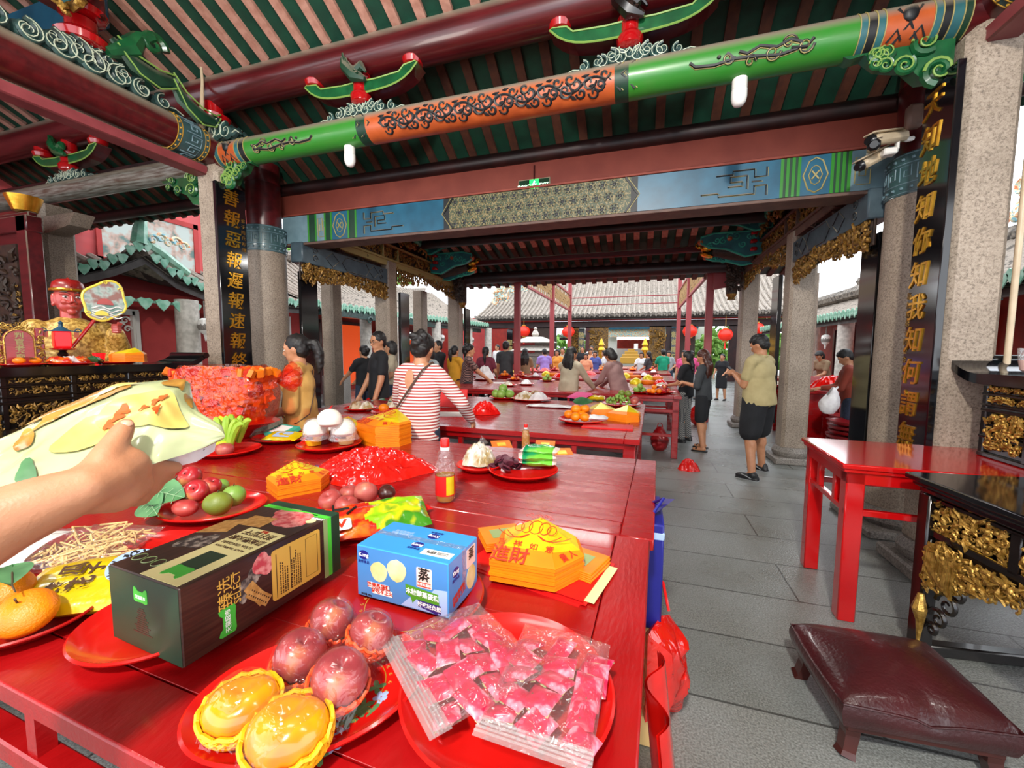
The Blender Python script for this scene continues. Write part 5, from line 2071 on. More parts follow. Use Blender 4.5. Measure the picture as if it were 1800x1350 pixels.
CAT=[(-.5,-.34),(-.38,-.42),(0,-.38),(.38,-.42),(.5,-.34),(.5,.3),(.44,.42),(.3,.36),(.2,.22),(-.2,.22),(-.3,.36),(-.44,.42),(-.5,.3)]
BZ=TZ+.021
w,L,h=.232,.388,.157
t=thing('cracker_box','long brown and dark green cracker box with a cream stripe on top','box',(-1.033,.522,BZ),rad(-4.5))
m=M()
m.bb((0,0,0),(w,L-.028,h),.0025,0)
m.bb((-.001,L-.03,-.001),(w+.001,L,h+.001),.002,1)
m.ob('carton',['box_wood','box_green'],t,False)
decal(t,rect(.002,.002,w-.002,h-.002),(0,-.0002,0),(1,0,0),(0,0,1),'box_green','green_end')
decal(t,rect(.0,L-.046,w,L-.03),(0,0,h),(1,0,0),(0,1,0),'box_lime','lime_band')
decal(t,rect(L-.055,.0,L-.042,h),(w,0,0),(0,1,0),(0,0,1),'box_sage','sage_band')
decal(t,rect(L-.042,.0,L-.03,h),(w,0,0),(0,1,0),(0,0,1),'box_lime','lime_band')
d=decal(t,[(p*.045,q*.036) for p,q in CAT],(w*.47,-.0008,h*.74),(1,0,0),(0,0,1),'tmall_green','cat_label')
m=text_m('天猫超市',.0085,.0003)
m.xf(frame(0,(1,0,0),(0,0,1)),(w*.47,-.0017,h*.71)).ob('lettering','ink_white',d,False)
m=M()
for i in range(12):
 q=i/11
 ww=.012+.02*q
 m.box((w*.47,-.001,h*.56-.05*q),(ww*2*(.6+.4*math.sin(i*5.3)**2),.0004,.0022))
m.ob('tree_print','box_wood',t)
zt=(0,0,h)
s=decal(t,rect(w*.44,.004,w*.95,L*.60),zt,(1,0,0),(0,1,0),'box_cream','cream_stripe')
def toptext(body,size,x,y,mt,par,bold=.0):
 text_m(body,size,.0003,bold).xf(frame(0,(-1,0,0),(0,-1,0)),(x,y,h+.001)).ob('lettering',mt,par,False)
toptext('苏打饼干',.0245,w*.69,L*.545,'ink_brown',s,.0004)
toptext('黑松露火腿',.0215,w*.69,L*.47,'ink_brown',s,.0004)
toptext('SODA CRACKERS',.0125,w*.69,L*.405,'ink_brown',s)
toptext('BLACK TRUFFLE HAM',.0095,w*.69,L*.362,'ink_brown',s)
toptext('臻选',.011,w*.69,L*.6-.006,'ink_red',s)
q=decal(s,rect(w*.58,L*.1,w*.82,L*.3),(0,0,h+.0005),(1,0,0),(0,1,0),'box_green','green_ribbon')
q=decal(s,[(p*.055,r_*.045) for p,r_ in CAT],(w*.7,L*.095,h+.0008),(-1,0,0),(0,-1,0),'tmall_green','cat_label')
toptext('天猫超市',.01,w*.7,L*.095,'ink_white',q)
for i in range(3):
 m=M()
 m.tube([(w*(.1+.14*i)+.013*math.cos(2*PI*k/20),L*.11+.013*math.sin(2*PI*k/20),h+.0006) for k in range(20)],.0009,4,closed=True)
 m.ob('round_badge','box_sage',t)
for (cx,cy,rx,ry,mt,nm) in ((.17,.33,.022,.03,'truffle','truffle_print'),(.3,.36,.026,.034,'truffle','truffle_print'),(.1,.5,.02,.02,'truffle','truffle_print'),(.62,.8,.055,.045,'ham','ham_print'),(.45,.86,.034,.03,'ham','ham_print'),(.76,.75,.03,.025,'ham','ham_print')):
 decal(t,oval(w*cx,L*cy,rx,ry,26,.1,cx*9),zt,(1,0,0),(0,1,0),mt,nm,.0003+.0006*cx)
decal(t,[(w*.02,L*.42),(w*.3,L*.5),(w*.18,L*.68),(w*-.0+.002,L*.6)],zt,(1,0,0),(0,1,0),'cracker','cracker_print',.0008)
decal(t,[(w*.2,L*.6),(w*.52,L*.62),(w*.5,L*.76),(w*.18,L*.74)],zt,(1,0,0),(0,1,0),'cracker','cracker_print',.0011)
decal(t,oval(w*.86,L*.82,.02,.014),zt,(1,0,0),(0,1,0),'box_cream','gold_seal')
decal(t,rrect(w*.6,L*.895,w*.84,L*.94-.012,.004),zt,(1,0,0),(0,1,0),'haze_blue','food_mark')
toptext('天猫超市',.01,w*.92,L*.86,'ink_white',t)
sx_=(w,0,0)
for (cy,cz,ry,rz_,mt,nm) in ((.335,.62,.022,.014,'truffle','truffle_print'),(.375,.71,.018,.016,'truffle','truffle_print'),(.30,.5,.012,.018,'truffle','truffle_print'),(.415,.8,.02,.024,'ham','ham_print'),(.44,.74,.018,.02,'ham','ham_print')):
 decal(t,oval(L*cy,h*cz,ry,rz_,22,.1,cy*40),sx_,(0,1,0),(0,0,1),mt,nm,.0003+.0004*cz)
for a,o in ((rad(-58),(.375,.42)),(rad(-46),(.39,.36))):
 P=[(p*math.cos(a)-q*math.sin(a),p*math.sin(a)+q*math.cos(a)) for p,q in rect(-.032,-.012,.032,.012)]
 c_=decal(t,P,(w+.0004+.0004*(a>rad(-50)),L*o[0],h*o[1]),(0,1,0),(0,0,1),'cracker','cracker_print',.0007)
 if a>rad(-50):
  m=M()
  for i in range(9):
   for j in range(2):
    p,q=-.026+.0065*i,-.005+.01*j
    m.ell((w+.0018,L*o[0]+p*math.cos(a)-q*math.sin(a),h*o[1]+p*math.sin(a)+q*math.cos(a)),(.0004,.002,.002),None,6,4)
  m.ob('cracker_holes','ink_brown',c_)
y=decal(t,rrect(L*.475,h*.14,L*.825,h*.9,.008),sx_,(0,1,0),(0,0,1),'box_amber','amber_panel')
m=M()
m.box((w+.001,L*.505,h*.5),(.0004,.0016,h*.66))
m.box((w+.001,L*.6,h*.52),(.0004,.0016,h*.66))
rnd=random.Random(3)
for i in range(9):
 yy=L*(.53+.0155*i+(.015 if i>3 else 0))
 z1=h*.2
 while z1<h*(.55+.25*rnd.random()):
  k=.0035+.003*rnd.random()
  m.box((w+.001,yy,z1),(.0003,.003,k*.7))
  z1+=k
m.tube([(w+.001,L*p,h*q) for p,q in ((.71,.22),(.71,.84),(.8,.84),(.8,.22))],.0005,4,closed=True)
m.ob('fine_print','ink_brown',y)
for body,size,yy,mt in (('臻选',.034,L*.215,'box_amber'),('SELECT',.0215,L*.272,'box_amber')):
 text_m(body,size,.0003,0).xf(frame(0,(0,0,1),(0,-1,0)),(w+.0012,yy,h*(.66 if body=='臻选' else.66))).ob('lettering',mt,t,False)
d=decal(t,[(p*.06,q*.042) for p,q in CAT],(w,L*.215,h*.27),(0,0,1),(0,-1,0),'tmall_green','cat_label')
text_m('天猫超市',.0125,.0003).xf(frame(0,(0,0,1),(0,-1,0)),(w+.0012,L*.218,h*.27)).ob('lettering','ink_white',d,False)
w,L,h=.256,.147,.128
t=thing('cake_box','sky blue carton of steamed cakes on the gold bordered plate','box',(-.652,.808,TZ+.017),rad(-3.5))
m=M()
m.bb((0,0,0),(w,L,h),.002)
m.ob('carton','box_blue',t,False)
fx,fz=(1,0,0),(0,0,1)
fr=decal(t,rect(.0025,.0025,w-.0025,h-.0025),(0,-.0001,0),fx,fz,'box_blue_front','front_panel',.0004)
def ft(body,size,x,z,mt,par,bold=0,o=.0016,sp=1):
 text_m(body,size,.0002,bold,sp=sp).xf(frame(0,fx,fz),(x,-o,z)).ob('lettering',mt,par,False)
def logo(par,o,ux,uy,s=1):
 o,ux,uy=V(o),V(ux),V(uy)
 n=ux.cross(uy)
 d=decal(par,oval(0,0,.0155*s,.0115*s),o,ux,uy,'logo_blue','brand_oval',.0005)
 text_m('Kong',.0135*s,.0002,.0002).xf(frame(0,ux,uy),o+n*.0008).ob('lettering','ink_white',d,False)
 text_m('港荣食品',.0085*s,.0002).xf(frame(0,ux,uy),o+n*.0006-uy*.0175*s).ob('lettering','logo_blue',d,False)
logo(t,(w*.087,-.0006,h*.83),fx,fz)
for cx,cz,s in ((.26,.56,1),(.46,.66,1.1)):
 P=[(x*.026*s,z*.026*s) for x,z in [(-.75,-.5),(-.5,-.8),(0,-.98),(.5,-.8),(.75,-.5),(.95,0),(.92,.4),(.6,.75),(0,.98),(-.6,.75),(-.92,.4),(-.95,0)]]
 decal(t,P,(w*cx,-.0006,h*cz),fx,fz,'cake','cake_picture',.0006)
g=decal(t,rrect(w*.13,h*.22,w*.375,h*.33,.002),(0,-.001,0),fx,fz,'ink_white','slogan_ground',.0004)
decal(t,rrect(w*.18,h*.12,w*.41,h*.235,.002),(0,-.001,0),fx,fz,'ink_white','slogan_ground',.0004)
ft('港荣蒸蛋糕',.0135,w*.253,h*.275,'ink_red',g,.0003,.002)
ft('好吃不上火',.0125,w*.295,h*.178,'ink_red',g,.0003,.002)
ft('净含量 480g',.006,w*.11,h*.06,'ink_black',t)
g=decal(t,rrect(w*.675,h*.46,w*.835,h*.83,.003),(0,-.0006,0),fx,fz,'label_pink','steamed_badge',.0006)
ft('蒸',.033,w*.755,h*.69,'ink_black',g,.0006)
q=decal(g,rrect(w*.685,h*.475,w*.825,h*.565,.002),(0,-.0012,0),fx,fz,'ink_red','red_strip',.0003)
ft('港荣蒸蛋糕',.0075,w*.755,h*.52,'ink_white',q,0,.002)
decal(t,[(w*.5,.004),(w*.99,.004),(w*.99,h*.5),(w*.86,h*.48),(w*.78,h*.3),(w*.6,h*.22)],(0,-.0005,0),fx,fz,'haze_blue','pale_hills',.0003)
g=decal(t,[(w*.56,h*.27),(w*.61,h*.24),(w*.63,h*.13),(w*.67,h*.22),(w*.91,h*.2),(w*.9,h*.4),(w*.555,h*.46)],(0,-.001,0),fx,fz,'speech_green','green_bubble',.0005)
text_m('木糖醇蒸蛋糕',.0148,.0002,.0003).xf(rot(0,0,rad(-3))).xf(frame(0,fx,fz),(w*.735,-.0022,h*.33)).ob('lettering','ink_white',g,False)
g=decal(t,[(w*.69,h*.1),(w*.85,h*.04),(w*.88,-.0+h*.01),(w*.9,h*.06),(w*.925,h*.05),(w*.925,h*.2),(w*.69,h*.215)],(0,-.0015,0),fx,fz,'speech_purple','purple_bubble',.0004)
text_m('好吃轻负担',.0125,.0002,.0002).xf(rot(0,0,rad(-3))).xf(frame(0,fx,fz),(w*.808,-.0022,h*.135)).ob('lettering','ink_white',g,False)
sy,sz_=(0,1,0),(0,0,1)
logo(t,(w+.0002,L*.23,h*.72),sy,sz_)
g=decal(t,rrect(L*.6,h*.55,L*.92,h*.92,.003),(w,0,0),sy,sz_,'label_pink','steamed_badge',.0006)
text_m('蒸',.03,.0002,.0005).xf(frame(0,sy,sz_),(w+.001,L*.76,h*.78)).ob('lettering','ink_black',g,False)
decal(t,oval(L*.76,h*.32,.024,.03),(w,0,0),sy,sz_,'cake','cake_picture',.0005)
text_m('港荣蒸蛋糕\n好吃不上火',.0125,.0002,.0003).xf(frame(0,(0,.97,.24),(0,-.24,.97)),(w+.0012,L*.33,h*.24)).ob('lettering','ink_red',t,False)
logo(t,(w*.55,L*.36,h+.0003),(1,0,0),(0,1,0),1.1)
logo(t,(w*.6,L*.72,h+.0003),(-1,0,0),(0,-1,0),1.1)
g=decal(t,rect(w*.66,L*.13,w*.97,L*.3),(0,0,h),(1,0,0),(0,1,0),'paper_white','date_sticker')
text_m('生产日期: 2025/07/18\n保质期至: 2025/11/14',.0062,.0002).xf(frame(0,(1,0,0),(0,1,0)),(w*.815,L*.215,h+.001)).ob('lettering','ink_black',g,False)
text_m('木糖醇蒸蛋糕\n好吃轻负担',.011,.0002).xf(frame(0,(-1,0,0),(0,-1,0)),(w*.27,L*.66,h+.0004)).ob('lettering','haze_blue',t,False)
decal(t,rect(w*.002,L*.47,w*.998,L*.6),(0,0,h+.0002),(1,0,0),(0,1,0),'film_clear','clear_tape',.0003)
decal(t,rect(L*.44,h*.2,L*.58,h*.998),(w+.0002,0,0),(0,1,0),(0,0,1),'film_clear','clear_tape',.0003)
def joss_lotus(label,c,rz,s=1.0,n=7,text=True,group=None,name='gold_paper'):
 """stack of folded orange sheets under a peaked gold leaf sheet printed with a lotus"""
 t=thing(name,label,'offering paper',c,rz,group)
 o6=[(-.5,-.33),(.18,-.5),(.5,-.2),(.48,.16),(.1,.5),(-.42,.3)]
 m=M()
 for i in range(n):
  k=s*.21*(1-.012*(i%2))
  m.prism([(p*k+.002*math.sin(i*2.1),q*k+.002*math.cos(i*1.7)) for p,q in o6],s*.0066,(0,0,s*.0072*i))
 m.ob('folded_sheets','joss_orange',t,False)
 H=s*.0072*n
 pk_=V((.01*s,.045*s,H+.05*s))
 ring=[V((p*.212*s,q*.212*s,H)) for p,q in o6]
 inn=[pk_.lerp(r_,.9 if i in (2,3,5) else.74)+V((0,0,.004*s)) for i,r_ in enumerate(ring)]
 m=M()
 k=len(ring)
 m.add(inn+[pk_],[(i,(i+1)%k,k) for i in range(k)])
 g=m.ob('gold_leaf','joss_gold',t,False)
 m=M()
 m.add(ring+inn,[(i,(i+1)%k,k+(i+1)%k,k+i) for i in range(k)])
 m.ob('orange_margin','joss_orange',t,False)
 if text:
  a,b=(inn[0]+inn[1])/2,pk_
  n_=(inn[1]-inn[0]).cross(pk_-inn[0]).normalized()
  ux=(inn[1]-inn[0]).normalized()
  uy=n_.cross(ux)
  o=a.lerp(b,.52)+n_*.002
  m=M()
  for dx,wd,hh in ((0,.3,.75),(-.42,.24,.7),(.42,.24,.7),(-.75,.2,.5),(.75,.2,.5)):
   P=[]
   for i in range(13):
    q=i/12*2*PI
    P.append(o+(ux*(dx*.052+wd*.055*math.sin(q))+uy*(.018*hh-.03*hh*math.cos(q)))*s)
   m.tube(P,.0009*s,4)
  for sg in (-1,1):
   for r_ in (.05,.07):
    m.tube([o+(ux*sg*(.01+r_*q)-uy*(.012+.016*math.sin(q*PI)))*s for q in (0,.3,.6,.9,1.1)],.0009*s,4)
  for i in range(9):
   m.spiral(o+(ux*(-.03+.0075*i)+uy*(.05+.006*math.sin(i*2.2)))*s,.006*s,ux,uy,1,.0008*s,10)
  m.ob('lotus_drawing','ink_red',g)
  for i,ch in enumerate('吉祥如意'):
   p=a.lerp(b,.1)+n_*.002+ux*(-.062+.037*i)*s-uy*.006*s*i*.3
   text_m(ch,.021*s,.0002,.0002).xf(frame(0,ux,uy),p).ob('lettering','ink_red',g,False)
  n2=(ring[1]-ring[0]).cross(inn[0]-ring[0]).normalized()
  p=(ring[0]*1.6+ring[1]*.5+inn[0]*.9+inn[1]*.4)/3.4+n2*.003
  u2=(ring[1]-ring[0]).normalized()
  text_m('進財',.044*s,.0002,.0006).xf(frame(0,u2,n2.cross(u2)),p+n2*.001).ob('lettering','ink_red',t,False)
  n3=(ring[2]-ring[1]).cross(inn[1]-ring[1]).normalized()
  u3=(ring[2]-ring[1]).normalized()
  text_m('貴人',.022*s,.0002,.0002,sp=1.4).xf(frame(0,u3,n3.cross(u3)),(ring[1]+ring[2]+inn[1]+inn[2])/4+n3*.003).ob('lettering','ink_red',t,False)
 return t
t=thing('red_envelope','red folded paper sheets lying under the gold paper','paper',(-.255,1.1,TZ),rad(-14))
m=M()
m.bb((-.2,-.115,0),(.16,.135,.002))
m.bb((-.19,-.105,.0024),(.175,.125,.0044))
m.ob('red_sheet','joss_red',t,False)
m=M()
m.bb((.0,-.09,.005),(.19,.1,.007))
m.ob('cream_sheet','box_cream',t,False)
m=M()
m.bb((.02,-.1,.0075),(.165,.115,.0095))
m.ob('upper_red_sheet','joss_red',t,False)
for (x,y,rz_,lab) in ((-.41,1.2,.6,'stack of orange squares with a pale centre left of the gold lotus paper'),(-.15,1.12,-.35,'stack of orange folded paper right of the gold lotus paper')):
 t=thing('orange_paper',lab,'offering paper',(x,y,TZ+.01),rz_)
 m=M()
 for i in range(5):
  m.bb((-.065+.002*(i%2),-.06,.0055*i),(.065+.002*(i%2),.06,.0055*i+.005),.001)
 m.ob('folded_sheets','joss_orange',t,False)
 m=M()
 m.bb((-.035,-.03,.0275),(.035,.03,.0282))
 m.ob('pale_square','box_sage',t,False)
joss_lotus('gold lotus paper stack printed 吉祥如意 beside the blue cake box',(-.265,1.085,TZ+.011),rad(14),1.2)
joss_lotus('gold lotus paper stack behind the apples and pears',(-1.45,1.42,TZ),rad(70),1.15)
joss_lotus('gold paper stack behind the white buns on their left',(-1.98,2.36,TZ),rad(25),1.35,8)
joss_lotus('tall gold paper stack right of the white buns',(-1.62,2.35,TZ),rad(-10),1.6,12)
c1=PZ(265,990,TZ+.08)
t=thing('seed_bag','shiny yellow bag of sunflower seeds behind the cracker box','bag',(c1.x-.02,c1.y+.01,TZ+.012),rad(38),rx=rad(10))
m=pillow(.5,.2,.06,40,22,21,.3,.05)
m.ob('film','seed_yellow',t,True,80)
m=M()
m.prism(oval(-.04,.01,.045,.06,24,.05),.0012,(0,0,.066))
m.ob('seed_window','haze_blue',t)
rnd=random.Random(5)
m=M()
for i in range(60):
 a,q=rnd.random()*2*PI,rnd.random()**.5
 m.ell((-.04+.04*q*math.cos(a),.01+.054*q*math.sin(a),.0675),(.0065,.0028,.0012),rot(0,0,rnd.random()*3),6,4)
m.ob('seed_print','ink_black',t)
m=M()
m.prism(oval(.13,.0,.05,.055,24,.06),.0012,(0,0,.058))
m.ob('meat_print','ham',t)
m=M()
m.prism(rrect(.17,-.05,.22,.07,.012),.0014,(0,0,.046))
b=m.ob('brown_scroll','ink_brown',t)
for i,ch in enumerate('原味'):
 text_m(ch,.04,.0003,.0006).xf(frame(0,(0,1,0),(-1,0,0)),(.195,-.012+.045*i,.0487)).ob('lettering','seed_yellow',b,False)
for i,ch in enumerate('葵花瓜子'):
 text_m(ch,.048,.0004,.0012).xf(frame(0,(0,1,0),(-1,0,0)),(-.155+.042*(i%2),-.035+.06*(i//2),.0655-.004*abs(i-1.5))).ob('lettering','ink_brown',t,False)
c1=PZ(130,960,TZ+.05)
t=thing('noodle_bag','clear bag of dried noodles with a white printed panel near the hand','bag',(c1.x,c1.y+.0,TZ+.012),rad(25),rx=rad(6))
m=pillow(.36,.2,.07,34,20,31,.5,.05)
m.ob('film','film_clear',t,True,80)
m=M()
rnd=random.Random(6)
for i in range(70):
 x,y=rnd.uniform(-.05,.13),rnd.uniform(-.07,.07)
 pts=[(x+.03*rnd.uniform(-1,1)*k,y+.03*rnd.uniform(-1,1)*k,.02+rnd.random()*.03) for k in range(4)]
 m.tube(pts,.0028,5)
m.ob('noodles','cup_cream',t)
m=M()
m.grid(lambda u,v:V((-.165+.11*u,-.085+.17*v,.036+.03*math.sin(u*PI*.75)*math.sin(v*PI)**.5+.002)),8,12)
p=m.ob('white_panel','paper_white',t)
m=M()
for i in range(3):
 for j in range(4):
  x,y=-.145+.03*i,-.055+.03*j
  for k in range(3):
   m.tube([(x+rnd.uniform(-.008,.008),y+rnd.uniform(-.01,.01),.07),(x+rnd.uniform(-.008,.008),y+rnd.uniform(-.01,.01),.0705)],.0009,4)
m.ob('green_print','leaf_green',p)
for i,(px,py,r_,lab) in enumerate(((20,1040,.05,'orange at the left edge, farther of the two under the leaf'),(55,1078,.052,'nearest orange at the left edge of the photo'))):
 fruit('orange',lab,'fruit',PZ(px-8,py,TZ+.055),r_,'orange','orange',(.4,.2),(1.05,1.0,.86))
t=thing('orange_leaf','green orange leaf lying on the yellow seed bag at the left edge','leaf',PZ(22,1012,TZ+.115),rad(-22))
def leaf_m(L,W_,curl=.2,n=9):
 m=M()
 vs,fs=[],[]
 for i in range(n):
  u=i/(n-1)
  w_=W_*math.sin(PI*u**.8)**.8*(1 if i not in (0,n-1) else.05)
  for s in (-1,0,1):
   vs.append((u*L-L/2,s*w_/2,curl*W_*(abs(s)*.35)+curl*L*.25*math.sin(u*PI)-.0*u))
 for i in range(n-1):
  for s in (0,1):
   fs.append((3*i+s,3*i+3+s,3*i+4+s,3*i+1+s))
 m.add(vs,fs)
 return m
leaf_m(.13,.065).ob('blade','leaf_green',t)
m=M()
m.tube([(.0,0,.008),(.065,0,.003),(.1,.004,.0)],.0016,5)
m.ob('stalk','stem',t)
gz=TZ+.01
for (px,py,r_,dz,matn,kind,lab,R,sc) in ((335,838,.042,.115,'apple','apple','top apple of the pile, stalk end facing the viewer',(rad(50),0),(1,1,.95)),(345,864,.043,.08,'apple','apple','red and yellow apple in the middle of the pile',(rad(40),rad(25)),(1.06,1,.95)),(370,855,.036,.085,'apple','apple','smaller red apple behind the middle apple',(0,rad(30)),(1,1,1)),(326,893,.037,.045,'mango_red','orange','oval dark red mango in front of the leaves',(0,0),(1.25,1,.9)),(383,886,.047,.05,'pomelo','pear','larger olive green pear at the front of the pile',(0,0),(1.05,1,.95)),(411,872,.042,.05,'guava','pear','bright green pear with a dark stalk at the right of the pile',(0,0),(1,1,1)),(389,855,.03,.06,'guava','pear','small green pear half hidden behind the apples',(0,0),(1,1,1)),(311,865,.018,.08,'pomelo','orange','tiny olive fruit beside the stalks',(0,0),(1,1,1))):
 fruit('apple' if matn=='apple' else ('mango' if matn=='mango_red' else 'pear'),lab,'fruit',PZ(px,py,gz+dz),r_,matn,kind,R,sc,stem=(r_>.03 and kind!='orange'),seed=px)
for (px,py,dz,rz_,L_,W_,lab) in ((292,870,.085,.3,.15,.11,'upper large green leaf left of the apples'),(272,893,.05,-.4,.15,.1,'lower large green leaf left of the apples'),(250,880,.04,1.2,.12,.06,'dark leaf mostly hidden behind the hand')):
 t=thing('green_leaf',lab,'leaf',PZ(px,py,gz+dz),rz_,rx=rad(38),ry=rad(10))
 leaf_m(L_,W_,.3).ob('blade','leaf_green',t)
 m=M()
 m.tube([(-L_*.5,0,.012),(0,0,.014),(L_*.5,0,.003)],.0014,5)
 for s in (-1,1):
  for k in range(4):
   m.tube([(-L_*.3+L_*.18*k,0,.0135),(-L_*.2+L_*.18*k,s*W_*.33,.016)],.0009,4)
 m.ob('veins','leaf_vein',t)
m=M()
rnd=random.Random(9)
p=PZ(300,850,gz+.1)
for i in range(14):
 d=V((rnd.uniform(-.05,.05),rnd.uniform(-.03,.03),rnd.uniform(.0,.04)))
 m.tube([p+d*.2-V((0,0,.06)),p+d*.6,p+d],.003,5)
m.th('stalk_bundle','stem','bundle of dark stalks behind the green leaves','stalks')
for i,(px,py,r_,dz,lab) in enumerate(((581,880,.042,.05,'left pink apple, dimple up, behind the cracker box'),(609,890,.042,.048,'pale pink apple nearest the snack bag'),(614,868,.038,.052,'yellowish apple half hidden at the back'),(643,866,.046,.066,'biggest pink apple leaning on the snack bag'))):
 fruit('apple',lab,'fruit',PZ(px,py,gz+dz),r_,'apple_pink','apple',(rad(25*(i==0)-50*(i==3)),rad(20*(i==1))),(1,1,.93),seed=20+i,stem=False)
fruit('onion_fruit','brown husky fruit behind the biggest pink apple','fruit',PZ(680,866,gz+.06),.034,'stool_wood','orange',(.4,.4),(1,1,.95),seed=4)
p=PZ(665,908,TZ+.05)
t=thing('snack_bag','lime green and orange snack bag leaning on the apples','bag',(p.x-.0,p.y,TZ+.022),rad(43),rx=rad(16))
m=pillow(.33,.17,.06,32,20,41,.55,.06)
for i,f in enumerate(m.f):
 c=sum((m.v[k] for k in f),V())/4
 m.mi[i]=1 if (c.x<-.03+.02*math.sin(c.y*60)) else 0
 if c.z<.028:
  m.mi[i]=2
m.ob('film',['snack_green','snack_red','joss_red'],t,True,80)
m=M()
m.prism(rrect(-.15,-.075,-.09,-.02,.01),.0015,(0,0,.062))
b=m.ob('white_lettering_ground','ink_white',t)
text_m('V',.05,.0004,.002).xf(None,(-.12,-.048,.0645)).ob('lettering','ink_red',b,False)
m=M()
m.tube([(-.14,.02+.012*k,.062) for k in range(4)],.004,5)
m.tube([(-.14+.012*k,.03,.063) for k in range(5)],.004,5)
m.tube([(-.1+.01*k,.0+.01*k,.065) for k in range(4)],.004,5)
m.ob('black_strokes','ink_black',t)
p=PZ(655,828,TZ)
m=heap(.62,.44,.11,70,60,5,.8)
m.v=[rot(0,0,rad(15))@q+p for q in m.v]
m.th('plastic_bag','film_red','crumpled see-through red plastic bag in the middle of the table','bag',loc=p,ang=14)
p=PZ(540,828,TZ+.004)
t=thing('purple_packet','flat purple edged packet sticking out from under the red plastic bag','packet',(p.x+.09,p.y+.06,TZ+.002),rad(45))
m=pillow(.3,.16,.012,16,10,3,.2)
m.ob('film','haze_blue',t)
m=M()
m.bb((-.15,.05,.009),(.15,.08,.012))
m.ob('purple_edge','speech_purple',t)
t=thing('snack_wrapper','empty dark red wrapper beside the lime snack bag','wrapper',PZ(735,893,TZ+.004),rad(-25))
pillow(.13,.05,.02,14,8,77,.9).ob('film','joss_red',t)
def bottle(label,p,s,fill):
 t=thing('oil_bottle',label,'bottle',(p.x,p.y,TZ))
 pr=[(.036,.004),(.04,.012),(.0405,.06),(.039,.11),(.0385,.118),(.041,.125),(.0395,.15),(.036,.165),(.034,.185),(.03,.2),(.02,.22),(.0155,.228),(.0155,.238)]
 m=M()
 m.lathe([(.001,.004)]+[(a*s,b*s) for a,b in pr],32,cap=False)
 for k in range(12):
  a=2*PI*k/12
  m.tube([(.0385*s*math.cos(a),.0385*s*math.sin(a),.128*s),(.036*s*math.cos(a),.036*s*math.sin(a),.165*s)],.0022*s,5)
 m.ob('body','film_clear',t,True,60)
 m=M()
 zf=.238*s*fill
 m.lathe([(.001,.006)]+[(a*s*.96,b*s+.002) for a,b in pr if b*s<zf]+[(.037*s,zf),(.001,zf)],28,cap=False)
 m.ob('oil','glass_oil',t)
 if fill<.7:
  m=M()
  m.lathe([(.0412*s,.03*s),(.0412*s,.112*s)],32,cap=False)
  b=m.ob('label','joss_red',t)
  m=M()
  m.grid(lambda u,v:V((.0416*s*math.cos(-PI*.32+u*.9),.0416*s*math.sin(-PI*.32+u*.9),(.035+.075*v)*s)),8,6)
  m.ob('gold_print','joss_gold',b)
 m=M()
 m.lathe([(.018*s,.228*s),(.018*s,.258*s),(.016*s,.262*s)],24)
 for k in range(24):
  a=2*PI*k/24
  m.box((.018*s*math.cos(a),.018*s*math.sin(a),.245*s),(.0014,.0014,.024*s),rot(0,0,a))
 m.ob('cap','plate_red',t)
 m=M()
 m.lathe([(.019*s,.214*s),(.019*s,.226*s)],24)
 m.ob('neck_ring','ink_white',t)
 return t
bottle('half empty oil bottle with a red cap and red label beside the red plastic bag',PZ(783,880,TZ),1.0,.47)
bottle('small full oil bottle with a red cap behind the green packet',PZ(924,790,TZ),.62,.85)
p=PZ(842,805,TZ+.04)
t=thing('walnut_bag','clear bag of walnuts tied on the small red plate','bag',(p.x,p.y,TZ+.013))
m=heap(.2,.17,.1,40,36,13,.9)
m.ob('film','clear_bag',t,True,30)
m=M()
m.tube([(0,0,.08),(.01,0,.11),(.03,.01,.13)],[.02,.012,.03],8)
m.ob('tied_neck','film_clear',t)
rnd=random.Random(14)
chip0=None
for i in range(34):
 a,q=rnd.random()*2*PI,rnd.random()**.6
 loc=V((-.645+.075*q*math.cos(a),1.955+.085*q*math.sin(a),TZ+.018+.07*(1-q)*rnd.random()+.006))
 if chip0 is None:
  m=M()
  m.lathe([(.001,0),(.022,.003),(.026,.009),(.023,.008),(.001,.003)],12,sy=.85)
  m.jit(.004,30)
  chip0=m.th('purple_chip','purple_chips','dark purple chip in the heap beside the green packet','chip',loc=(0,0,0),group='purple chips on the plate')
  chip0.location=loc
  chip0.rotation_euler=(rnd.random()*2,rnd.random()*2,0)
 else:
  c=chip0.copy()
  COL.objects.link(c)
  c.location=loc
  c.rotation_euler=(rnd.random()*2-1,rnd.random()*2-1,rnd.random()*3)
for i,(px,py,dz,rz_,lab) in enumerate(((945,822,.02,.1,'lower of the stacked green and white snack packets'),(942,812,.052,.3,'middle green snack packet in the stack'),(948,800,.082,.0,'top emerald snack packet of the stack'))):
 p=PZ(px,py,TZ+dz)
 t=thing('snack_packet',lab,'packet',(p.x,p.y+.02,TZ+.012+dz*.9),rz_)
 m=pillow(.19,.12,.042,22,14,50+i,.5,.09)
 for k,f in enumerate(m.f):
  c=sum((m.v[j] for j in f),V())/4
  m.mi[k]=1 if abs(c.x)>.075 else 0
 m.ob('film',['packet_emerald','label_pink'],t,True,80)
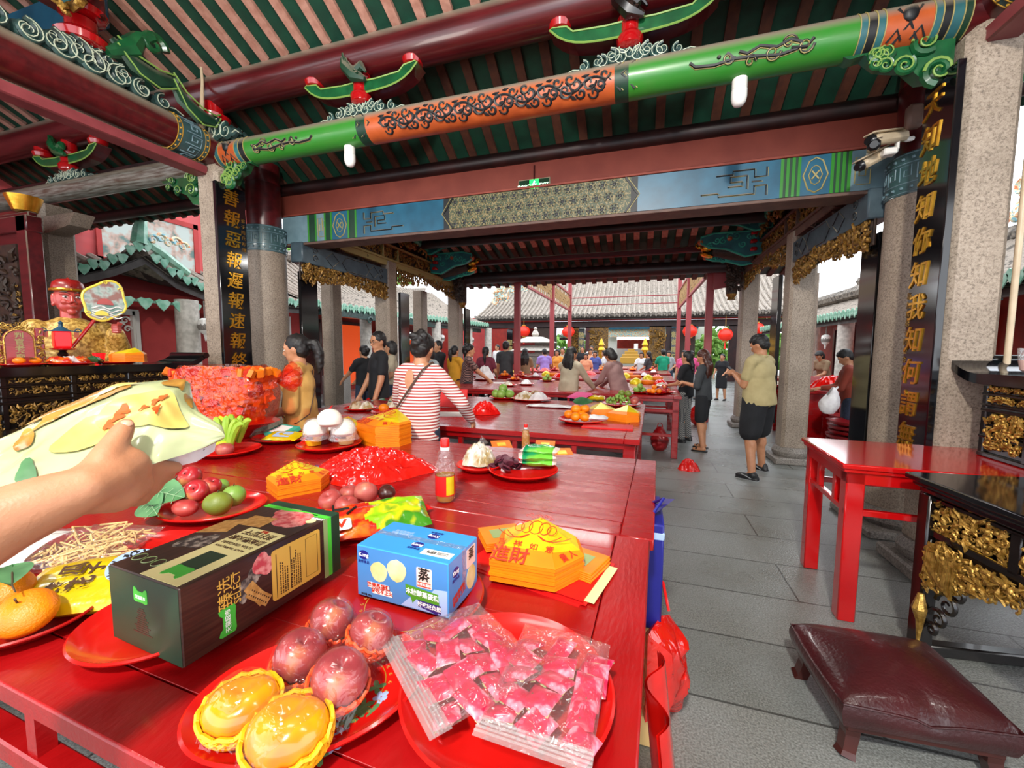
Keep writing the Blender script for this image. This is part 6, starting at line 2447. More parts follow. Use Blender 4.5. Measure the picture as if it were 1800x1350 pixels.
for i,(px,py,rz_,lab) in enumerate(((877,785,.5,'orange square with a gold centre behind the walnut bag'),(955,785,.15,'orange folded paper behind the small oil bottle'),(985,800,.4,'orange paper tip behind the stacked green packets'))):
 p=PZ(px,py,TZ+.003)
 t=thing('orange_paper',lab,'offering paper',(p.x,p.y+.05,TZ+.002),rz_,rx=rad(12))
 m=M()
 m.bb((-.065,-.06,0),(.065,.06,.006),.001)
 m.ob('folded_sheets','paper_orange',t,False)
 m=M()
 m.bb((-.028,-.026,.0062),(.028,.026,.0068))
 m.ob('gold_square','joss_gold',t,False)
bz=TZ+.012
for (px,py,matn,lab) in ((545,775,'steam_cup','yellow instant cup under the left bun'),(563,772,'cup_dark','dark red cup in the middle under the buns'),(603,773,'cup_cream','cream cup with dark lettering under the right bun')):
 p=PZ(px,py,bz+.03)
 t=thing('noodle_cup',lab,'cup',(p.x,p.y+.03,bz))
 m=M()
 m.lathe([(.045,0),(.06,.085),(.062,.09)],24)
 m.ob('cup',matn,t)
 m=M()
 m.lathe([(.064,.087),(.065,.094),(.06,.096)],24)
 m.ob('lid','paper_white' if matn!='steam_cup' else 'seed_yellow',t)
 m=M()
 m.grid(lambda u,v:V((.0585*math.cos(-2.2+1.3*u),.0585*math.sin(-2.2+1.3*u),.042+.03*v)),8,4)
 m.ob('dark_band','cup_dark',t)
for (px,py,dz,r_,film_,lab) in ((575,735,.21,.07,False,'plain white bun on top of the pile'),(550,752,.14,.068,True,'left white bun in plastic film'),(600,752,.14,.07,True,'right white bun in plastic film')):
 p=PZ(px,py,bz+dz)
 t=thing('steamed_bun',lab,'bun',(p.x,p.y+.02,bz+dz-.05))
 m=M()
 m.lathe([(.001,0),(.6*r_,.0),(.95*r_,.25*r_),(r_,.55*r_),(.9*r_,.95*r_),(.62*r_,1.28*r_),(.3*r_,1.42*r_),(.001,1.45*r_)],28,cap=False)
 m.ob('dough','bun',t)
 if film_:
  m=M()
  m.lathe([(1.25*r_,-.02),(1.1*r_,.1*r_),(1.06*r_,.55*r_),(.95*r_,1.0*r_),(.65*r_,1.35*r_),(.01,1.52*r_)],30,cap=False)
  m.jit(.008,22,px)
  m.ob('film','film_white',t,True,40)
t=thing('banana_bunch','bunch of green bananas with yellowing back row','bananas',(-2.36,1.83,TZ+.01))
for i in range(9):
 a=rad(-62+15*i)
 row=i%2
 m=M()
 pts,rs=[],[]
 for k in range(9):
  q=k/8
  rr=.05+.13*q
  z=.03+.17*math.sin(q*1.75)*(1-.1*row)+.02*row
  pts.append(V((rr*math.sin(a)*1.0,-.06+rr*math.cos(a)*.35+.06*row-.02*q,z*(1-.12*abs(i-4)/4))))
  rs.append(.021*(math.sin(PI*(.12+.8*q))**.5)*(.55 if k==8 else 1))
 m.tube(pts,rs,7)
 m.ell(pts[-1],(.007,.007,.008),None,6,4)
 m.ob('banana','banana_green' if i>1 else 'banana_yellow',t)
m=M()
m.ell((0,-.05,.03),(.05,.04,.035))
m.ob('crown','banana_yellow',t)
fruit('apple','dusky red apple in front of the banana bunch','fruit',PZ(395,790,TZ+.05),.045,'apple_pink','apple',(0,0),(1.2,1,.9),stem=False)
t=thing('snack_box','mint green and white snack carton on the dark red tray','box',(-2.38,2.22,TZ+.035),rad(-12),rx=rad(18))
m=M()
m.bb((-.11,-.07,0),(.11,.07,.03),.003)
m.ob('carton','teal_bright',t)
m=M()
m.bb((-.08,-.05,.0302),(.06,.05,.031))
m.ob('white_panel','paper_white',t)
t=thing('snack_pouch','yellow and blue snack pouch in front of the buns','packet',PZ(500,770,TZ+.03),rad(10),rx=rad(15))
pillow(.24,.13,.03,18,12,66,.4).ob('film','seed_yellow',t)
m=M()
m.prism(rrect(-.06,-.04,.06,.03,.01),.0012,(0,0,.03))
m.ob('blue_print','haze_blue',t)
m=M()
m.cyl((-1.98,1.98,TZ+.05),(-2.2,2.5,TZ+.2),.006)
m.th('incense_stick','joss_red','thin red stick leaning behind the snack pouch','stick')
t=thing('wrapped_paper_bundle','large film wrapped bundle of orange folded paper behind the bananas','bundle',(-2.78,2.12,TZ),rad(8))
P0=[PT(340,690,2.75),PT(490,672,2.75)]
m=M()
rnd=random.Random(31)
cols=[0,0,0,1,2]
for i in range(22):
 x=-.36+.72*i/21
 for j in range(8):
  for k in range(6):
   z=.12+.34*j/7
   if (j<3 and x<-.2) or abs(x)>.2+.02*j:
    continue
   yy=-.11+.22*k/5
   a=rnd.uniform(-.5,.5)
   m.box((x+rnd.uniform(-.006,.006),yy+rnd.uniform(-.01,.01),z+rnd.uniform(-.012,.012)),(.03,.045,.05),rot(a,rnd.uniform(-.4,.4),rnd.uniform(-.5,.5)),0,rnd.choice(cols))
m.ob('folded_paper',['paper_orange','ink_red','joss_orange'],t,False)
m=M()
def wrap(u,v):
 a=2*PI*u
 q=v
 ex=[.25,.4,.43,.43,.3][min(4,int(q*4))]
 ex2=[.4,.43,.43,.3,.3][min(4,int(q*4))]
 f=q*4-int(q*4) if q<1 else 0
 e=lerp(ex,ex2,f)*.86
 x=e*math.cos(a)
 y=.17*math.sin(a)*(.8 if q>.9 else 1)
 x=e*math.copysign(abs(math.cos(a))**.5,math.cos(a))
 y=.16*math.copysign(abs(math.sin(a))**.5,math.sin(a))
 z=.06+.45*q
 n_=noise.noise_vector(V((x*9,y*9,z*9)))*.012
 return V((x,y,z))+n_
m.grid(wrap,44,14)
m.ell((.5,.02,.42),(.09,.05,.07),None,14,10)
for i in range(6):
 m.tube([(.42,.0,.4),(.5,.03*math.sin(i),.42+.06*math.cos(i*1.1)),(.55,.08*math.sin(i*1.1),.44+.08*math.cos(i*1.1))],[.01,.02,.03],6)
m.ob('film','film_orange',t,True,25)
m=M()
m.lathe([(.001,.0),(.1,.0),(.14,.06),(.24,.12)],20,sx=1.6)
m.ob('tray','plate_red',t)
def hang_bag(label,o,hgt,wid,th,seed,matn='plastic_bag_red',rz=0,name='plastic_bag'):
 t=thing(name,label,'bag',o,rz)
 m=M()
 def fn(u,v):
  a=2*PI*u
  q=v
  wv=math.sin(PI*min(1,q*.92+.06))**.7*(1-.25*q)+.08
  n_=abs(noise.noise(V((math.cos(a)*2+seed,math.sin(a)*2,q*4))))
  r1,r2=wid*wv*(.86+.3*n_),th*wv*(.8+.45*n_)
  return V((r1*math.cos(a),r2*math.sin(a),hgt*q))
 m.grid(fn,36,22)
 m.ob('film',matn,t,True,50)
 m=M()
 for s in (-1,1):
  m.tube([(s*wid*.25,0,hgt*.95),(s*wid*.2,0,hgt*1.12),(0,0,hgt*1.18)],[.012,.006,.004],6)
 m.ob('handles',matn,t)
 return t
c_=PX(1166,1190,.12)
t=thing('plastic_bag','translucent red plastic bag hanging at the right edge of the near table','bag',c_,rad(65))
m=M()
O_=[(-.16,.26),(-.05,.28),(.04,.24),(.12,.12),(.17,-.02),(.17,-.12),(.12,-.24),(.05,-.17),(-.06,-.1),(-.16,-.08)]
for sd in (1,-1):
 n_=len(O_)
 vs=[V((0,0,.06))]
 fs=[]
 for r_ in range(1,9):
  for i in range(n_*4):
   p,q=O_[i//4],O_[(i//4+1)%n_]
   f=i%4/4
   x,z=lerp(p[0],q[0],f)*r_/8,.06+(lerp(p[1],q[1],f)-.06)*r_/8
   w_=abs(noise.noise(V((x*14,z*9,sd*3))))*.05+noise.noise(V((x*30,z*22,sd)))*.012
   vs.append(V((x,sd*((1-(r_/8)**2.5)*.07+w_*(1-(r_/8)**4)),z)))
 N_=n_*4
 fs+=[(0,1+i,1+(i+1)%N_) for i in range(N_)]
 for r_ in range(7):
  fs+=[(1+r_*N_+i,1+(r_+1)*N_+i,1+(r_+1)*N_+(i+1)%N_,1+r_*N_+(i+1)%N_) for i in range(N_)]
 m.add(vs,fs)
m.ob('film','film_red',t,True,40)
m=M()
for q in (-.06,.03):
 m.tube([(q,0,.26),(q+.01,.03,.36),(q*.5,.1,.42)],.006,6)
m.ob('handles','plastic_bag_red',t)
m=M()
m.grid(lambda u,v:V((.05+.09*v+.02*math.sin(u*9),.72+.22*u+.05*v,.82-.8*v)),16,20)
m.grid(lambda u,v:V((.045+.085*v+.02*math.sin(u*9),.72+.22*u+.05*v,.82-.8*v)),16,20)
m.th('red_cloth','plastic_bag_red','dark red plastic sheet hanging below the red bag at the table edge','bag',loc=(.1,.8,.02))
t=thing('gift_bag','tall dark blue gift bag standing against the table end','bag',(.05,1.72,0),rad(0))
m=M()
m.bb((-.05,-.16,.45),(.05,.16,.86),.006)
m.ob('bag','logo_blue',t)
m=M()
m.bb((-.052,-.162,.8),(.052,.162,.83),.004)
m.ob('pale_band','haze_blue',t)
m=M()
m.add([(.0,-.1,.86),(.09,-.06,.93),(.06,.02,.9),(-.01,.06,.86)],[(0,1,2,3)])
m.tube([(0,-.1,.86),(.05,-.04,.92),(0,.05,.86)],.006,6)
m.ob('ribbon','logo_blue',t)
m=M()
m.bb((-.06,-.2,0),(.07,.2,.45),.01)
m.v=[q+V((.03,1.72,0)) for q in m.v]
m.th('cardboard_box','cup_cream','plain carton under the blue gift bag beside the table','box',loc=(.03,1.72,0))
p=PZ(1210,826,0)
m=heap(.26,.2,.13,36,32,8,.9)
m.v=[q+p for q in m.v]
m.th('plastic_bag','film_red','small crumpled pink red bag lying on the floor of the aisle','bag',loc=p,ang=14)
def coons(top,bot,nu,nv,bulge,seed,off=0):
 def at(P,u):
  k=u*(len(P)-1)
  i=min(int(k),len(P)-2)
  f=k-i
  f=f*f*(3-2*f)*.4+f*.6
  return P[i].lerp(P[i+1],f)
 m=M()
 def fn(u,v):
  p=at(top,u).lerp(at(bot,u),v)
  nrm=V((0.28,-.45,.85)).normalized()
  e=(math.sin(PI*min(max(u,.0),1))**.5)*(math.sin(PI*v)**.6)
  w_=noise.noise(V((u*4+seed,v*3,seed)))*.45+abs(noise.noise(V((u*9,v*5+seed,1))))*.25
  return p+nrm*(bulge*e*(.8+w_)+off+.012*noise.noise(V((u*7+seed,v*6,2)))*e)
 m.grid(fn,nu,nv)
 return m
PTm=PT
top=[PTm(-60,790,.60),PTm(0,772,.64),PTm(55,749,.68),PTm(100,722,.72),PTm(178,689,.76),PTm(218,675,.78),PTm(289,668,.80),PTm(333,670,.80),PTm(340,704,.78),PTm(350,724,.76),PTm(391,749,.74),PTm(396,766,.72)]
bot=[PTm(-60,930,.50),PTm(-20,905,.52),PTm(20,890,.54),PTm(70,880,.55),PTm(130,870,.56),PTm(175,850,.57),PTm(215,835,.59),PTm(245,825,.61),PTm(280,812,.63),PTm(320,800,.66),PTm(358,787,.69),PTm(396,768,.72)]
t=thing('bread_bag','pale green plastic bread bag held up in the hand','bag',top[4].lerp(bot[4],.5))
m=coons(top,bot,44,26,.028,3)
k=len(m.f)
b2=coons(top,bot,44,26,-.02,5)
m.add(b2.v,[f[::-1] for f in b2.f])
m.ob('film','bread_bag',t,True,60,world=True)
def on_bag(u,v,off):
 q=coons(top,bot,2,2,0,3)
 return None
def patch(P,matn,name,off=.0035):
 """printed picture on the bag, following its surface; P = (u, v) outline"""
 cx,cy=sum(p[0] for p in P)/len(P),sum(p[1] for p in P)/len(P)
 m=M()
 def surf(u,v):
  def at(Q,u):
   k=u*(len(Q)-1)
   i=min(int(k),len(Q)-2)
   f=k-i
   f=f*f*(3-2*f)*.4+f*.6
   return Q[i].lerp(Q[i+1],f)
  p=at(top,u).lerp(at(bot,u),v)
  nrm=V((0.28,-.45,.85)).normalized()
  e=(math.sin(PI*u)**.5)*(math.sin(PI*v)**.6)
  w_=noise.noise(V((u*4+3,v*3,3)))*.45+abs(noise.noise(V((u*9,v*5+3,1))))*.25
  return p+nrm*(.028*e*(.8+w_)+off+.012*noise.noise(V((u*7+3,v*6,2)))*e)
 n=len(P)
 R_=5
 vs=[surf(cx,cy)]
 for r_ in range(1,R_+1):
  for p in P:
   vs.append(surf(lerp(cx,p[0],r_/R_),lerp(cy,p[1],r_/R_)))
 fs=[(0,1+i,1+(i+1)%n) for i in range(n)]
 for r_ in range(R_-1):
  for i in range(n):
   fs.append((1+r_*n+i,1+(r_+1)*n+i,1+(r_+1)*n+(i+1)%n,1+r_*n+(i+1)%n))
 m.add(vs,fs)
 return m.ob(name,matn,t,True,60,world=True)
patch(oval(.37,.16,.12,.11,24,.1),'bread_tan','bread_picture')
patch(oval(.62,.12,.05,.08,20,.1),'bread_tan','bread_picture')
patch(oval(.44,.13,.06,.05,20,.1),'bread_cream','bread_highlight',.005)
patch(oval(.74,.1,.045,.08,18,.2),'bread_tan','bread_picture')
patch(oval(.27,.12,.07,.06,20,.15),'bread_tan','bread_picture')
patch(oval(.62,.5,.2,.2,28,.08),'bread_cream','cream_field')
patch(oval(.42,.62,.12,.12,24,.08),'bread_cream','cream_field')
patch(oval(.2,.35,.035,.13,22,.15),'bread_tan','brown_logo')
patch(oval(.28,.25,.06,.06,22,.2),'bread_tan','brown_logo')
patch(oval(.24,.8,.03,.1,18,.2),'leaf_green','green_print',.004)
for k,(u,v) in enumerate(((.47,.62),(.49,.56),(.57,.52),(.6,.45),(.62,.4),(.63,.55),(.5,.5))):
 patch(oval(u,v,.016,.045,14,.35,k),'foam_orange','red_brush_print',.006)
under=coons([PTm(240,826,.64),PTm(300,805,.67),PTm(355,786,.71),PTm(380,778,.74)],[PTm(225,838,.66),PTm(290,825,.68),PTm(345,812,.71),PTm(377,793,.74)],16,8,.008,2)
under.ob('white_underside','white_bag',t,True,60,world=True)
arm=thing('person','bare forearm and hand reaching in from the left, holding the bread bag','person',PT(60,900,.5))
m=M()
W_=PT(150,858,.53)
K=PT(214,826,.585)
chain(m,[PT(-260,1020,.42),PT(-110,975,.45),PT(0,918,.48),PT(80,885,.505),W_],[.05,.047,.041,.036,.0295],16)
up=V((0,0,1))
chain(m,[W_,PT(185,842,.56),K],[.03,.036,.034],14)
chain(m,[PT(165,868,.545),PT(205,862,.575),PT(232,850,.6)],[.027,.031,.026],14)
chain(m,[PT(170,838,.545),PT(185,808,.56),PT(203,778,.585),PT(216,757,.60),PT(221,748,.607)],[.022,.02,.0165,.014,.0115],12)
chain(m,[PT(222,822,.59),PT(255,820,.63),PT(285,822,.66),PT(308,822,.68)],[.019,.0155,.013,.0105],12)
chain(m,[PT(232,834,.60),PT(258,838,.635),PT(280,838,.665),PT(296,834,.69)],[.0185,.0155,.0135,.011],12)
chain(m,[PT(234,850,.605),PT(252,857,.63),PT(268,857,.66),PT(276,850,.685)],[.018,.015,.013,.0105],12)
chain(m,[PT(225,866,.60),PT(238,876,.62),PT(250,876,.645),PT(256,868,.665)],[.016,.0135,.0115,.0095],12)
blend(m,.0042,5,.5).ob('body','skin',arm,True,80,world=True)
m=M()
for p in (PT(223,744,.601),):
 m.ell(p,(.008,.007,.004),rot(.4,.3,.5),10,6)
mat('nail','#cf9c80',.35)
m.ob('thumbnail','nail',arm,world=True)
m=M()
chain(m,[PT(-420,1080,.38),PT(-250,1018,.42)],[.085,.065],16)
m.ob('sleeve','joss_red',arm,world=True)
mat('skin_far','#b98563',.55,c2='#ad7856',ns=14)
mat('hair','#0d0b0b',.55,c2='#191413',ns=30,stretch=(1,1,.2))
mat('hair_brown','#3a1d14',.4,c2='#4a261a',ns=30,stretch=(1,1,.2))
mat('eye_white','#e9e4dc',.3)
mat('lips','#9a4a42',.5)
mat('shoe_black','#16171a',.5)
mat('shoe_trim','#8f9294',.5)
mat('strap_brown','#4a3428',.5)
mat('leather_brown','#55443a',.4,c2='#473830',ns=9)
mat('denim','#1f2a3a',.8,c2='#2b3950',ns=60)
mat('black_cloth','#101216',.85,c2='#17191e',ns=9)
for n_,c_,d_ in (('cloth_yellow','#d9ad62','#c99b50'),('cloth_beige','#b9aa7c','#aa9b6d'),('cloth_sand','#b3a78f','#a1957d'),('cloth_mauve','#94736f','#836360'),('cloth_mustard','#cf9420','#b98318'),('cloth_maroon','#6d2136','#5c1a2c'),('cloth_charcoal','#3a3d40','#2f3235'),('cloth_brown','#8a7357','#79644a'),('cloth_lavender','#9d86cf','#8d76bf'),('cloth_orange','#e09a3c','#cf8a30'),('cloth_rust','#8a3622','#79301e'),('cloth_green','#12a078','#0e8f6a'),('cloth_pink','#d8548a','#c9457b'),('cloth_white','#dcdcdc','#cfcfcf'),('cloth_grey','#8b9294','#9ea5a6'),('cloth_blue','#4a5aa0','#3f4e8e'),('cloth_red','#c01f1c','#ad1917'),('cloth_peach','#e0a07a','#cf906b')):
 mat(n_,c_,.8,c2=d_,ns=7,bump=.15,bs=9)
def band_mat(n,c1,c2,freq,duty=.5,axis='Z',other=None):
 M_=mat(n,c1,.8)
 nt,I=nodes_of(M_)
 tc=nt.nodes.new('ShaderNodeTexCoord')
 sp=nt.nodes.new('ShaderNodeSeparateXYZ')
 nt.links.new(tc.outputs['Object'],sp.inputs[0])
 def line(ax_):
  a=nt.nodes.new('ShaderNodeMath')
  a.operation='MULTIPLY'
  a.inputs[1].default_value=freq
  b=nt.nodes.new('ShaderNodeMath')
  b.operation='FRACT'
  c=nt.nodes.new('ShaderNodeMath')
  c.operation='GREATER_THAN'
  c.inputs[1].default_value=duty
  nt.links.new(sp.outputs[ax_],a.inputs[0])
  nt.links.new(a.outputs[0],b.inputs[0])
  nt.links.new(b.outputs[0],c.inputs[0])
  return c.outputs[0]
 f=line(axis)
 if other:
  g=line(other)
  x=nt.nodes.new('ShaderNodeMath')
  x.operation='SUBTRACT'
  y=nt.nodes.new('ShaderNodeMath')
  y.operation='ABSOLUTE'
  nt.links.new(f,x.inputs[0])
  nt.links.new(g,x.inputs[1])
  nt.links.new(x.outputs[0],y.inputs[0])
  f=y.outputs[0]
 mx=nt.nodes.new('ShaderNodeMixRGB')
 mx.inputs[1].default_value=(*lin(c1),1)
 mx.inputs[2].default_value=(*lin(c2),1)
 nt.links.new(f,mx.inputs[0])
 nt.links.new(mx.outputs[0],I['Base Color'])
band_mat('cloth_stripes','#e6dcd6','#a8403c',44,.52)
band_mat('cloth_checks','#7d5f58','#2f1a1c',22,.5,'Z','X')
band_mat('cloth_floral','#8b8a86','#3c3f44',30,.6,'Z','Y')
def ik(S,T,l1,l2,hint):
 d=T-S
 L=min(d.length,(l1+l2)*.995)
 u=d.normalized()
 T=S+u*L
 a=(l1*l1-l2*l2+L*L)/(2*L)
 h=math.sqrt(max(0,l1*l1-a*a))
 n=(V(hint)-u*V(hint).dot(u))
 n=n.normalized() if n.length>1e-4 else u.orthogonal()
 return S+u*a+n*h,T
def hand(m,Wp,d,palm_n,s,side,fine=True,curl=.5):
 """palm, four fingers of different lengths and a thumb leaving the palm's side; d = forearm direction, palm_n = out of the palm"""
 d=d.normalized()
 n=(palm_n-d*palm_n.dot(d)).normalized()
 b=d.cross(n)*side
 c=Wp+d*.05*s
 R=MX((b,d,n)).transposed()
 m.ell(c,(.04*s,.052*s,.019*s),R,12,8)
 if not fine:
  m.ell(c+d*.075*s+n*.02*s,(.036*s,.045*s,.018*s),R,10,6)
  caps(m,c+b*.03*s-d*.01*s,c+b*.055*s+d*.035*s+n*.015*s,.016*s,.012*s,8)
  return
 for k,(off,ln) in enumerate(((.029,.07),(.010,.078),(-.01,.072),(-.028,.056))):
  p=c+b*off*s+d*.042*s
  q=[p]
  a=.15
  for seg in (.45,.32,.23):
   a+=curl*.7
   q.append(q[-1]+(d*math.cos(a)+n*math.sin(a))*ln*seg*s)
  chain(m,q,[.0105*s,.0098*s,.0092*s,.008*s],8)
 p=c+b*.026*s-d*.022*s
 q=[p,p+(b*.028+d*.022+n*.01)*s,p+(b*.04+d*.05+n*.022)*s,p+(b*.034+d*.072+n*.032)*s]
 chain(m,q,[.0145*s,.013*s,.0112*s,.009*s],8)
def person(label,loc,rz,H=1.65,top='cloth_white',bottom='black_cloth',skin='skin_far',fem=False,lean=0,larm=(-.22,.1,.82),rarm=(.22,.1,.82),sleeve='short',hair='short',hmat='hair',head=(0,0),legs='long',stance=.1,stride=0,vox=.016,face=True,group=None,shoes='shoe_black',skirt=None,fat=1.0,curl=.5,lhint=(-.5,-1,-.5),rhint=(.5,-1,-.5),sandal=False):
 """a clothed figure facing +y before turning by rz; arms are hand targets for a body 1.7 m tall"""
 s=H/1.7
 t=thing('person',label,'person',loc,rz,group)
 fine=vox<.0125
 CL=math.cos(lean)
 SL=math.sin(lean)
 def B(p):
  p=V(p)
  y,z=p.y,p.z-.98
  return V((p.x,y*CL+z*SL,.98-y*SL+z*CL))*s
 RL=rot(-lean,0,0)
 sw=(.165 if fem else.19)*(1+(fat-1)*.55)
 hp=V(B((0,.0,1.57)))
 RH=RL@rot(-head[1],0,head[0])
 def Hd(p):
  return hp+RH@(V(p)*s)
 m=M()
 m.ell(Hd((0,0,.02)),(.076*s,.094*s,.11*s),RH,20,14)
 m.ell(Hd((0,.026,-.052)),(.058*s,.062*s,.058*s),RH,16,10)
 m.tube([Hd((0,.088,.02)),Hd((0,.104,-.012)),Hd((0,.108,-.026))],[.009*s,.013*s,.016*s],8)
 m.ell(Hd((0,.092,-.03)),(.019*s,.014*s,.01*s),RH,8,6)
 m.ell(Hd((0,.08,-.062)),(.024*s,.014*s,.012*s),RH,8,6)
 m.ell(Hd((0,.068,-.1)),(.026*s,.022*s,.02*s),RH,8,6)
 for q in (-1,1):
  m.ell(Hd((q*.079,-.008,.0)),(.011*s,.022*s,.033*s),RH,8,6)
  m.ell(Hd((q*.035,.078,.035)),(.026*s,.014*s,.01*s),RH,8,6)
 caps(m,B((0,-.02,1.40)),Hd((0,-.01,-.05)),.06*s,.052*s,12)
 f_=fat
 T_=[((0,0,.93),(.165*f_,.115*f_,.12)),((0,.0,1.08),(.145*f_,.105*f_*(1.15 if fat>1.05 else 1),.15)),((0,0,1.26),((.155 if fem else.172)*f_,.112*f_,.16))]
 if fem:
  T_.append(((0,.05,1.26),(.13*f_,.075*f_,.075)))
 for c,r_ in T_:
  m.ell(B(c),tuple(x*s for x in r_),RL,16,12)
 caps(m,B((-sw*.72,-.012,1.385)),B((sw*.72,-.012,1.385)),.068*s,.068*s,12)
 caps(m,B((-sw*.4,-.02,1.41)),B((sw*.4,-.02,1.41)),.06*s,.06*s,12)
 arms=[]
 for side,tg,hint in ((-1,larm,lhint),(1,rarm,rhint)):
  S=B((side*sw,-.012,1.375))
  E_,Wp=ik(S,V(tg)*s,.29*s,.25*s,hint)
  chain(m,[S,E_,Wp],[.052*s*f_**.5,.042*s,.029*s],12)
  d=(Wp-E_).normalized()
  pn=V((-side*.5,.4,-.6)) if abs(d.z)<.7 else V((-side,0,0))
  hand(m,Wp,d,pn,s,-side if False else side*(-1),fine,curl)
  arms.append((S,E_,Wp))
 lg=[]
 for side in (-1,1):
  hx=V((side*.088,0,.92))*s
  k_=V((side*(.09+stance*.25),.025+side*stride*.35,.49))*s
  a_=V((side*(.085+stance*.5),-.02+side*stride,.085))*s
  chain(m,[hx,k_,a_],[.09*s*f_,.06*s,.042*s],14)
  m.ell(k_.lerp(a_,.28)+V((0,-.018,0))*s,(.052*s,.055*s,.1*s),None,12,8)
  caps(m,a_+V((0,-.02,-.04))*s,a_+V((side*.015,.13,-.055))*s,.038*s,.03*s,10)
  lg.append((hx,k_,a_))
 blend(m,vox,3).ob('body',skin,t,True,80)
 e=.011
 m=M()
 for c,r_ in T_:
  m.ell(B(c),tuple((x+e)*s for x in r_),RL,18,12)
 m.ell(B((0,0,.95)),((.17*f_+e)*s,(.118*f_+e)*s,.10*s),RL,18,12)
 m.tube([B((0,0,.86)),B((0,0,.98)),B((0,0,1.2))],[(.172*f_+e)*s,(.165*f_+e)*s,(.15*f_+e)*s],22,True,0,False,.72,(0,1,0))
 caps(m,B((-sw*.74,-.012,1.387)),B((sw*.74,-.012,1.387)),.078*s,.078*s,14)
 caps(m,B((-sw*.3,-.02,1.41)),B((sw*.3,-.02,1.41)),.066*s,.066*s,12)
 for S,E_,Wp in arms:
  if sleeve=='long':
   chain(m,[S,E_,Wp.lerp(E_,.12)],[.066*s,.056*s,.044*s],14)
  elif sleeve=='half':
   chain(m,[S,E_.lerp(S,-.0)],[.068*s,.062*s],14)
  else:
   chain(m,[S,S.lerp(E_,.62)],[.068*s,.062*s],14)
 sh=blend(m,max(vox,.012),3)
 sh.jit(.007*s,7,len(label))
 sh.ob('shirt',top,t,True,80)
 m=M()
 m.ell(V((0,0,.93))*s,((.168*f_+.008)*s,(.12*f_+.008)*s,.12*s),None,18,12)
 if skirt:
  m.lathe([(.15*s*f_,.96*s),(.19*s*f_,.8*s),(.2*s*f_,skirt*s)],24,sy=.75)
 else:
  for hx,k_,a_ in lg:
   if legs=='long':
    chain(m,[hx,k_,a_+V((0,0,.02))*s],[.1*s*f_,.075*s,.06*s],14)
   else:
    chain(m,[hx+V((0,0,-.02)),hx.lerp(k_,.5),hx.lerp(k_,.86)],[.108*s*f_,.1*s*f_,.092*s*f_],16)
 tr=blend(m,max(vox,.013),2)
 tr.jit(.006*s,6,3)
 tr.ob('skirt' if skirt else ('shorts' if legs!='long' else 'trousers'),bottom,t,True,80)
 for side,(hx,k_,a_) in zip((-1,1),lg):
  m=M()
  c=a_+V((side*.008,.045,-.055))*s
  R=rot(0,0,-side*.12)
  if sandal:
   m.box(c+V((0,0,-.02))*s,(.09*s,.25*s,.022*s),R,.008)
   m.tube([c+R@(V((q*.04,.05,.02*(1-q*q)+.012))*s) for q in (-1,-.5,0,.5,1)],.012*s,6)
   m.ob('sandal',shoes,t)
  else:
   m.ell(c,(.047*s,.135*s,.04*s),R,16,8)
   m.box(c+V((0,0,-.024))*s,(.088*s,.255*s,.018*s),R,.008)
   m.ell(c+V((0,-.06,.025))*s,(.042*s,.06*s,.05*s),R,12,8)
   sh_=blend(m,.01,2).ob('shoe',shoes,t,True,60)
   if fine:
    m=M()
    for q in (-1,1):
     m.tube([c+R@(V((q*.047,-.06,-.01))*s),c+R@(V((q*.046,.0,.015))*s),c+R@(V((q*.025,.06,.025))*s)],.006*s,6)
    m.box(c+V((0,0,-.03))*s,(.092*s,.26*s,.008*s),R,.003)
    m.ob('pale_trim','shoe_trim',sh_)
 m=M()
 m.ell(Hd((0,-.02,.045)),(.088*s,.1*s,.1*s),RH,20,14)
 if hair in ('short','crop'):
  m.ell(Hd((0,-.05,-.005)),(.08*s,.06*s,.075*s),RH,14,10)
  for q in range(12 if hair=='short' else 0):
   a=q*.9
   m.ell(Hd((.05*math.cos(a),-.02+.055*math.sin(a),.11+.008*math.sin(q*2.1))),(.032*s,.032*s,.022*s),RH,8,6)
  if hair=='short':
   m.ell(Hd((0,.055,.09)),(.06*s,.03*s,.028*s),RH@rot(-.5,0,0),12,8)
 elif hair=='bob':
  m.ell(Hd((0,-.035,-.02)),(.098*s,.085*s,.11*s),RH,16,10)
  m.ell(Hd((0,.05,.085)),(.07*s,.04*s,.035*s),RH,12,8)
 elif hair=='curly':
  rn=random.Random(3)
  for q in range(46):
   a,z_=rn.random()*2*PI,rn.uniform(-.06,.13)
   rr=math.sqrt(max(.05,1-((z_-.02)/.14)**2))
   if math.sin(a)>.55 and z_<.07:
    continue
   m.ell(Hd((.09*rr*math.cos(a),-.025+.1*rr*math.sin(a),z_)),(.034*s,.034*s,.034*s),RH,8,6)
 elif hair=='updo':
  m.ell(Hd((0,-.06,-.0)),(.085*s,.07*s,.09*s),RH,14,10)
  rn=random.Random(6)
  for q in range(16):
   m.ell(Hd((rn.uniform(-.07,.07),-.11+rn.uniform(-.03,.02),.02+rn.uniform(-.05,.08))),(.04*s,.034*s,.03*s),RH,9,6)
 elif hair in ('pony','bun'):
  m.ell(Hd((0,-.045,.0)),(.084*s,.07*s,.085*s),RH,14,10)
  if hair=='pony':
   chain(m,[Hd((0,-.1,.05)),Hd((.01,-.16,.03)),Hd((.015,-.175,-.06)),Hd((.01,-.16,-.17)),Hd((0,-.14,-.23))],[.03*s,.042*s,.045*s,.035*s,.012*s],10)
  else:
   m.ell(Hd((0,-.125,.04)),(.05*s,.045*s,.05*s),RH,12,8)
 elif hair=='lowtail':
  m.ell(Hd((0,-.045,.0)),(.084*s,.07*s,.085*s),RH,14,10)
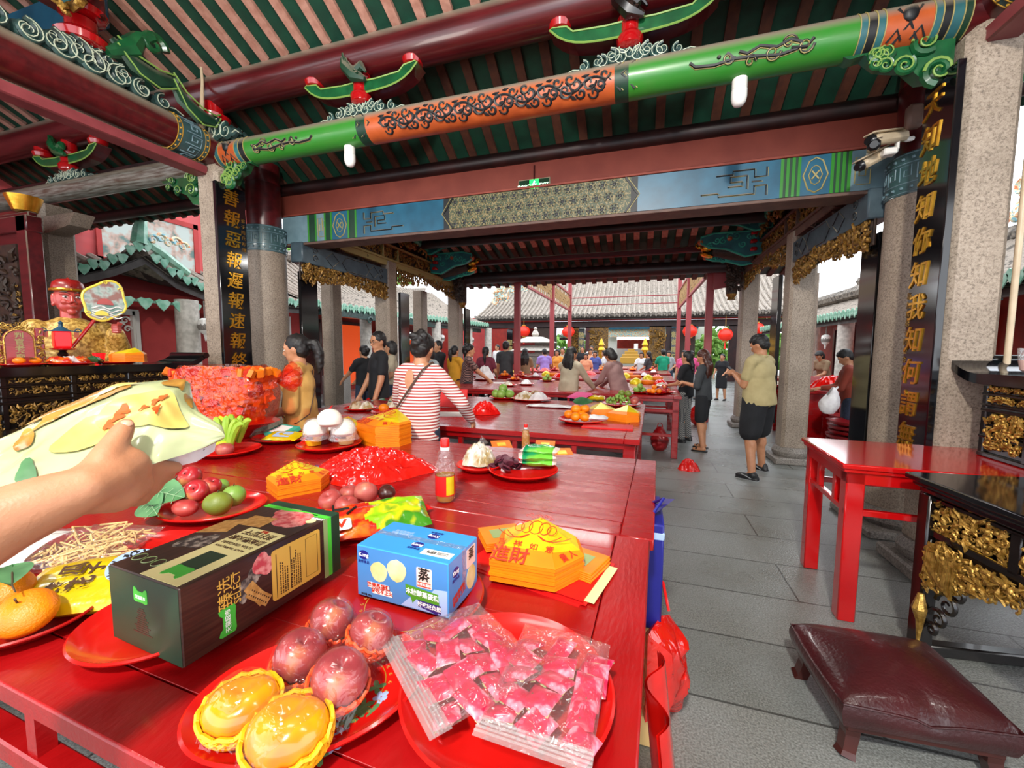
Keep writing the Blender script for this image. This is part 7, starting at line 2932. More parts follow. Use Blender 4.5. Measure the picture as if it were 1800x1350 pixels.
  chain(m,[Hd((0,-.09,-.06)),Hd((0,-.115,-.13)),Hd((.01,-.12,-.28))],[.04*s,.04*s,.018*s],10)
 elif hair=='long':
  m.ell(Hd((0,-.045,-.02)),(.096*s,.075*s,.12*s),RH,14,10)
  rn=random.Random(9)
  for q in range(9):
   x=-.09+.18*q/8
   h0=Hd((x*.9,-.07+.05*abs(x)/.09*.6,-.04))
   bk=RL@V((0,-.045,0))*s
   chain(m,[h0,h0+V((x*.25,0,-.12))*s+bk,h0+V((x*.3+rn.uniform(-.02,.02),0,-.24))*s+bk,h0+V((x*.2+rn.uniform(-.03,.03),.01,-.33-rn.uniform(0,.05)))*s+bk],[.042*s,.04*s,.03*s,.01*s],8)
 hr=blend(m,.009 if fine else.014,2)
 hr.jit(.006*s,40,2)
 hr.ob('hair',hmat,t,True,80)
 if face:
  for q in (-1,1):
   m=M()
   m.ell(Hd((q*.032,.083,.012)),(.013*s,.007*s,.006*s),RH,10,6)
   ey=m.ob('eye','eye_white',t)
   m=M()
   m.ell(Hd((q*.032,.0885,.012)),(.006*s,.003*s,.006*s),RH,8,6)
   m.ob('pupil','paint_black',ey)
   m=M()
   m.tube([Hd((q*.016,.093,.034)),Hd((q*.034,.091,.04)),Hd((q*.054,.079,.034))],[.003*s,.004*s,.002*s],6)
   m.ob('eyebrow',hmat,t)
  m=M()
  m.ell(Hd((0,.091,-.062)),(.021*s,.006*s,.006*s),RH,10,6)
  m.ob('mouth','lips',t)
 return t,dict(arms=arms,Hd=Hd,B=B,legs=lg,s=s)
def where(px,py,T):
 """foot point and height of someone whose head top shows at px, py at depth T"""
 p=PT(px,py,T)
 return V((p.x,p.y,0)),p.z
def toward(p,q):
 """turn that makes a figure at p face point q"""
 d=V(q)-V(p)
 return math.atan2(-d.x,d.y)
VR=toward((0,0,0),_r)
mp=V((1.37,5.58,0))
man,mi_=person('person in a beige polo shirt and black shorts looking down at a phone',mp,rad(52),1.7,'cloth_beige','black_cloth','skin',fem=False,lean=rad(2),fat=1.34,larm=(-.09,.26,1.22),rarm=(.05,.25,1.2),hair='short',head=(0,rad(24)),legs='short',stance=.34,stride=.06,vox=.0115,curl=.9,lhint=(-.3,-.3,-1),rhint=(.3,-.3,-1))
m=M()
c=(mi_['arms'][0][2]+mi_['arms'][1][2])/2+V((0,.07,.05))
m.box(c,(.075,.012,.15),rot(rad(-48),0,0),.004)
m.v=[root_matrix(man)@q for q in m.v]
m.th('phone','black_plastic','phone held by the person in the beige polo shirt','phone')
m=M()
Bm=mi_['B']
m.tube([Bm((.07*math.cos(a),-.015+.062*math.sin(a),1.455+.012*math.sin(a))) for a in [2*PI*k/24 for k in range(24)]],.014,8,closed=True,flat=1)
m.ob('collar','cloth_beige',man)
p,H=where(1236,620,7.05)
wp,wi=person('person with long brown hair in a grey tee holding a phone',V((.92,6.75,0)),rad(68),1.52,'cloth_charcoal','black_cloth','skin',True,rad(3),(-.12,.28,1.14),(.1,.3,1.1),'half','long','hair_brown',(0,rad(22)),'short',.1,.03,.0118,True,None,'shoe_black',curl=.8,sandal=True)
m=M()
m.box((wi['arms'][0][2]+wi['arms'][1][2])/2+V((0,.07,.05)),(.07,.01,.14),rot(rad(-55),0,0),.003)
m.v=[root_matrix(wp)@q for q in m.v]
m.th('phone','black_plastic','phone held by the person with long brown hair','phone')
p0,H=where(1216,640,7.6)
person('person in a black top and patterned trousers half hidden behind the long haired girl',V((.72,7.3,0)),rad(60),1.5,'black_cloth','cloth_floral',fem=True,larm=(-.1,.3,1.05),hair='lowtail',face=False)
p,H=where(524,589,3.4)
yp,yi=person('person in a mustard yellow blouse with a ponytail walking left',p,toward((0,0,0),-_r)+rad(8),H,'cloth_yellow','denim','skin',True,rad(2),(-.16,.22,1.0),(.14,.26,1.0),'half','pony',head=(0,rad(8)),vox=.0105,fat=1.08)
B_=yi['B']
m=M()
m.tube([B_((.12,.07,1.40)),B_((.13,.0,1.462)),B_((.1,-.09,1.38)),B_((-.02,-.135,1.2)),B_((-.14,-.12,1.02)),B_((-.185,-.02,.95))],.009,6,flat=.5)
m.tube([B_((.12,.07,1.40)),B_((.03,.135,1.22)),B_((-.13,.115,1.02)),B_((-.185,-.02,.95))],.009,6,flat=.5)
m.v=[root_matrix(yp)@q for q in m.v]
m.th('bag_strap','strap_brown','thin dark strap across the yellow blouse','strap')
p,H=where(722,591,3.15)
p=V((-1.62,2.73,0))
sp_,si=person('person in a red and white striped top seen from behind at the second table',p,rad(-8),1.63,'cloth_stripes','denim','skin',True,rad(9),(-.2,.34,1.02),(.3,.34,.98),'long','updo',head=(rad(12),rad(16)),vox=.0105,fat=1.14,rhint=(1,-.6,-.2),lhint=(-1,-.6,-.2))
B_=si['B']
m=M()
m.grid(lambda u,v:B_(((u-.5)*.085*math.sin(PI*min(1,v*.9+.08))**.6,-.137-.006*math.cos((u-.5)*2),1.395-.15*v)),10,10)
m.ob('back_cutout','skin',sp_,True,80,label='bare skin in the drop shaped back opening')
m=M()
m.tube([B_((.13,.06,1.41)),B_((.125,-.03,1.47)),B_((.1,-.115,1.4)),B_((.02,-.158,1.24)),B_((-.1,-.165,1.06)),B_((-.16,-.15,.97)),B_((-.19,-.13,.9))],.0085,6)
m.v=[root_matrix(sp_)@q for q in m.v]
m.th('bag_strap','strap_brown','brown shoulder strap across the striped back','strap')
t=thing('shoulder_bag','brown leather shoulder bag hanging beside the striped top','bag',root_matrix(sp_)@(V(B_((-.2,-.13,.74)))),rad(20))
m=M()
m.ell((0,0,.06),(.1,.055,.1),None,18,12)
m.box((0,0,.05),(.2,.09,.12),None,.03)
blend(m,.012,3).ob('body','leather_brown',t,True,80)
m=M()
m.tube([(-.08,0,.14),(-.03,0,.17),(.03,0,.17),(.08,0,.14)],.008,6)
m.ob('flap_edge','strap_brown',t)
p,H=where(664,584,5.35)
bp,bi=person('person in a black tee and glasses looking left behind the second table',p,toward((0,0,0),-_r)+rad(32),H,'black_cloth','black_cloth','skin',False,0,(-.24,.12,.84),(.2,.2,.86),'short','crop',head=(rad(20),rad(10)),vox=.012)
Hq=bi['Hd']
m=M()
for q in (-1,1):
 m.tube([Hq((q*.032+.022*math.cos(a),.098,.01+.018*math.sin(a))) for a in [2*PI*k/16 for k in range(16)]],.002,4,closed=True)
 m.tube([Hq((q*.054,.096,.014)),Hq((q*.08,.06,.016)),Hq((q*.083,-.0,.01))],.002,4)
m.tube([Hq((-.01,.1,.012)),Hq((.01,.1,.012))],.002,4)
m.v=[root_matrix(bp)@q for q in m.v]
m.th('glasses','black_plastic','thin framed glasses on the person in the black tee','glasses')
p,H=where(1000,609,6.4)
person('person with long wavy black hair and a beige top packing offerings',p,rad(-25),1.56,'cloth_sand','denim','skin',True,rad(8),(-.1,.4,1.0),(.26,.42,.98),'long','long',head=(rad(-20),rad(15)),vox=.0125,fat=1.08)
p,H=where(1076,612,6.5)
person('person with a short black bob and a mauve shirt leaning over the offerings',p+V((.12,.1,0)),rad(58),1.57,'cloth_mauve','black_cloth','skin',True,rad(20),(-.12,.48,.98),(.14,.5,.97),'long','bob',head=(0,rad(20)),vox=.0125,fat=1.1)
p,H=where(1500,614,5.75)
rp,ri=person('person in a rust brown long sleeved top tying a white plastic bag',p,rad(72),H,'cloth_rust','denim','skin',False,rad(8),(-.1,.36,1.08),(.1,.38,1.06),'long','short',head=(0,rad(28)),vox=.0125)
Mx=root_matrix(rp)
hw_=Mx@((ri['arms'][0][2]+ri['arms'][1][2])/2)
p,H=where(1452,627,9.7)
person('person with short black hair and a brown patterned top bending behind the red counter',p,rad(120),1.55,'cloth_brown','black_cloth',fem=True,lean=rad(20),larm=(-.1,.45,1.0),rarm=(.15,.45,1.0),hair='bob',head=(0,rad(15)),vox=.014)
c_=PT(1458,706,5.45)
t=thing('plastic_bag','white plastic carrier bag held by the person in rust','bag',c_-V((0,0,.16)),rad(15))
m=M()
m.grid(lambda u,v:V((.13*math.cos(2*PI*u)*(math.sin(PI*min(1,v*.85+.1))**.7)*(1+.12*noise.noise(V((u*9,v*5,2)))),.09*math.sin(2*PI*u)*(math.sin(PI*min(1,v*.85+.1))**.7),.3*v+.06*v*math.cos(2*PI*u))),30,16)
m.ob('film','white_bag',t,True,40)
m=M()
m.tube([(.03,0,.26),(.07,.0,.33),(.1,0,.36)],[.03,.015,.01],8)
m.ob('handles','white_bag',t)
crowd=[('person in a grey tee with a crossbody strap facing the viewer between the columns',754,611,7.4,165,'cloth_grey','black_cloth',True,'bob',(-.2,.26,1.0),(.18,.3,1.02),.014,0),('person with a hair bun and black tee reaching left beside the red carrier bags',639,607,7.3,75,'black_cloth','denim',True,'bun',(-.2,.42,1.0),(.12,.42,.98),.014,0),('person in a black shirt with arms folded in front of a granite column',769,599,8.8,150,'black_cloth','black_cloth',False,'crop',(.06,.22,1.18),(-.06,.22,1.2),.014,0),('person in a mustard shirt and black trousers seen from behind at the left',800,608,8.6,-20,'cloth_mustard','black_cloth',True,'pony',(-.18,.3,1.05),(.2,.3,1.0),.015,0),('person in a brown checked shirt with curly hair packing a white bag',820,605,7.7,-60,'cloth_checks','black_cloth',False,'curly',(-.12,.42,1.0),(.15,.42,1.0),.014,6),('person with a low ponytail and maroon blouse seen from behind',854,610,9.3,5,'cloth_maroon','black_cloth',True,'lowtail',(-.22,.22,.95),(.22,.22,.95),.016,0),('tall person in a dark grey tee seen from behind in the middle of the hall',890,600,10.2,-5,'cloth_charcoal','black_cloth',False,'crop',(-.26,.1,.85),(.26,.12,.85),.016,0),('person with shoulder length hair and a brown sleeveless dress from behind',923,613,11.2,8,'cloth_brown','cloth_brown',True,'long',(-.22,.2,.9),(.2,.25,.95),.018,0),('person in a lavender shirt leaning over a far table',958,613,13,30,'cloth_lavender','denim',False,'crop',(-.2,.3,1.0),(.2,.3,1.0),.02,8),('person in an orange dress beside the red canopy post',980,614,13.4,160,'cloth_orange','cloth_orange',True,'bob',(-.2,.2,1.0),(.2,.2,1.0),.02,0),('person in an olive tee standing behind the orange dress',989,611,14.4,180,'cloth_sand','denim',False,'crop',(-.2,.2,1.0),(.2,.2,1.0),.02,0),('person in a turquoise green tee seen from behind with a black bag',1166,614,13.5,15,'cloth_green','black_cloth',True,'bun',(-.22,.3,1.0),(.22,.2,.9),.018,0),('person in a pink blouse and white trousers walking toward the viewer',1203,616,11.6,150,'cloth_pink','cloth_white',True,'bob',(-.15,.25,1.1),(.22,.1,.85),.018,0),('second person in pink close behind the pink blouse',1216,617,12.8,170,'cloth_pink','cloth_grey',True,'bob',(-.2,.2,1.0),(.2,.2,1.0),.02,0),('person in a black dress beyond the right dragon head column',1270,627,12.5,150,'black_cloth','black_cloth',True,'bun',(-.2,.3,1.0),(.2,.2,.9),.02,0),('person in a white tank top with raised arms far down the hall',1128,619,14.2,170,'cloth_white','cloth_grey',True,'bob',(-.15,.3,1.2),(.15,.3,1.2),.02,0),('person in a grey top left of the turquoise tee',1142,618,13.2,60,'cloth_charcoal','denim',True,'lowtail',(-.2,.3,1.0),(.2,.3,1.0),.02,4),('person in a light tee right behind the turquoise tee',1176,617,14.8,160,'cloth_grey','denim',True,'bob',(-.2,.2,1.0),(.2,.2,1.0),.02,0),('person in black with a cap far behind the wavy haired packer',1024,609,16,175,'black_cloth','black_cloth',False,'crop',(-.15,.3,1.15),(.15,.3,1.15),.022,0),('person in an orange shirt far behind between the two packers',1038,613,15.2,185,'cloth_peach','cloth_orange',True,'bob',(-.2,.2,1.0),(.2,.2,1.0),.022,0),('person in a white tee far behind between the two packers',1040,608,17.5,180,'cloth_white','denim',False,'crop',(-.2,.2,1.0),(.2,.2,1.0),.022,0),('small person in a peach dress in front of the far orange shirt',1030,621,13.0,180,'cloth_peach','cloth_red',True,'bob',(-.2,.2,1.0),(.2,.2,1.0),.022,0),('person in blue grey clothing far behind the mauve shirt',1046,617,14.0,175,'cloth_blue','denim',True,'bob',(-.2,.2,1.0),(.2,.2,1.0),.022,0),('person in white at far right of the packers under the gold doors',1062,616,14.6,90,'cloth_white','denim',True,'bob',(-.2,.2,1.0),(.2,.2,1.0),.022,0),('bald person in white sitting far left by the red doors',874,606,17,150,'cloth_white','black_cloth',False,'crop',(-.2,.2,1.0),(.2,.2,1.0),.022,0),('person in a violet shirt partly hidden behind the black board of the left column',438,630,7.6,100,'cloth_blue','denim',False,'crop',(-.2,.3,1.0),(.2,.3,1.0),.02,0),('person seen only by the hair behind the shoulder of the person in the black tee',686,600,7.0,120,'cloth_sand','denim',True,'bob',(-.2,.2,1.0),(.2,.2,1.0),.016,0),]
for lab,px,py,T,dg_,top_,bot_,fem_,hr_,la,ra,vx,ln in crowd:
 p,H=where(px,py,T)
 H=min(max(H,1.42),1.78)
 person(lab,p,rad(dg_),H,top_,bot_,fem=fem_,hair=hr_,larm=la,rarm=ra,vox=vx,lean=rad(ln),face=90<=dg_<=190 and T<14,hmat='hair',sleeve='short',skirt=.45 if 'dress' in lab else None,legs='long')
mat('wall_red','#b23a38',.75,c2='#a33230',ns=3)
mat('wall_red_pink','#d65555',.7,c2='#c95a5c',ns=3)
mat('wall_white','#d9d6d0',.7)
mat('tile_grey','#8b8277',.75,c2='#57514a',ns=9,nd=5,lo=.38,hi=.66,c3='#a1968a')
mat('tile_dark','#3f3b37',.75,c2='#8d857a',ns=11,nd=5,lo=.36,hi=.62)
mat('drip_green','#9fc9b4',.35,c2='#6aa88c',ns=9,coat=.3)
mat('soffit','#4a4643',.7,c2='#35302d',ns=6)
mat('stone_white','#c9c4ba',.6,c2='#aaa59b',ns=12)
mat('door_red','#a32414',.55,c2='#8a1d12',ns=5)
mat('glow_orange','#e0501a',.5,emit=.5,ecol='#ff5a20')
mat('lantern_red','#e02a18',.4,emit=.25,ecol='#ff3018')
mat('gold_door','#8a6420',.5,c2='#3d2a12',ns=14,nd=4,lo=.4,hi=.6)
mat('tray_red','#8f1116',.3,coat=.2)
mat('steel_red','#9a3f42',.45)
mat('lattice_gold','#a8895a',.6)
mat('mural','#b4beb8',.6,c2='#5f7a74',ns=4,nd=5,lo=.46,hi=.66,c3='#b89a8c')
mat('mural_frieze','#7fb8c8',.6,c2='#d87a4a',ns=12,nd=4,lo=.4,hi=.62,c3='#e6dcb4')
mat('tree_leaf','#4f7f2f',.7,c2='#86b04a',ns=5)
mat('yellow_panel','#d8a92a',.5,c2='#a87f1c',ns=14,lo=.5,hi=.6)
HEART=[(-.5,.3),(-.3,-.15),(0,-.5),(.3,-.15),(.5,.3),(.25,.5),(0,.42),(-.25,.5)]
def tile_roof(label,e0,e1,up,n,zf=None,drip='drip_green',tiles='tile_grey',r=.055,soff=True,dsize=.2):
 """roof plane: eave from e0 to e1, rising by vector up; zf(t) lifts the eave line"""
 e0,e1,up=V(e0),V(e1),V(up)
 t=thing('tile_roof',label,'roof',e0,kind='thing')
 zf=zf or (lambda q:0)
 def P(q,s):
  return e0.lerp(e1,q)+up*s+V((0,0,zf(q)*(1-s)**2-.12*up.z*math.sin(PI*s)))
 m=M()
 m.grid(lambda u,v:P(u,v),max(3,n//2),6)
 m.grid(lambda u,v:P(u,v)-V((0,0,.1)),max(3,n//2),6)
 for i in range(n):
  q=(i+.5)/n
  m.tube([P(q,s/4)+V((0,0,.02)) for s in range(5)],r,6)
 m.ob('tiles',tiles,t,True,40,world=True)
 m=M()
 d=(e1-e0).normalized()
 ou=V((up.x,up.y,0)).normalized()*-1
 fl=1 if d.cross(V((0,0,1))).dot(ou)>0 else -1
 w_=(e1-e0).length/n
 for i in range(n):
  for k in range(2):
   p=P((i+.5*k+.25)/n,0)+ou*.02+V((0,0,.03-.05*k))
   m.prism([(a*w_*(.62 if k==0 else.72)*fl,b*dsize) for a,b in (HEART if fl>0 else HEART[::-1])],.015,p,d*fl,(0,0,1))
 m.ob('drip_tiles',drip,t,False,world=True)
 if soff:
  m=M()
  m.grid(lambda u,v:P(u,v*.45)-V((0,0,.12)),14,3)
  m.grid(lambda u,v:P(u,.02)-V((0,0,.1+.14*v)),14,2)
  m.ob('soffit','soffit',t,world=True)
 return t
def wall(nm,lo,hi,mt):
 return struct(M().bb(lo,hi),nm,mt)
wall('wall_left',(-9.9,-1,0),(-9.6,8.6,6.2),'wall_red_pink')
wall('wall_left_front',(-9.0,2.2,0),(-8.75,9.3,2.55),'wall_red')
wall('wall_left_back',(-10.6,9.3,0),(-10.4,22,2.9),'door_red')
wall('wall_right',(7.0,3.0,0),(7.2,22,2.9),'door_red')
wall('wall_far',(-12,24.8,0),(-5.2,25,3.6),'wall_red')
tile_roof('upturned green edged tile roof over the red arch behind the statue',(-8,2.6,2.5),(-8,8.5,2.62),(-1.6,0,.62),24,lambda q:.72*math.exp(-abs(q*5.9-2.2)/.55),dsize=.17)
tile_roof('left wing tile roof with green drip tiles behind the man in black',(-8,8.6,2.66),(-8,13.6,2.72),(-3.2,0,1.7),20)
tile_roof('left wing tile roof farther on, ending by the hanging lotus',(-8,13.7,2.74),(-7.6,20,2.8),(-3.2,0,1.7),26)
tile_roof('right wing tile roof with green drip tiles above the man in rust',(4.95,20.5,2.45),(4.95,8.4,2.45),(3.4,0,1.75),50)
tile_roof('nearest right wing tile roof at the right edge of the photo',(4.6,8.2,2.4),(4.6,3.2,2.46),(3.4,0,1.7),20,lambda q:.06)
tile_roof('wide grey tile roof of the far hall across the courtyard',(-9.2,22,3.35),(7.6,22,3.35),(0,5.4,3.3),66,None,'tile_dark',r=.075)
tile_roof('small green tile roof of the garden gate seen left of the far gold doors',(-5.6,29,2.5),(-2.6,29,2.5),(0,1,.5),12)
m=M()
m.grid(lambda u,v:V((-8.35,3.2+2.5*u,2.36-.0*v))+V((.35*v,0,-.08*v)),12,3)
for i in range(9):
 m.prism([(a*.24,b*.2) for a,b in HEART],.02,(-8.0,3.45+.27*i,2.26),(0,1,0),(0,0,1))
m.th('awning','drip_green','lower row of green drip tiles just above the red arch','awning')
t=thing('roof_finial','green swallowtail finial on the upturned roof corner','ornament',(-8.05,4.85,3.25))
m=M()
m.tube([(0,-.05,0),(0,-.02,.25),(0,.02,.45),(0,-.08,.62)],[.12,.1,.07,.02],8)
m.tube([(0,0,.05),(-.1,.3,-.05),(-.3,.9,-.3)],[.1,.1,.07],8)
m.ob('finial','drip_green',t)
m=M()
for i in range(5):
 m.spiral((.08,.12+.12*i,.1+.05*(i%2)),.09,(0,1,0),(0,0,1),1.2,.03)
m.ob('carved_flowers','mural_frieze',t)
t=thing('arched_gate','red arched niche in a white frame behind the statue','gate',(-8.75,4.2,0),kind='thing')
A=[(.62*math.cos(PI*k/16),1.25+.62*math.sin(PI*k/16)) for k in range(17)]
m=M()
m.prism([(a,b) for a,b in [(-.62,0),(.62,0)]+A],.02,(-8.745,4.28,0),(0,1,0),(0,0,1))
m.ob('niche','beam_red',t,False,world=True)
m=M()
m.tube([(-8.72,4.28+a,b) for a,b in [(.64,0)]+[(p*1.03,1.25+(q-1.25)*1.03) for p,q in A]+[(-.64,0)]],.06,8)
m.ob('arch_rim','wall_red',t,world=True)
m=M()
for w_ in (0,.07):
 m.bb((-8.76,5.0+w_*.5,0),(-8.68+w_*.3,5.06+w_*.5,2.17))
m.bb((-8.76,3.2,2.1),(-8.68,5.1,2.2))
for c,r_ in (((-8.7,4.9,2.0),.07),((-8.7,4.76,2.04),.06),((-8.7,4.93,1.85),.06),((-8.7,4.83,1.92),.05),((-8.7,3.6,2.0),.07),((-8.7,3.72,2.04),.05)):
 m.spiral(c,r_,(0,1,0),(0,0,1),1.3,.018)
m.ob('white_frame','wall_white',t,True,30,world=True)
m=M()
m.bb((-9.58,5.1,3.2),(-9.55,6.75,4.15))
m.th('wall_mural','mural','pale landscape mural high on the red wall','mural',kind='thing')
t=bpy.data.objects['wall_mural']
m=M()
m.bb((-9.56,5.02,3.12),(-9.53,6.85,3.2))
m.bb((-9.56,5.02,4.15),(-9.53,6.85,4.25))
m.bb((-9.56,6.75,3.12),(-9.53,6.85,4.25))
m.bb((-9.56,5.02,3.12),(-9.53,5.1,4.25))
m.th('mural_frame','wall_red','red frame around the pale landscape mural','frame')
m=M()
m.bb((-9.58,7.0,2.8),(-9.54,7.5,5.2))
m.th('wall_scroll','yellow_panel','tall yellow carved panel beside the wall mural','panel')
m=M()
m.bb((-9.58,7.75,3.0),(-9.54,8.5,3.6))
m.th('wall_mural','mural','small pale mural panel near the left board','mural')
m=M()
m.bb((-8.78,8.1,1.1),(-8.7,8.5,2.35))
m.th('window_panel','wall_white','white window frame in the red wall left of the ponytailed person','window',kind='thing')
m=M()
m.bb((-8.74,8.75,.95),(-8.71,9.15,1.35))
m.th('notice_board','paper_white','white notice on the red wall above the ponytailed person','notice')
def pillar(x,y,z1,label,r=.19,low=0,mt='stone_white'):
 t=thing('stone_pillar',label,'column',(x,y,0),kind='thing')
 m=M()
 m.lathe([(r,.25),(r*.96,z1)],14)
 m.ob('shaft',mt,t)
 m=M()
 m.bb((-r*1.4,-r*1.4,0),(r*1.4,r*1.4,.25+low),.02)
 m.ob('base','granite_dark',t)
for x,y,z1,lab,lw in ((-8.05,5.5,2.4,'pale pillar right of the red arch',0),(-8.05,9.35,2.6,'pale pillar on a high grey base behind the ponytailed person',.55),(-8.6,11.4,2.6,'pale pillar left of the orange doorway',0),(-8.05,12.1,2.6,'pale pillar just left of the head of the man in black',0),(-8.05,15.2,2.65,'pale pillar left of the black shirted person with folded arms',0),(-8.05,18.5,2.65,'pale pillar behind the checked shirt',0),(-7.6,20.0,2.65,'pale pillar beside the yellow banner',0),(5.2,13.2,2.35,'pale pillar left of the seated woman by the red trays',0),(5.2,11.6,2.35,'pale pillar behind the head of the person in rust',0),(5.2,15.4,2.35,'pale pillar far right beyond the red counter',0),(5.2,9.2,2.35,'pale pillar behind the right black board',0)):
 pillar(x,y,z1,lab,low=lw)
for x,y,z_,lab in ((-8.1,13.2,2.1,'white hanging lamp left of the person in black'),(-8.1,15.8,2.1,'white hanging lamp farther along the left wing'),(-8.1,19,2.1,'white hanging lamp by the orange banner'),(-7.75,5.6,2.02,'white hanging lamp beside the left granite column'),(5.12,14.2,1.95,'white hanging lamp left over the seated woman'),(5.12,12.1,1.95,'white hanging lamp right over the person in rust')):
 t=thing('hanging_lamp',lab,'lamp',(x,y,z_-.25))
 m=M()
 m.lathe([(.01,-.12),(.03,0),(.09,.05),(.12,.15),(.1,.27),(.05,.3)],14)
 m.ob('globe','white_plastic',t)
 m=M()
 m.lathe([(.105,.08),(.128,.15),(.11,.2)],10,cap=False)
 m.cyl((0,0,.3),(0,0,.62),.012)
 m.ob('cage','granite_dark',t)
k=0
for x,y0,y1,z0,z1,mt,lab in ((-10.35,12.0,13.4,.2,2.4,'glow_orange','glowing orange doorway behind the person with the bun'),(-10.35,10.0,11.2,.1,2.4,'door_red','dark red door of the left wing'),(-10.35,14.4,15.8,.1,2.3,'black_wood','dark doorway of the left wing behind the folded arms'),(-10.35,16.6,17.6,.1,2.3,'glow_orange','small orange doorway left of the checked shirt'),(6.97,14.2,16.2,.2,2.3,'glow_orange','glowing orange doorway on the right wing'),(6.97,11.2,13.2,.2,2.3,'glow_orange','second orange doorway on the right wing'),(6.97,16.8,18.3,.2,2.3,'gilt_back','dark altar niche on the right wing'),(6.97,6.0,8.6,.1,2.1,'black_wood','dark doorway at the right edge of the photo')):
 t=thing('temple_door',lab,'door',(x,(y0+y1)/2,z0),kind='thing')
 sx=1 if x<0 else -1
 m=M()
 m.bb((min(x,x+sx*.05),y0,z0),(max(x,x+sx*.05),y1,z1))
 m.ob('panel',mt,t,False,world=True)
 m=M()
 for a in (y0,y1):
  m.bb((min(x,x+sx*.12),a-.06,0),(max(x,x+sx*.12),a+.06,z1+.1))
 m.bb((min(x,x+sx*.12),y0,z1),(max(x,x+sx*.12),y1,z1+.12))
 m.ob('frame','beam_red',t,False,world=True)
for x,y0,y1,lab in ((-8.1,8.8,20,'dark painted eave beam of the left wing'),(5.15,8.3,20.4,'dark painted eave beam of the right wing'),(4.95,3.3,8.2,'dark eave beam at the right edge')):
 m=M()
 m.bb((x-.1,y0,2.3 if x>0 else 2.42),(x+.1,y1,2.48 if x>0 else 2.66))
 for i in range(int((y1-y0)/1.5)):
  m.spiral((x+(.11 if x<0 else -.11),y0+1.5*i+.5,2.4),.12,(0,1,0),(0,0,1),1.3,.04)
 m.th('eave_beam','cloud_dark',lab,'beam',kind='thing')
for pts,mt,lab in (([(-10.9,13.7,4.5),(-11,16,4.2),(-11.1,19.5,4.75)],'stone_white','curved whitewashed ridge wall on the left wing roof'),([(-11.2,8.4,4.7),(-11.2,13.6,4.4)],'tile_dark','dark ridge of the near left wing roof'),([(8.3,8.4,4.3),(8.3,20,4.3)],'tile_dark','dark ridge of the right wing roof'),([(6.8,12.5,3.5),(6.8,20,3.5)],'tile_dark','dark stepped ridge halfway up the right wing roof')):
 m=M()
 m.tube(pts,.2,8)
 m.th('roof_ridge',mt,lab,'roof ridge',kind='thing')
for x,y0,y1,z,lab in ((8.2,8.6,18.5,4.45,'colourful ceramic flowers along the right wing ridge'),(6.2,5.2,8.1,3.6,'colourful ceramic ornament at the right edge of the photo')):
 m=M()
 carve(m,(x,y1,z),(0,-1,0),(0,0,1),y1-y0,.9,.2,150,66,0,.16)
 m.th('ridge_ornament','mural_frieze',lab,'ornament')
m=M()
carve(m,(-8.2,22.6,4.2),(.8,.1,.35),(0,0,1),3.6,.7,.3,80,67,0,.2)
m.th('ridge_ornament','mural_frieze','colourful ceramic dragon ornament on the left slope of the far roof','ornament')
m=M()
carve(m,(-4,27.2,6.65),(1,0,0),(0,0,1),8,.8,.3,90,68,0,.2)
m.th('ridge_ornament','mural_frieze','colourful ceramic ridge along the top of the far roof','ornament')
FY=22.6
def fx_(px):
 return PY(px,600,FY).x
m=M()
m.bb((-8.8,22.3,3.1),(7.4,22.5,3.35))
m.th('eave_beam','wall_red','long red beam under the eave of the far hall','beam',kind='thing')
m=M()
m.bb((-8.8,FY,2.75),(7.4,FY+.2,3.1))
m.th('lintel','beam_dark','dark lintel over the far gold doors','lintel',kind='thing')
for a,b,mt,z0,nm,lab in ((866,893,'door_red',0,'temple_door','big dark red door panel at the left of the far hall'),(1036,1069,'gold_door',0,'temple_door','left gold figured door leaf of the far hall'),(1141,1169,'gold_door',0,'temple_door','right gold figured door leaf of the far hall'),(940,978,'gilt_back',0,'facade_board','dark wall panel behind the incense pavilion'),(1003,1018,'gold_door',0,'facade_board','gold figured panel left of the far left couplet'),(1029,1036,'beam_red',0,'facade_board','narrow red panel beside the left gold door'),(1170,1180,'beam_dark',0,'facade_board','dark panel right of the right gold door'),(1192,1222,'gilt_back',0,'facade_board','dark wall panel behind the right red lantern'),(1281,1300,'beam_dark',0,'facade_board','dark blue panel at the right of the far hall'),(1300,1330,'door_red',0,'facade_board','red wall panel behind the right dragon head column')):
 xa,xb=fx_(a),fx_(b)
 t=thing(nm,lab,'door' if 'door' in nm else 'panel',((xa+xb)/2,FY,0),kind='thing')
 m=M()
 m.bb((xa,FY,z0),(xb,FY+.1,2.8))
 m.ob('leaf',mt,t,False,world=True)
 if mt=='gold_door':
  m=M()
  carve(m,(xa+.05,FY-.02,.3),(1,0,0),(0,0,1),xb-xa-.1,2.3,.05,40,a,0,.12)
  m.ob('relief_figure','gilt_old',t,world=True)
for px,s,lab in ((898,'聖德','couplet board beside the dark red door of the far hall'),(1023,'敬奉神明','left black couplet board of the far hall'),(1185,'彰善癉惡','right black couplet board of the far hall')):
 x=fx_(px)
 t=thing('couplet_board',lab,'sign board',(x,FY-.2,.3))
 m=M()
 m.bb((x-.16,FY-.22,.4),(x+.16,FY-.16,2.7))
 m.ob('panel','black_lacquer',t,False,world=True)
 letters('\n'.join(s),.34,'paint_cream',t,(x,FY-.23,1.75),(1,0,0),(0,0,1),extrude=.004,line=1.1,bold=.006)
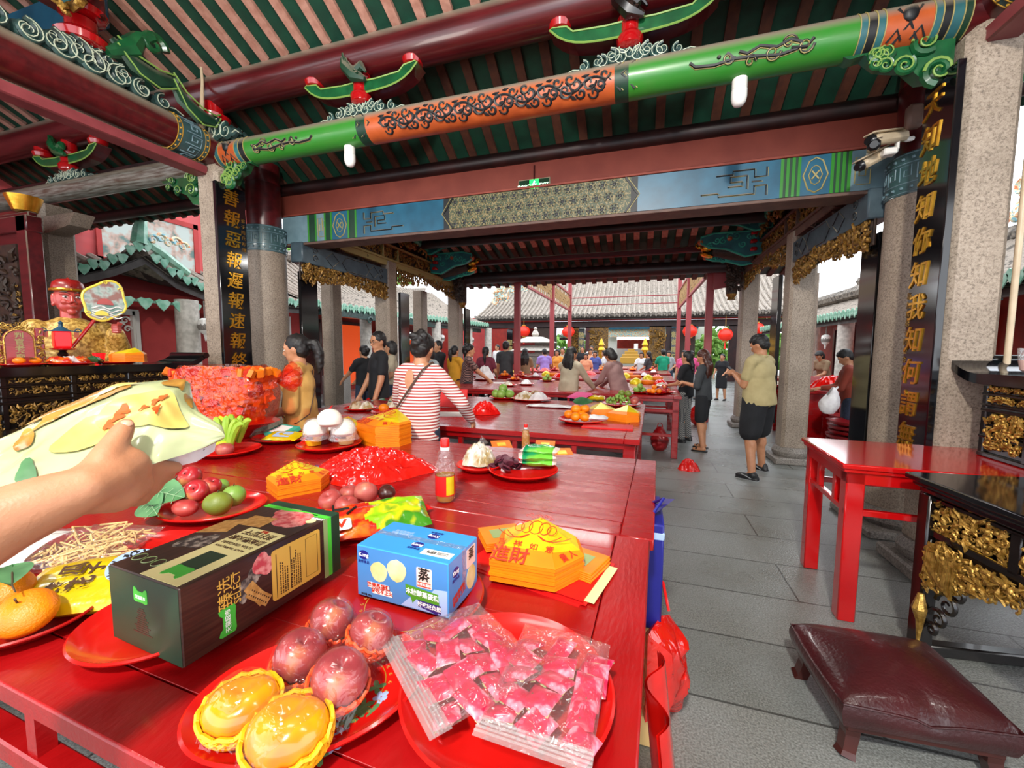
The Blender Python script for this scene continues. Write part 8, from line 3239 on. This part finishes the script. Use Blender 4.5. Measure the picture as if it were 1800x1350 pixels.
for px,py,lab in ((921,582,'red lantern left of the incense pavilion'),(999,583,'red lantern at the left red posts'),(1213,582,'red lantern at the right red posts'),(1275,588,'small red lantern right of the far garden opening'),(1330,578,'red lantern between the right granite columns')):
 p=PY(px,py,22.1)
 t=thing('lantern',lab,'lantern',p-V((0,0,.3)))
 m=M()
 m.lathe([(.1,0),(.26,.08),(.34,.24),(.34,.34),(.26,.5),(.1,.58)],16)
 m.ob('globe','lantern_red',t)
 m=M()
 m.lathe([(.11,-.05),(.11,.02)],12)
 m.lathe([(.11,.56),(.11,.63)],12)
 m.cyl((0,0,.6),(0,0,3.3-p.z+.3),.012)
 m.ob('caps','paint_gold',t)
 m=M()
 m.cyl((0,0,-.4),(0,0,-.05),.05,.02,8)
 m.ob('tassel','lantern_red',t)
t=thing('incense_pavilion','small grey stone incense pavilion with a tiled cap','pavilion',PZ(941,668,0).xyz*0+PY(941,612,17.5)-V((0,0,PY(941,612,17.5).z)))
m=M()
m.bb((-.75,-.6,0),(.75,.6,.5),.02)
m.bb((-.6,-.5,.5),(.6,.5,1.3),.01)
m.bb((-.68,-.55,1.25),(.68,.55,1.4),.02)
m.bb((-.62,-.5,1.6),(.62,.5,1.7),.02)
m.ob('body','granite_dark',t)
m=M()
for z0,w_ in ((1.4,.95),(1.75,.85)):
 m.add([(-w_,-w_*.8,z0+.1),(w_,-w_*.8,z0+.1),(w_,w_*.8,z0+.1),(-w_,w_*.8,z0+.1),(-.3,-.25,z0+.35),(.3,-.25,z0+.35),(.3,.25,z0+.35),(-.3,.25,z0+.35)],[(0,1,5,4),(1,2,6,5),(2,3,7,6),(3,0,4,7),(4,5,6,7),(3,2,1,0)])
m.ob('caps','stone_white',t,False)
m=M()
m.lathe([(.1,2.1),(.17,2.2),(.1,2.35),(.05,2.4),(.09,2.46),(.0,2.55)],12)
m.ob('finial','stone_white',t)
p=PY(1110,610,20.5)
t=thing('tiered_altar','small golden tiered altar in the middle of the far doorway','altar',(p.x,20.5,0))
m=M()
for i,(w_,h_) in enumerate(((.5,1.2),(.42,1.35),(.3,1.5),(.16,1.6))):
 m.bb((-w_,-.3+.05*i,h_-.3),(w_,.3,h_),.02)
m.ob('tiers','paint_gold',t)
m=M()
m.bb((.12,-.2,1.6),(.3,-.18,1.85))
m.ob('white_card','paper_white',t)
for px in (1057,1134):
 p=PY(px,610,20.6)
 m=M()
 m.lathe([(.12,0),(.12,1.5),(.2,1.55),(.12,1.7),(.16,1.8),(.03,2.1)],10,(p.x,p.y,0))
 m.th('gilt_pagoda','gold_leaf','small golden pagoda lamp at the %s of the far doorway'%('left' if px<1100 else 'right'),'lamp')
t=thing('garden_pavilion','white pavilion with a blue and orange frieze seen through the far doorway','pavilion',(0,34,0),kind='thing')
m=M()
m.bb((-5,34,0),(-1.9,34.2,3.9))
m.bb((2.6,34,0),(5,34.2,3.9))
m.bb((-5,35.5,0),(5,35.6,2.4))
m.ob('white_walls','wall_white',t,False,world=True)
m=M()
m.bb((-2.6,33.6,2.6),(4,33.8,3.2))
m.ob('frieze','mural_frieze',t,False,world=True)
m=M()
m.bb((-2.6,33.4,3.2),(4,34.4,3.45))
m.ob('blue_roof','paint_blue',t,False,world=True)
m=M()
m.bb((-1.9,34.6,1.7),(2.6,34.8,2.4))
m.ob('red_sill','door_red',t,False,world=True)
rnd=random.Random(44)
for i,(x,y,z,r_) in enumerate(((-9,33,2,2.6),(-5.6,36,1.6,2.2),(6.5,32,1.8,2.6),(9.5,31,2.2,2.6),(-17,16,4.8,2.4),(-16,22,5.0,2.6),(-3.9,31,1.0,1.3),(4.2,30,1.2,1.3))):
 t=thing('tree',('leafy tree in the garden behind the far hall','small leafy tree beside the white garden pavilion','leafy tree right of the far gold doors','leafy tree farthest right beyond the far hall','green tree rising over the left wing roof','second green tree over the left wing ridge','round bush at the garden gate','round bush right of the white pavilion')[i],'tree',(x,y,0))
 m=M()
 m.cyl((0,0,0),(0,0,z),.15)
 m.ob('trunk','stem',t)
 m=M()
 for k in range(260):
  d=V((rnd.gauss(0,1),rnd.gauss(0,1),rnd.gauss(0,.8))).normalized()*r_*(.55+.45*rnd.random())
  m.ell(d+V((0,0,z)),(.3,.22,.1),rot(rnd.random()*3,rnd.random()*3,0),5,3)
 m.ob('foliage','tree_leaf',t,False)
for side,x in (('left',-2.86),('right',1.33)):
 for y,lab in ((9.5,'nearest'),(13.5,'middle'),(17,'farthest')):
  m=M()
  m.bb((x-.07,y-.07,0),(x+.07,y+.07,4.4),.01)
  m.th('steel_post','steel_red','%s red steel post of the %s canopy row'%(lab,side),'post')
 t=thing('lattice_band','long golden lattice band between the %s canopy posts'%side,'lattice',(x,13,3.4))
 m=M()
 for z in (3.15,3.8):
  m.bb((x-.03,9.6,z-.03),(x+.03,17,z+.03))
 m.ob('rails','steel_red',t,False,world=True)
 m=M()
 for i in range(28):
  y=9.7+.262*i
  m.bb((x-.012,y,3.15),(x+.012,y+.03,3.8))
  m.bb((x-.012,y,3.3+.1*(i%3)),(x+.012,y+.24,3.33+.1*(i%3)))
  m.bb((x-.012,y+.13,3.3),(x+.012,y+.16,3.65))
 m.ob('lattice','lattice_gold',t,False,world=True)
t=thing('roof_truss','thin dark red steel truss across the courtyard canopy','truss',(-.8,13.5,3.7))
m=M()
for z in (3.72,4.12):
 m.bb((-2.9,13.47,z-.025),(1.4,13.53,z+.025))
for i in range(14):
 x=-2.86+.3*i
 m.tube([(x,13.5,3.72),(x+.15*(1 if i%2 else 2),13.5,4.12)],.018,5)
 m.tube([(x,13.5,3.72),(x,13.5,4.12)],.014,5)
m.ob('lattice_girder','steel_red',t,False,world=True)
for z in (3.05,2.75):
 m=M()
 m.cyl((-2.86,17,z+.6),(1.33,17,z+.6),.02)
 m.th('tie_rod','steel_red','%s thin tie rod in front of the far tile roof'%('upper' if z>3 else 'lower'),'rod')
m=M()
m.prism([(0,0),(.5,.1),(1.1,.55),(1.1,.75),(.4,.7),(0,.7)],.14,(1.36,9.4,2.75),(1,0,0),(0,0,1))
m.th('curved_bracket','steel_red','curved red bracket on top of the nearest right steel post','bracket')
rnd=random.Random(6)
t0_=None
for sx_,(x,y) in enumerate(((2.75,6.55),(3.25,6.75),(2.95,7.1),(3.6,7.1))):
 for i in range(9):
  if t0_ is None:
   m=M()
   m.lathe([(.2,0),(.27,.02),(.29,.06),(.27,.055),(.19,.015),(.001,.012)],20)
   t0_=m.th('red_tray','tray_red','round red tray in the stacks behind the right granite column','tray',loc=(0,0,0),group='stacked red trays')
   t0_.location=(x,y,.02)
  else:
   c=t0_.copy()
   COL.objects.link(c)
   c.location=(x+rnd.uniform(-.02,.02),y,.02+.062*i)
t=thing('red_counter','low red counter with a slatted front behind the stacked trays','counter',(3.7,8.2,0))
m=M()
m.bb((2.5,7.5,.84),(4.9,8.9,.9),.008)
m.bb((2.55,7.55,0),(4.85,7.6,.84))
for i in range(12):
 m.bb((2.55+.2*i,7.52,.05),(2.6+.2*i,7.55,.82))
m.bb((2.55,8.8,0),(4.85,8.85,.84))
m.bb((2.5,8.86,.84),(4.9,8.9,1.05))
m.ob('counter','lacquer',t,True,30,world=True)
for k,(x,y,z,L_,W_,H_,mt,lab) in enumerate(((2.95,7.85,.9,.6,.5,.26,'plastic_bag_red','shiny red bag of goods on the red counter'),(-4.1,5.9,.0,.5,.35,.75,'plastic_bag_red','red carrier bag held up beside the person with the bun'),(-4.5,6.1,0,.45,.35,.7,'plastic_bag_red','second red carrier bag left of the person in black'),(.3,6.5,.0,.3,.3,.36,'tray_red','dark red bag on the floor below the third table'),(1.15,9.0,.0,.4,.4,.45,'plastic_bag_red','red bag on the floor by the long haired girl'))):
 if H_>.3:
  hang_bag(lab,(x,y,z),H_,L_*.5,W_*.5,5+k,mt)
 else:
  m=heap(L_,W_,H_,24,20,k)
  m.v=[q+V((x,y,z)) for q in m.v]
  m.th('plastic_bag',mt,lab,'bag',ang=20)
p=PX(1790,668,2.0)
t=thing('plastic_tub','pink and clear plastic tub on the right altar','tub',(p.x+.05,p.y-.06,1.385))
m=M()
m.lathe([(.05,0),(.075,.02),(.085,.075)],24)
m.ob('pink_bowl','label_pink',t)
m=M()
m.lathe([(.085,.075),(.09,.14)],24,cap=False)
m.ob('clear_rim','film_white',t)
far_pl=far_or=far_ap=far_gp=None
def copies(key,make,loc,rz=0,sc=1):
 global KIDS
 if key not in KIDS:
  KIDS[key]=make()
  o=KIDS[key]
  o.location=loc
  o.rotation_euler=(0,0,rz)
  return o
 return dup(KIDS[key],loc,rz)
def mk(name,label,cat,build,mt,grp):
 def f():
  t=thing(name,label,cat,(0,0,0),0,grp)
  build().ob('body',mt,t,True,60)
  return t
 return f
PLF=mk('offering_plate','small red plate of offerings on a far table down the hall','plate',lambda:M().lathe([(.08,0),(.15,.025),(.16,.032),(.14,.02),(.001,.01)],22),'plate_red','plates on the far tables')
ORF=mk('orange','orange in an offering pile on a far table','fruit',lambda:fruit_mesh(.04,'orange'),'orange','oranges on the far tables')
APF=mk('apple','red apple in an offering pile on a far table','fruit',lambda:fruit_mesh(.04,'apple'),'apple','apples on the far tables')
GRF=mk('pear','green pear in an offering pile on a far table','fruit',lambda:fruit_mesh(.042,'pear'),'guava','pears on the far tables')
GPF=mk('gold_paper','peaked gold paper stack on a far table','offering paper',lambda:M().lathe([(.12,0),(.12,.05),(.06,.1),(.001,.12)],6),'joss_gold','gold paper on the far tables')
OPF=mk('orange_paper','orange paper stack on a far table','offering paper',lambda:M().bb((-.12,-.09,0),(.12,.09,.07),.006),'paper_orange','orange paper on the far tables')
BGF=mk('snack_bag','clear bag of snacks on a far table','bag',lambda:heap(.22,.17,.09,16,14,4),'clear_bag','snack bags on the far tables')
WBF=mk('snack_bag','white wrapped food bag on a far table','bag',lambda:heap(.22,.18,.11,16,14,9),'white_bag','white bags on the far tables')
RBF=mk('plastic_bag','crumpled red plastic bag on a far table','bag',lambda:heap(.36,.26,.12,20,18,2),'plastic_bag_red','red bags on the far tables')
def pile(x,y,kind,rnd):
 if kind in 'ogap':
  copies('P',PLF,(x,y,TZ))
  for k in range(5):
   a=k*1.257+rnd.random()
   q=.065 if k<4 else 0
   copies(*{'o':('O',ORF),'g':('G',GRF),'a':('A',APF),'p':(('O',ORF) if k%2 else ('A',APF))}[kind],(x+q*math.cos(a),y+q*math.sin(a),TZ+(.048 if k<4 else.105)),a)
 elif kind=='y':
  copies('Y',GPF,(x,y,TZ),rnd.random()*3)
  copies('N',OPF,(x+.2,y+.05,TZ),rnd.random()*3)
 elif kind=='b':
  copies('P',PLF,(x,y,TZ))
  copies('B',BGF,(x,y,TZ+.012),rnd.random()*3)
 elif kind=='w':
  copies('P',PLF,(x,y,TZ))
  copies('W',WBF,(x,y,TZ+.012),rnd.random()*3)
 elif kind=='r':
  copies('R',RBF,(x,y,TZ),rnd.random()*3)
rnd=random.Random(77)
for px,py,kd in ((893,676,'b'),(925,674,'w'),(915,664,'p'),(940,661,'w'),(905,662,'a'),(968,666,'g'),(960,658,'y'),(985,660,'r'),(1125,688,'g'),(1150,690,'o'),(1168,688,'a'),(1140,668,'y'),(1118,672,'y'),(1160,672,'r'),(1178,678,'b'),(1172,664,'r'),(1132,660,'w'),(1100,662,'y'),(884,660,'o'),(898,656,'y'),(950,652,'r'),(1010,656,'r'),(1090,656,'y'),(1150,656,'w'),(935,650,'r'),(975,650,'a'),(1112,650,'o'),(1160,650,'p'),(960,645,'y'),(1005,646,'r'),(1085,645,'r'),(1130,645,'r'),(920,645,'r'),(1060,650,'o'),(1040,655,'r')):
 q=PZ(px,py,TZ+.03)
 y_=min((min(max(q.y,a),b) for a,b in ((6.2,8.1),(9.3,10.8),(12.2,13.7),(15.2,16.8))),key=lambda v:abs(v-q.y))
 pile(min(max(q.x,-3.2),.35),y_,kd,rnd)
z2=TZ+.012
def fru(lst,base,r_,matn,kind,lab,nm):
 """small countable fruits of one plate share a label"""
 root=None
 for x,y,z in lst:
  if root is None:
   root=fruit(nm,lab,'fruit',(base.x+x,base.y+y,z2+z),r_,matn,kind,stem=False,group=lab)
  else:
   dup(root,(base.x+x,base.y+y,z2+z),x*40)
c=PZ(635,721,TZ)
plate('red plate with bagged nuts on the left of the second table',c,.17,deco=False)
for dx,lab,q in ((-.06,'bag of shallots on the left plate of the second table','brown_bag'),(.07,'bag of pale nuts on the left plate of the second table','clear_bag')):
 m=heap(.17,.16,.1,20,18,int(dx*100)+9)
 m.v=[p+V((c.x+dx,c.y,z2)) for p in m.v]
 m.th('snack_bag',q,lab,'bag',ang=25)
c=PZ(690,727,TZ)
plate('red plate with a leafy orange beside the striped top',c,.2,deco=False)
fruit('orange','single bright orange on the plate beside the striped top','fruit',c+V((-.05,-.07,.06)),.05,'orange','orange',stem=False)
fruit('orange','orange half hidden in leaves beside the striped top','fruit',c+V((.03,.03,.13)),.045,'orange','orange',stem=False)
rnd=random.Random(2)
for i in range(7):
 t=thing('green_leaf','dark leaf among the oranges beside the striped top','leaf',c+V((rnd.uniform(-.16,.1),rnd.uniform(-.08,.08),.09+.08*rnd.random())),rnd.random()*6,'orange leaves beside the striped top',rx=rnd.uniform(-.8,.8))
 leaf_m(.13,.05,.3).ob('blade','leaf_dark',t)
m=heap(.3,.25,.22,24,20,6,.4)
m.v=[p+V((c.x-.12,c.y+.3,TZ)) for p in m.v]
m.th('food_tub','clear_bag','clear bagged tub behind the leafy orange','bag',ang=25)
p=PZ(852,727,TZ)
m=heap(.3,.22,.11,40,34,5,.9)
m.v=[q+p for q in m.v]
m.th('plastic_bag','plastic_bag_red','orange red crumpled bag bundle on the second table','bag',loc=p,ang=18)
c=PZ(886,701,TZ)
plate('plate of green mangoes on the second table',c,.19,deco=False)
fru([(-.1,-.02,.05),(-.02,-.05,.05),(.08,-.01,.05),(.02,.06,.05),(-.02,.02,.12)],c,.06,'guava','pear','green mango on the middle plate of the second table','mango')
c=PZ(935,704,TZ)
plate('wide plate of bagged food on the second table',c,.24,deco=False)
for dx,dy,q,lab in ((-.1,.02,'clear_bag','left clear food bag on the wide plate'),(.1,-.03,'white_bag','right pale food bag on the wide plate'),(.02,.1,'brown_bag','brown food bag at the back of the wide plate')):
 m=heap(.26,.2,.12,22,20,int(dx*90)+30)
 m.v=[p+V((c.x+dx,c.y+dy,z2)) for p in m.v]
 m.th('snack_bag',q,lab,'bag',ang=25)
m=pillow(.5,.16,.03,20,12,8,.8)
m.v=[p+PZ(965,716,TZ) for p in m.v]
m.th('plastic_sheet','white_bag','crumpled white plastic sheet right of the wide plate','bag')
c=PZ(1022,742,TZ)
plate('red plate of small oranges at the right end of the second table',c,.2,deco=False)
fru([(-.11,0,.05),(-.04,-.08,.045),(.04,-.09,.045),(.0,.0,.05),(-.07,.07,.05),(-.05,.0,.1),(.02,.05,.1)],c,.045,'orange','orange','small orange on the end plate of the second table','orange')
t=thing('green_leaf','tall dark leaf standing in the plate of small oranges','leaf',c+V((.0,.05,.17)),.6,rx=.9)
leaf_m(.2,.08,.3).ob('blade','leaf_dark',t)
m=pillow(.2,.11,.04,16,12,3,.7)
m.v=[p+c+V((.13,-.06,.035)) for p in m.v]
m.th('snack_packet','white_bag','white and red snack packet on the plate of small oranges','packet')
joss_lotus('gold paper peak behind the small oranges on the second table',PZ(1058,733,TZ),.5,1.4,6,False)
joss_lotus('low gold and orange paper stack at the right end of the second table',PZ(1098,738,TZ),-.2,1.3,7,False)
m=M()
m.bb((-.2,-.1,0),(.2,.1,.012),.002)
m.v=[p+PZ(1068,751,TZ) for p in m.v]
m.th('red_envelope','joss_red','flat red and gold paper in front of the gold paper peak','paper')
c=PZ(1092,713,TZ)
plate('red plate heaped with green grapes on the second table',c,.22,deco=False)
g0=None
rnd=random.Random(3)
for i in range(60):
 a,q=rnd.random()*2*PI,rnd.random()**.6
 loc=c+V((-.03+.15*q*math.cos(a),.13*q*math.sin(a),.035+.1*(1-q*q)*rnd.random()))
 if g0 is None:
  g0=M().ell((0,0,0),(.016,.016,.018),None,8,6).th('grape','guava','green grape on the heaped plate of the second table','grape',loc=(0,0,0),group='green grapes on the second table')
  g0.location=loc
 else:
  k=g0.copy()
  COL.objects.link(k)
  k.location=loc
fru([(.14,-.05,.05),(.15,.05,.05)],c,.045,'apple_pink','apple','red apple beside the green grapes','apple')
fru([(.07,.06,.12),(.0,.1,.12)],c,.04,'pomelo','pear','yellow green pear on top of the grapes','pear')
m=pillow(.3,.2,.05,18,12,5,.6)
m.v=[rot(.3,0,-.7)@p+PZ(1020,703,TZ)+V((0,0,.03)) for p in m.v]
m.th('snack_packet','cloth_pink','magenta packet at the back edge of the second table','packet')
m=pillow(.22,.16,.06,16,12,6,.6)
m.v=[p+PZ(1048,704,TZ) for p in m.v]
m.th('snack_packet','seed_yellow','yellow packet between the magenta packet and the grapes','packet')
m=M()
m.box((0,0,.1),(.34,.02,.2),rot(-.25,0,.1),.006)
m.v=[p+PZ(795,716,TZ) for p in m.v]
m.th('red_folder','joss_red','upright red folder in the hands of the striped top','folder')
for px,py,lab in ((780,728,'white sheet of paper by the elbow of the striped top'),(880,673,'white papers lying on the third table')):
 m=M()
 m.bb((-.2,-.14,0),(.2,.14,.003))
 m.v=[rot(0,0,.3)@p+PZ(px,py,TZ) for p in m.v]
 m.th('paper_sheet','paper_white',lab,'paper')
c=PZ(852,668,TZ)
plate('red plate under the white carrier bag on the third table',c,.25,deco=False)
m=heap(.4,.3,.34,30,26,8,.5)
m.v=[p+c+V((0,0,.012)) for p in m.v]
m.th('plastic_bag','white_bag','white carrier bag standing open beside the checked shirt','bag',ang=22)
LZ=.931
for px,py,rz_,lab in ((10,742,.2,'lower stack of orange folded paper at the left edge'),(45,738,.5,'stack of orange folded paper beside the orange roll')):
 t=thing('orange_paper',lab,'offering paper',PZ(px,py,LZ),rz_)
 m=M()
 for i in range(7):
  m.bb((-.12+.004*(i%3),-.1,.012*i),(.12+.004*(i%3),.1,.012*i+.011),.002)
 m.ob('sheets','paper_orange',t,False)
t=thing('orange_roll','thick round roll of orange paper on the dark left table','offering paper',PZ(75,735,LZ)+V((0,.05,.1)),.5)
m=M()
m.lathe([(.001,0),(.12,0),(.125,.01),(.125,.2),(.12,.21),(.001,.21)],28,(0,0,0),rot(PI/2,0,0),sx=1.2,cap=False)
m.ob('roll','paper_orange',t)
m=M()
for k in range(5):
 m.tube([(.028*(k+1)*.88*1.2*math.cos(2*PI*i/24),.001,.028*(k+1)*.88*math.sin(2*PI*i/24)) for i in range(24)],.003,4,closed=True)
m.ob('sheet_edges','joss_orange',t)
m=heap(.4,.25,.12,26,22,3)
m.v=[p+PZ(25,722,LZ) for p in m.v]
m.th('plastic_bag','clear_bag','clear bag lying behind the orange paper on the dark left table','bag',ang=22)
def on_altar(px,X=-4.5):
 return V((X,ax(px,X),AZ))
for px,r_,lab in ((38,.13,'red plate of oranges on the altar before the name tablet'),(122,.17,'red plate of packets on the altar before the red lamp'),(205,.14,'red plate under the orange paper on the altar')):
 plate(lab,on_altar(px),r_,AZ,deco=False,h=.02)
for px,lab in ((27,'left orange on the altar plate'),(56,'right orange on the altar plate')):
 fruit('orange',lab,'fruit',on_altar(px)+V((.05,0,.045)),.036,'orange','orange',stem=False,sc=(1,1,.8))
t=thing('green_leaf','green leaf between the two altar oranges','leaf',on_altar(42)+V((.06,0,.06)),.4)
leaf_m(.12,.05).ob('blade','leaf_dark',t)
for i,(px,q,lab) in enumerate(((100,'snack_red','red snack packet lying left on the altar'),(122,'white_bag','pale snack packet in the middle of the altar'),(140,'snack_red','orange snack packet lying right on the altar'),(160,'leaf_dark','dark green bundle beside the orange paper on the altar'))):
 m=pillow(.14,.08,.05,14,10,i,.6)
 m.v=[rot(.3,.1,1+.5*i)@p+on_altar(px)+V((.04,0,.02)) for p in m.v]
 m.th('snack_packet',q,lab,'packet')
joss_lotus('orange and gold paper stack on the altar left of the scroll end',on_altar(228)+V((.0,0,.016)),rad(-60),1.25,8,False)
t=thing('red_cup','red glass cup on the altar right of the statue','cup',on_altar(175,-4.7))
m=M()
m.lathe([(.03,0),(.045,.1),(.042,.1),(.028,.01)],18)
m.ob('glass','lamp_red',t)
m=M()
m.lathe([(.018,0),(.02,.03),(.008,.05)],12,on_altar(178,-4.5))
m.th('small_bottle','black_plastic','tiny black bottle beside the red glass cup','bottle')
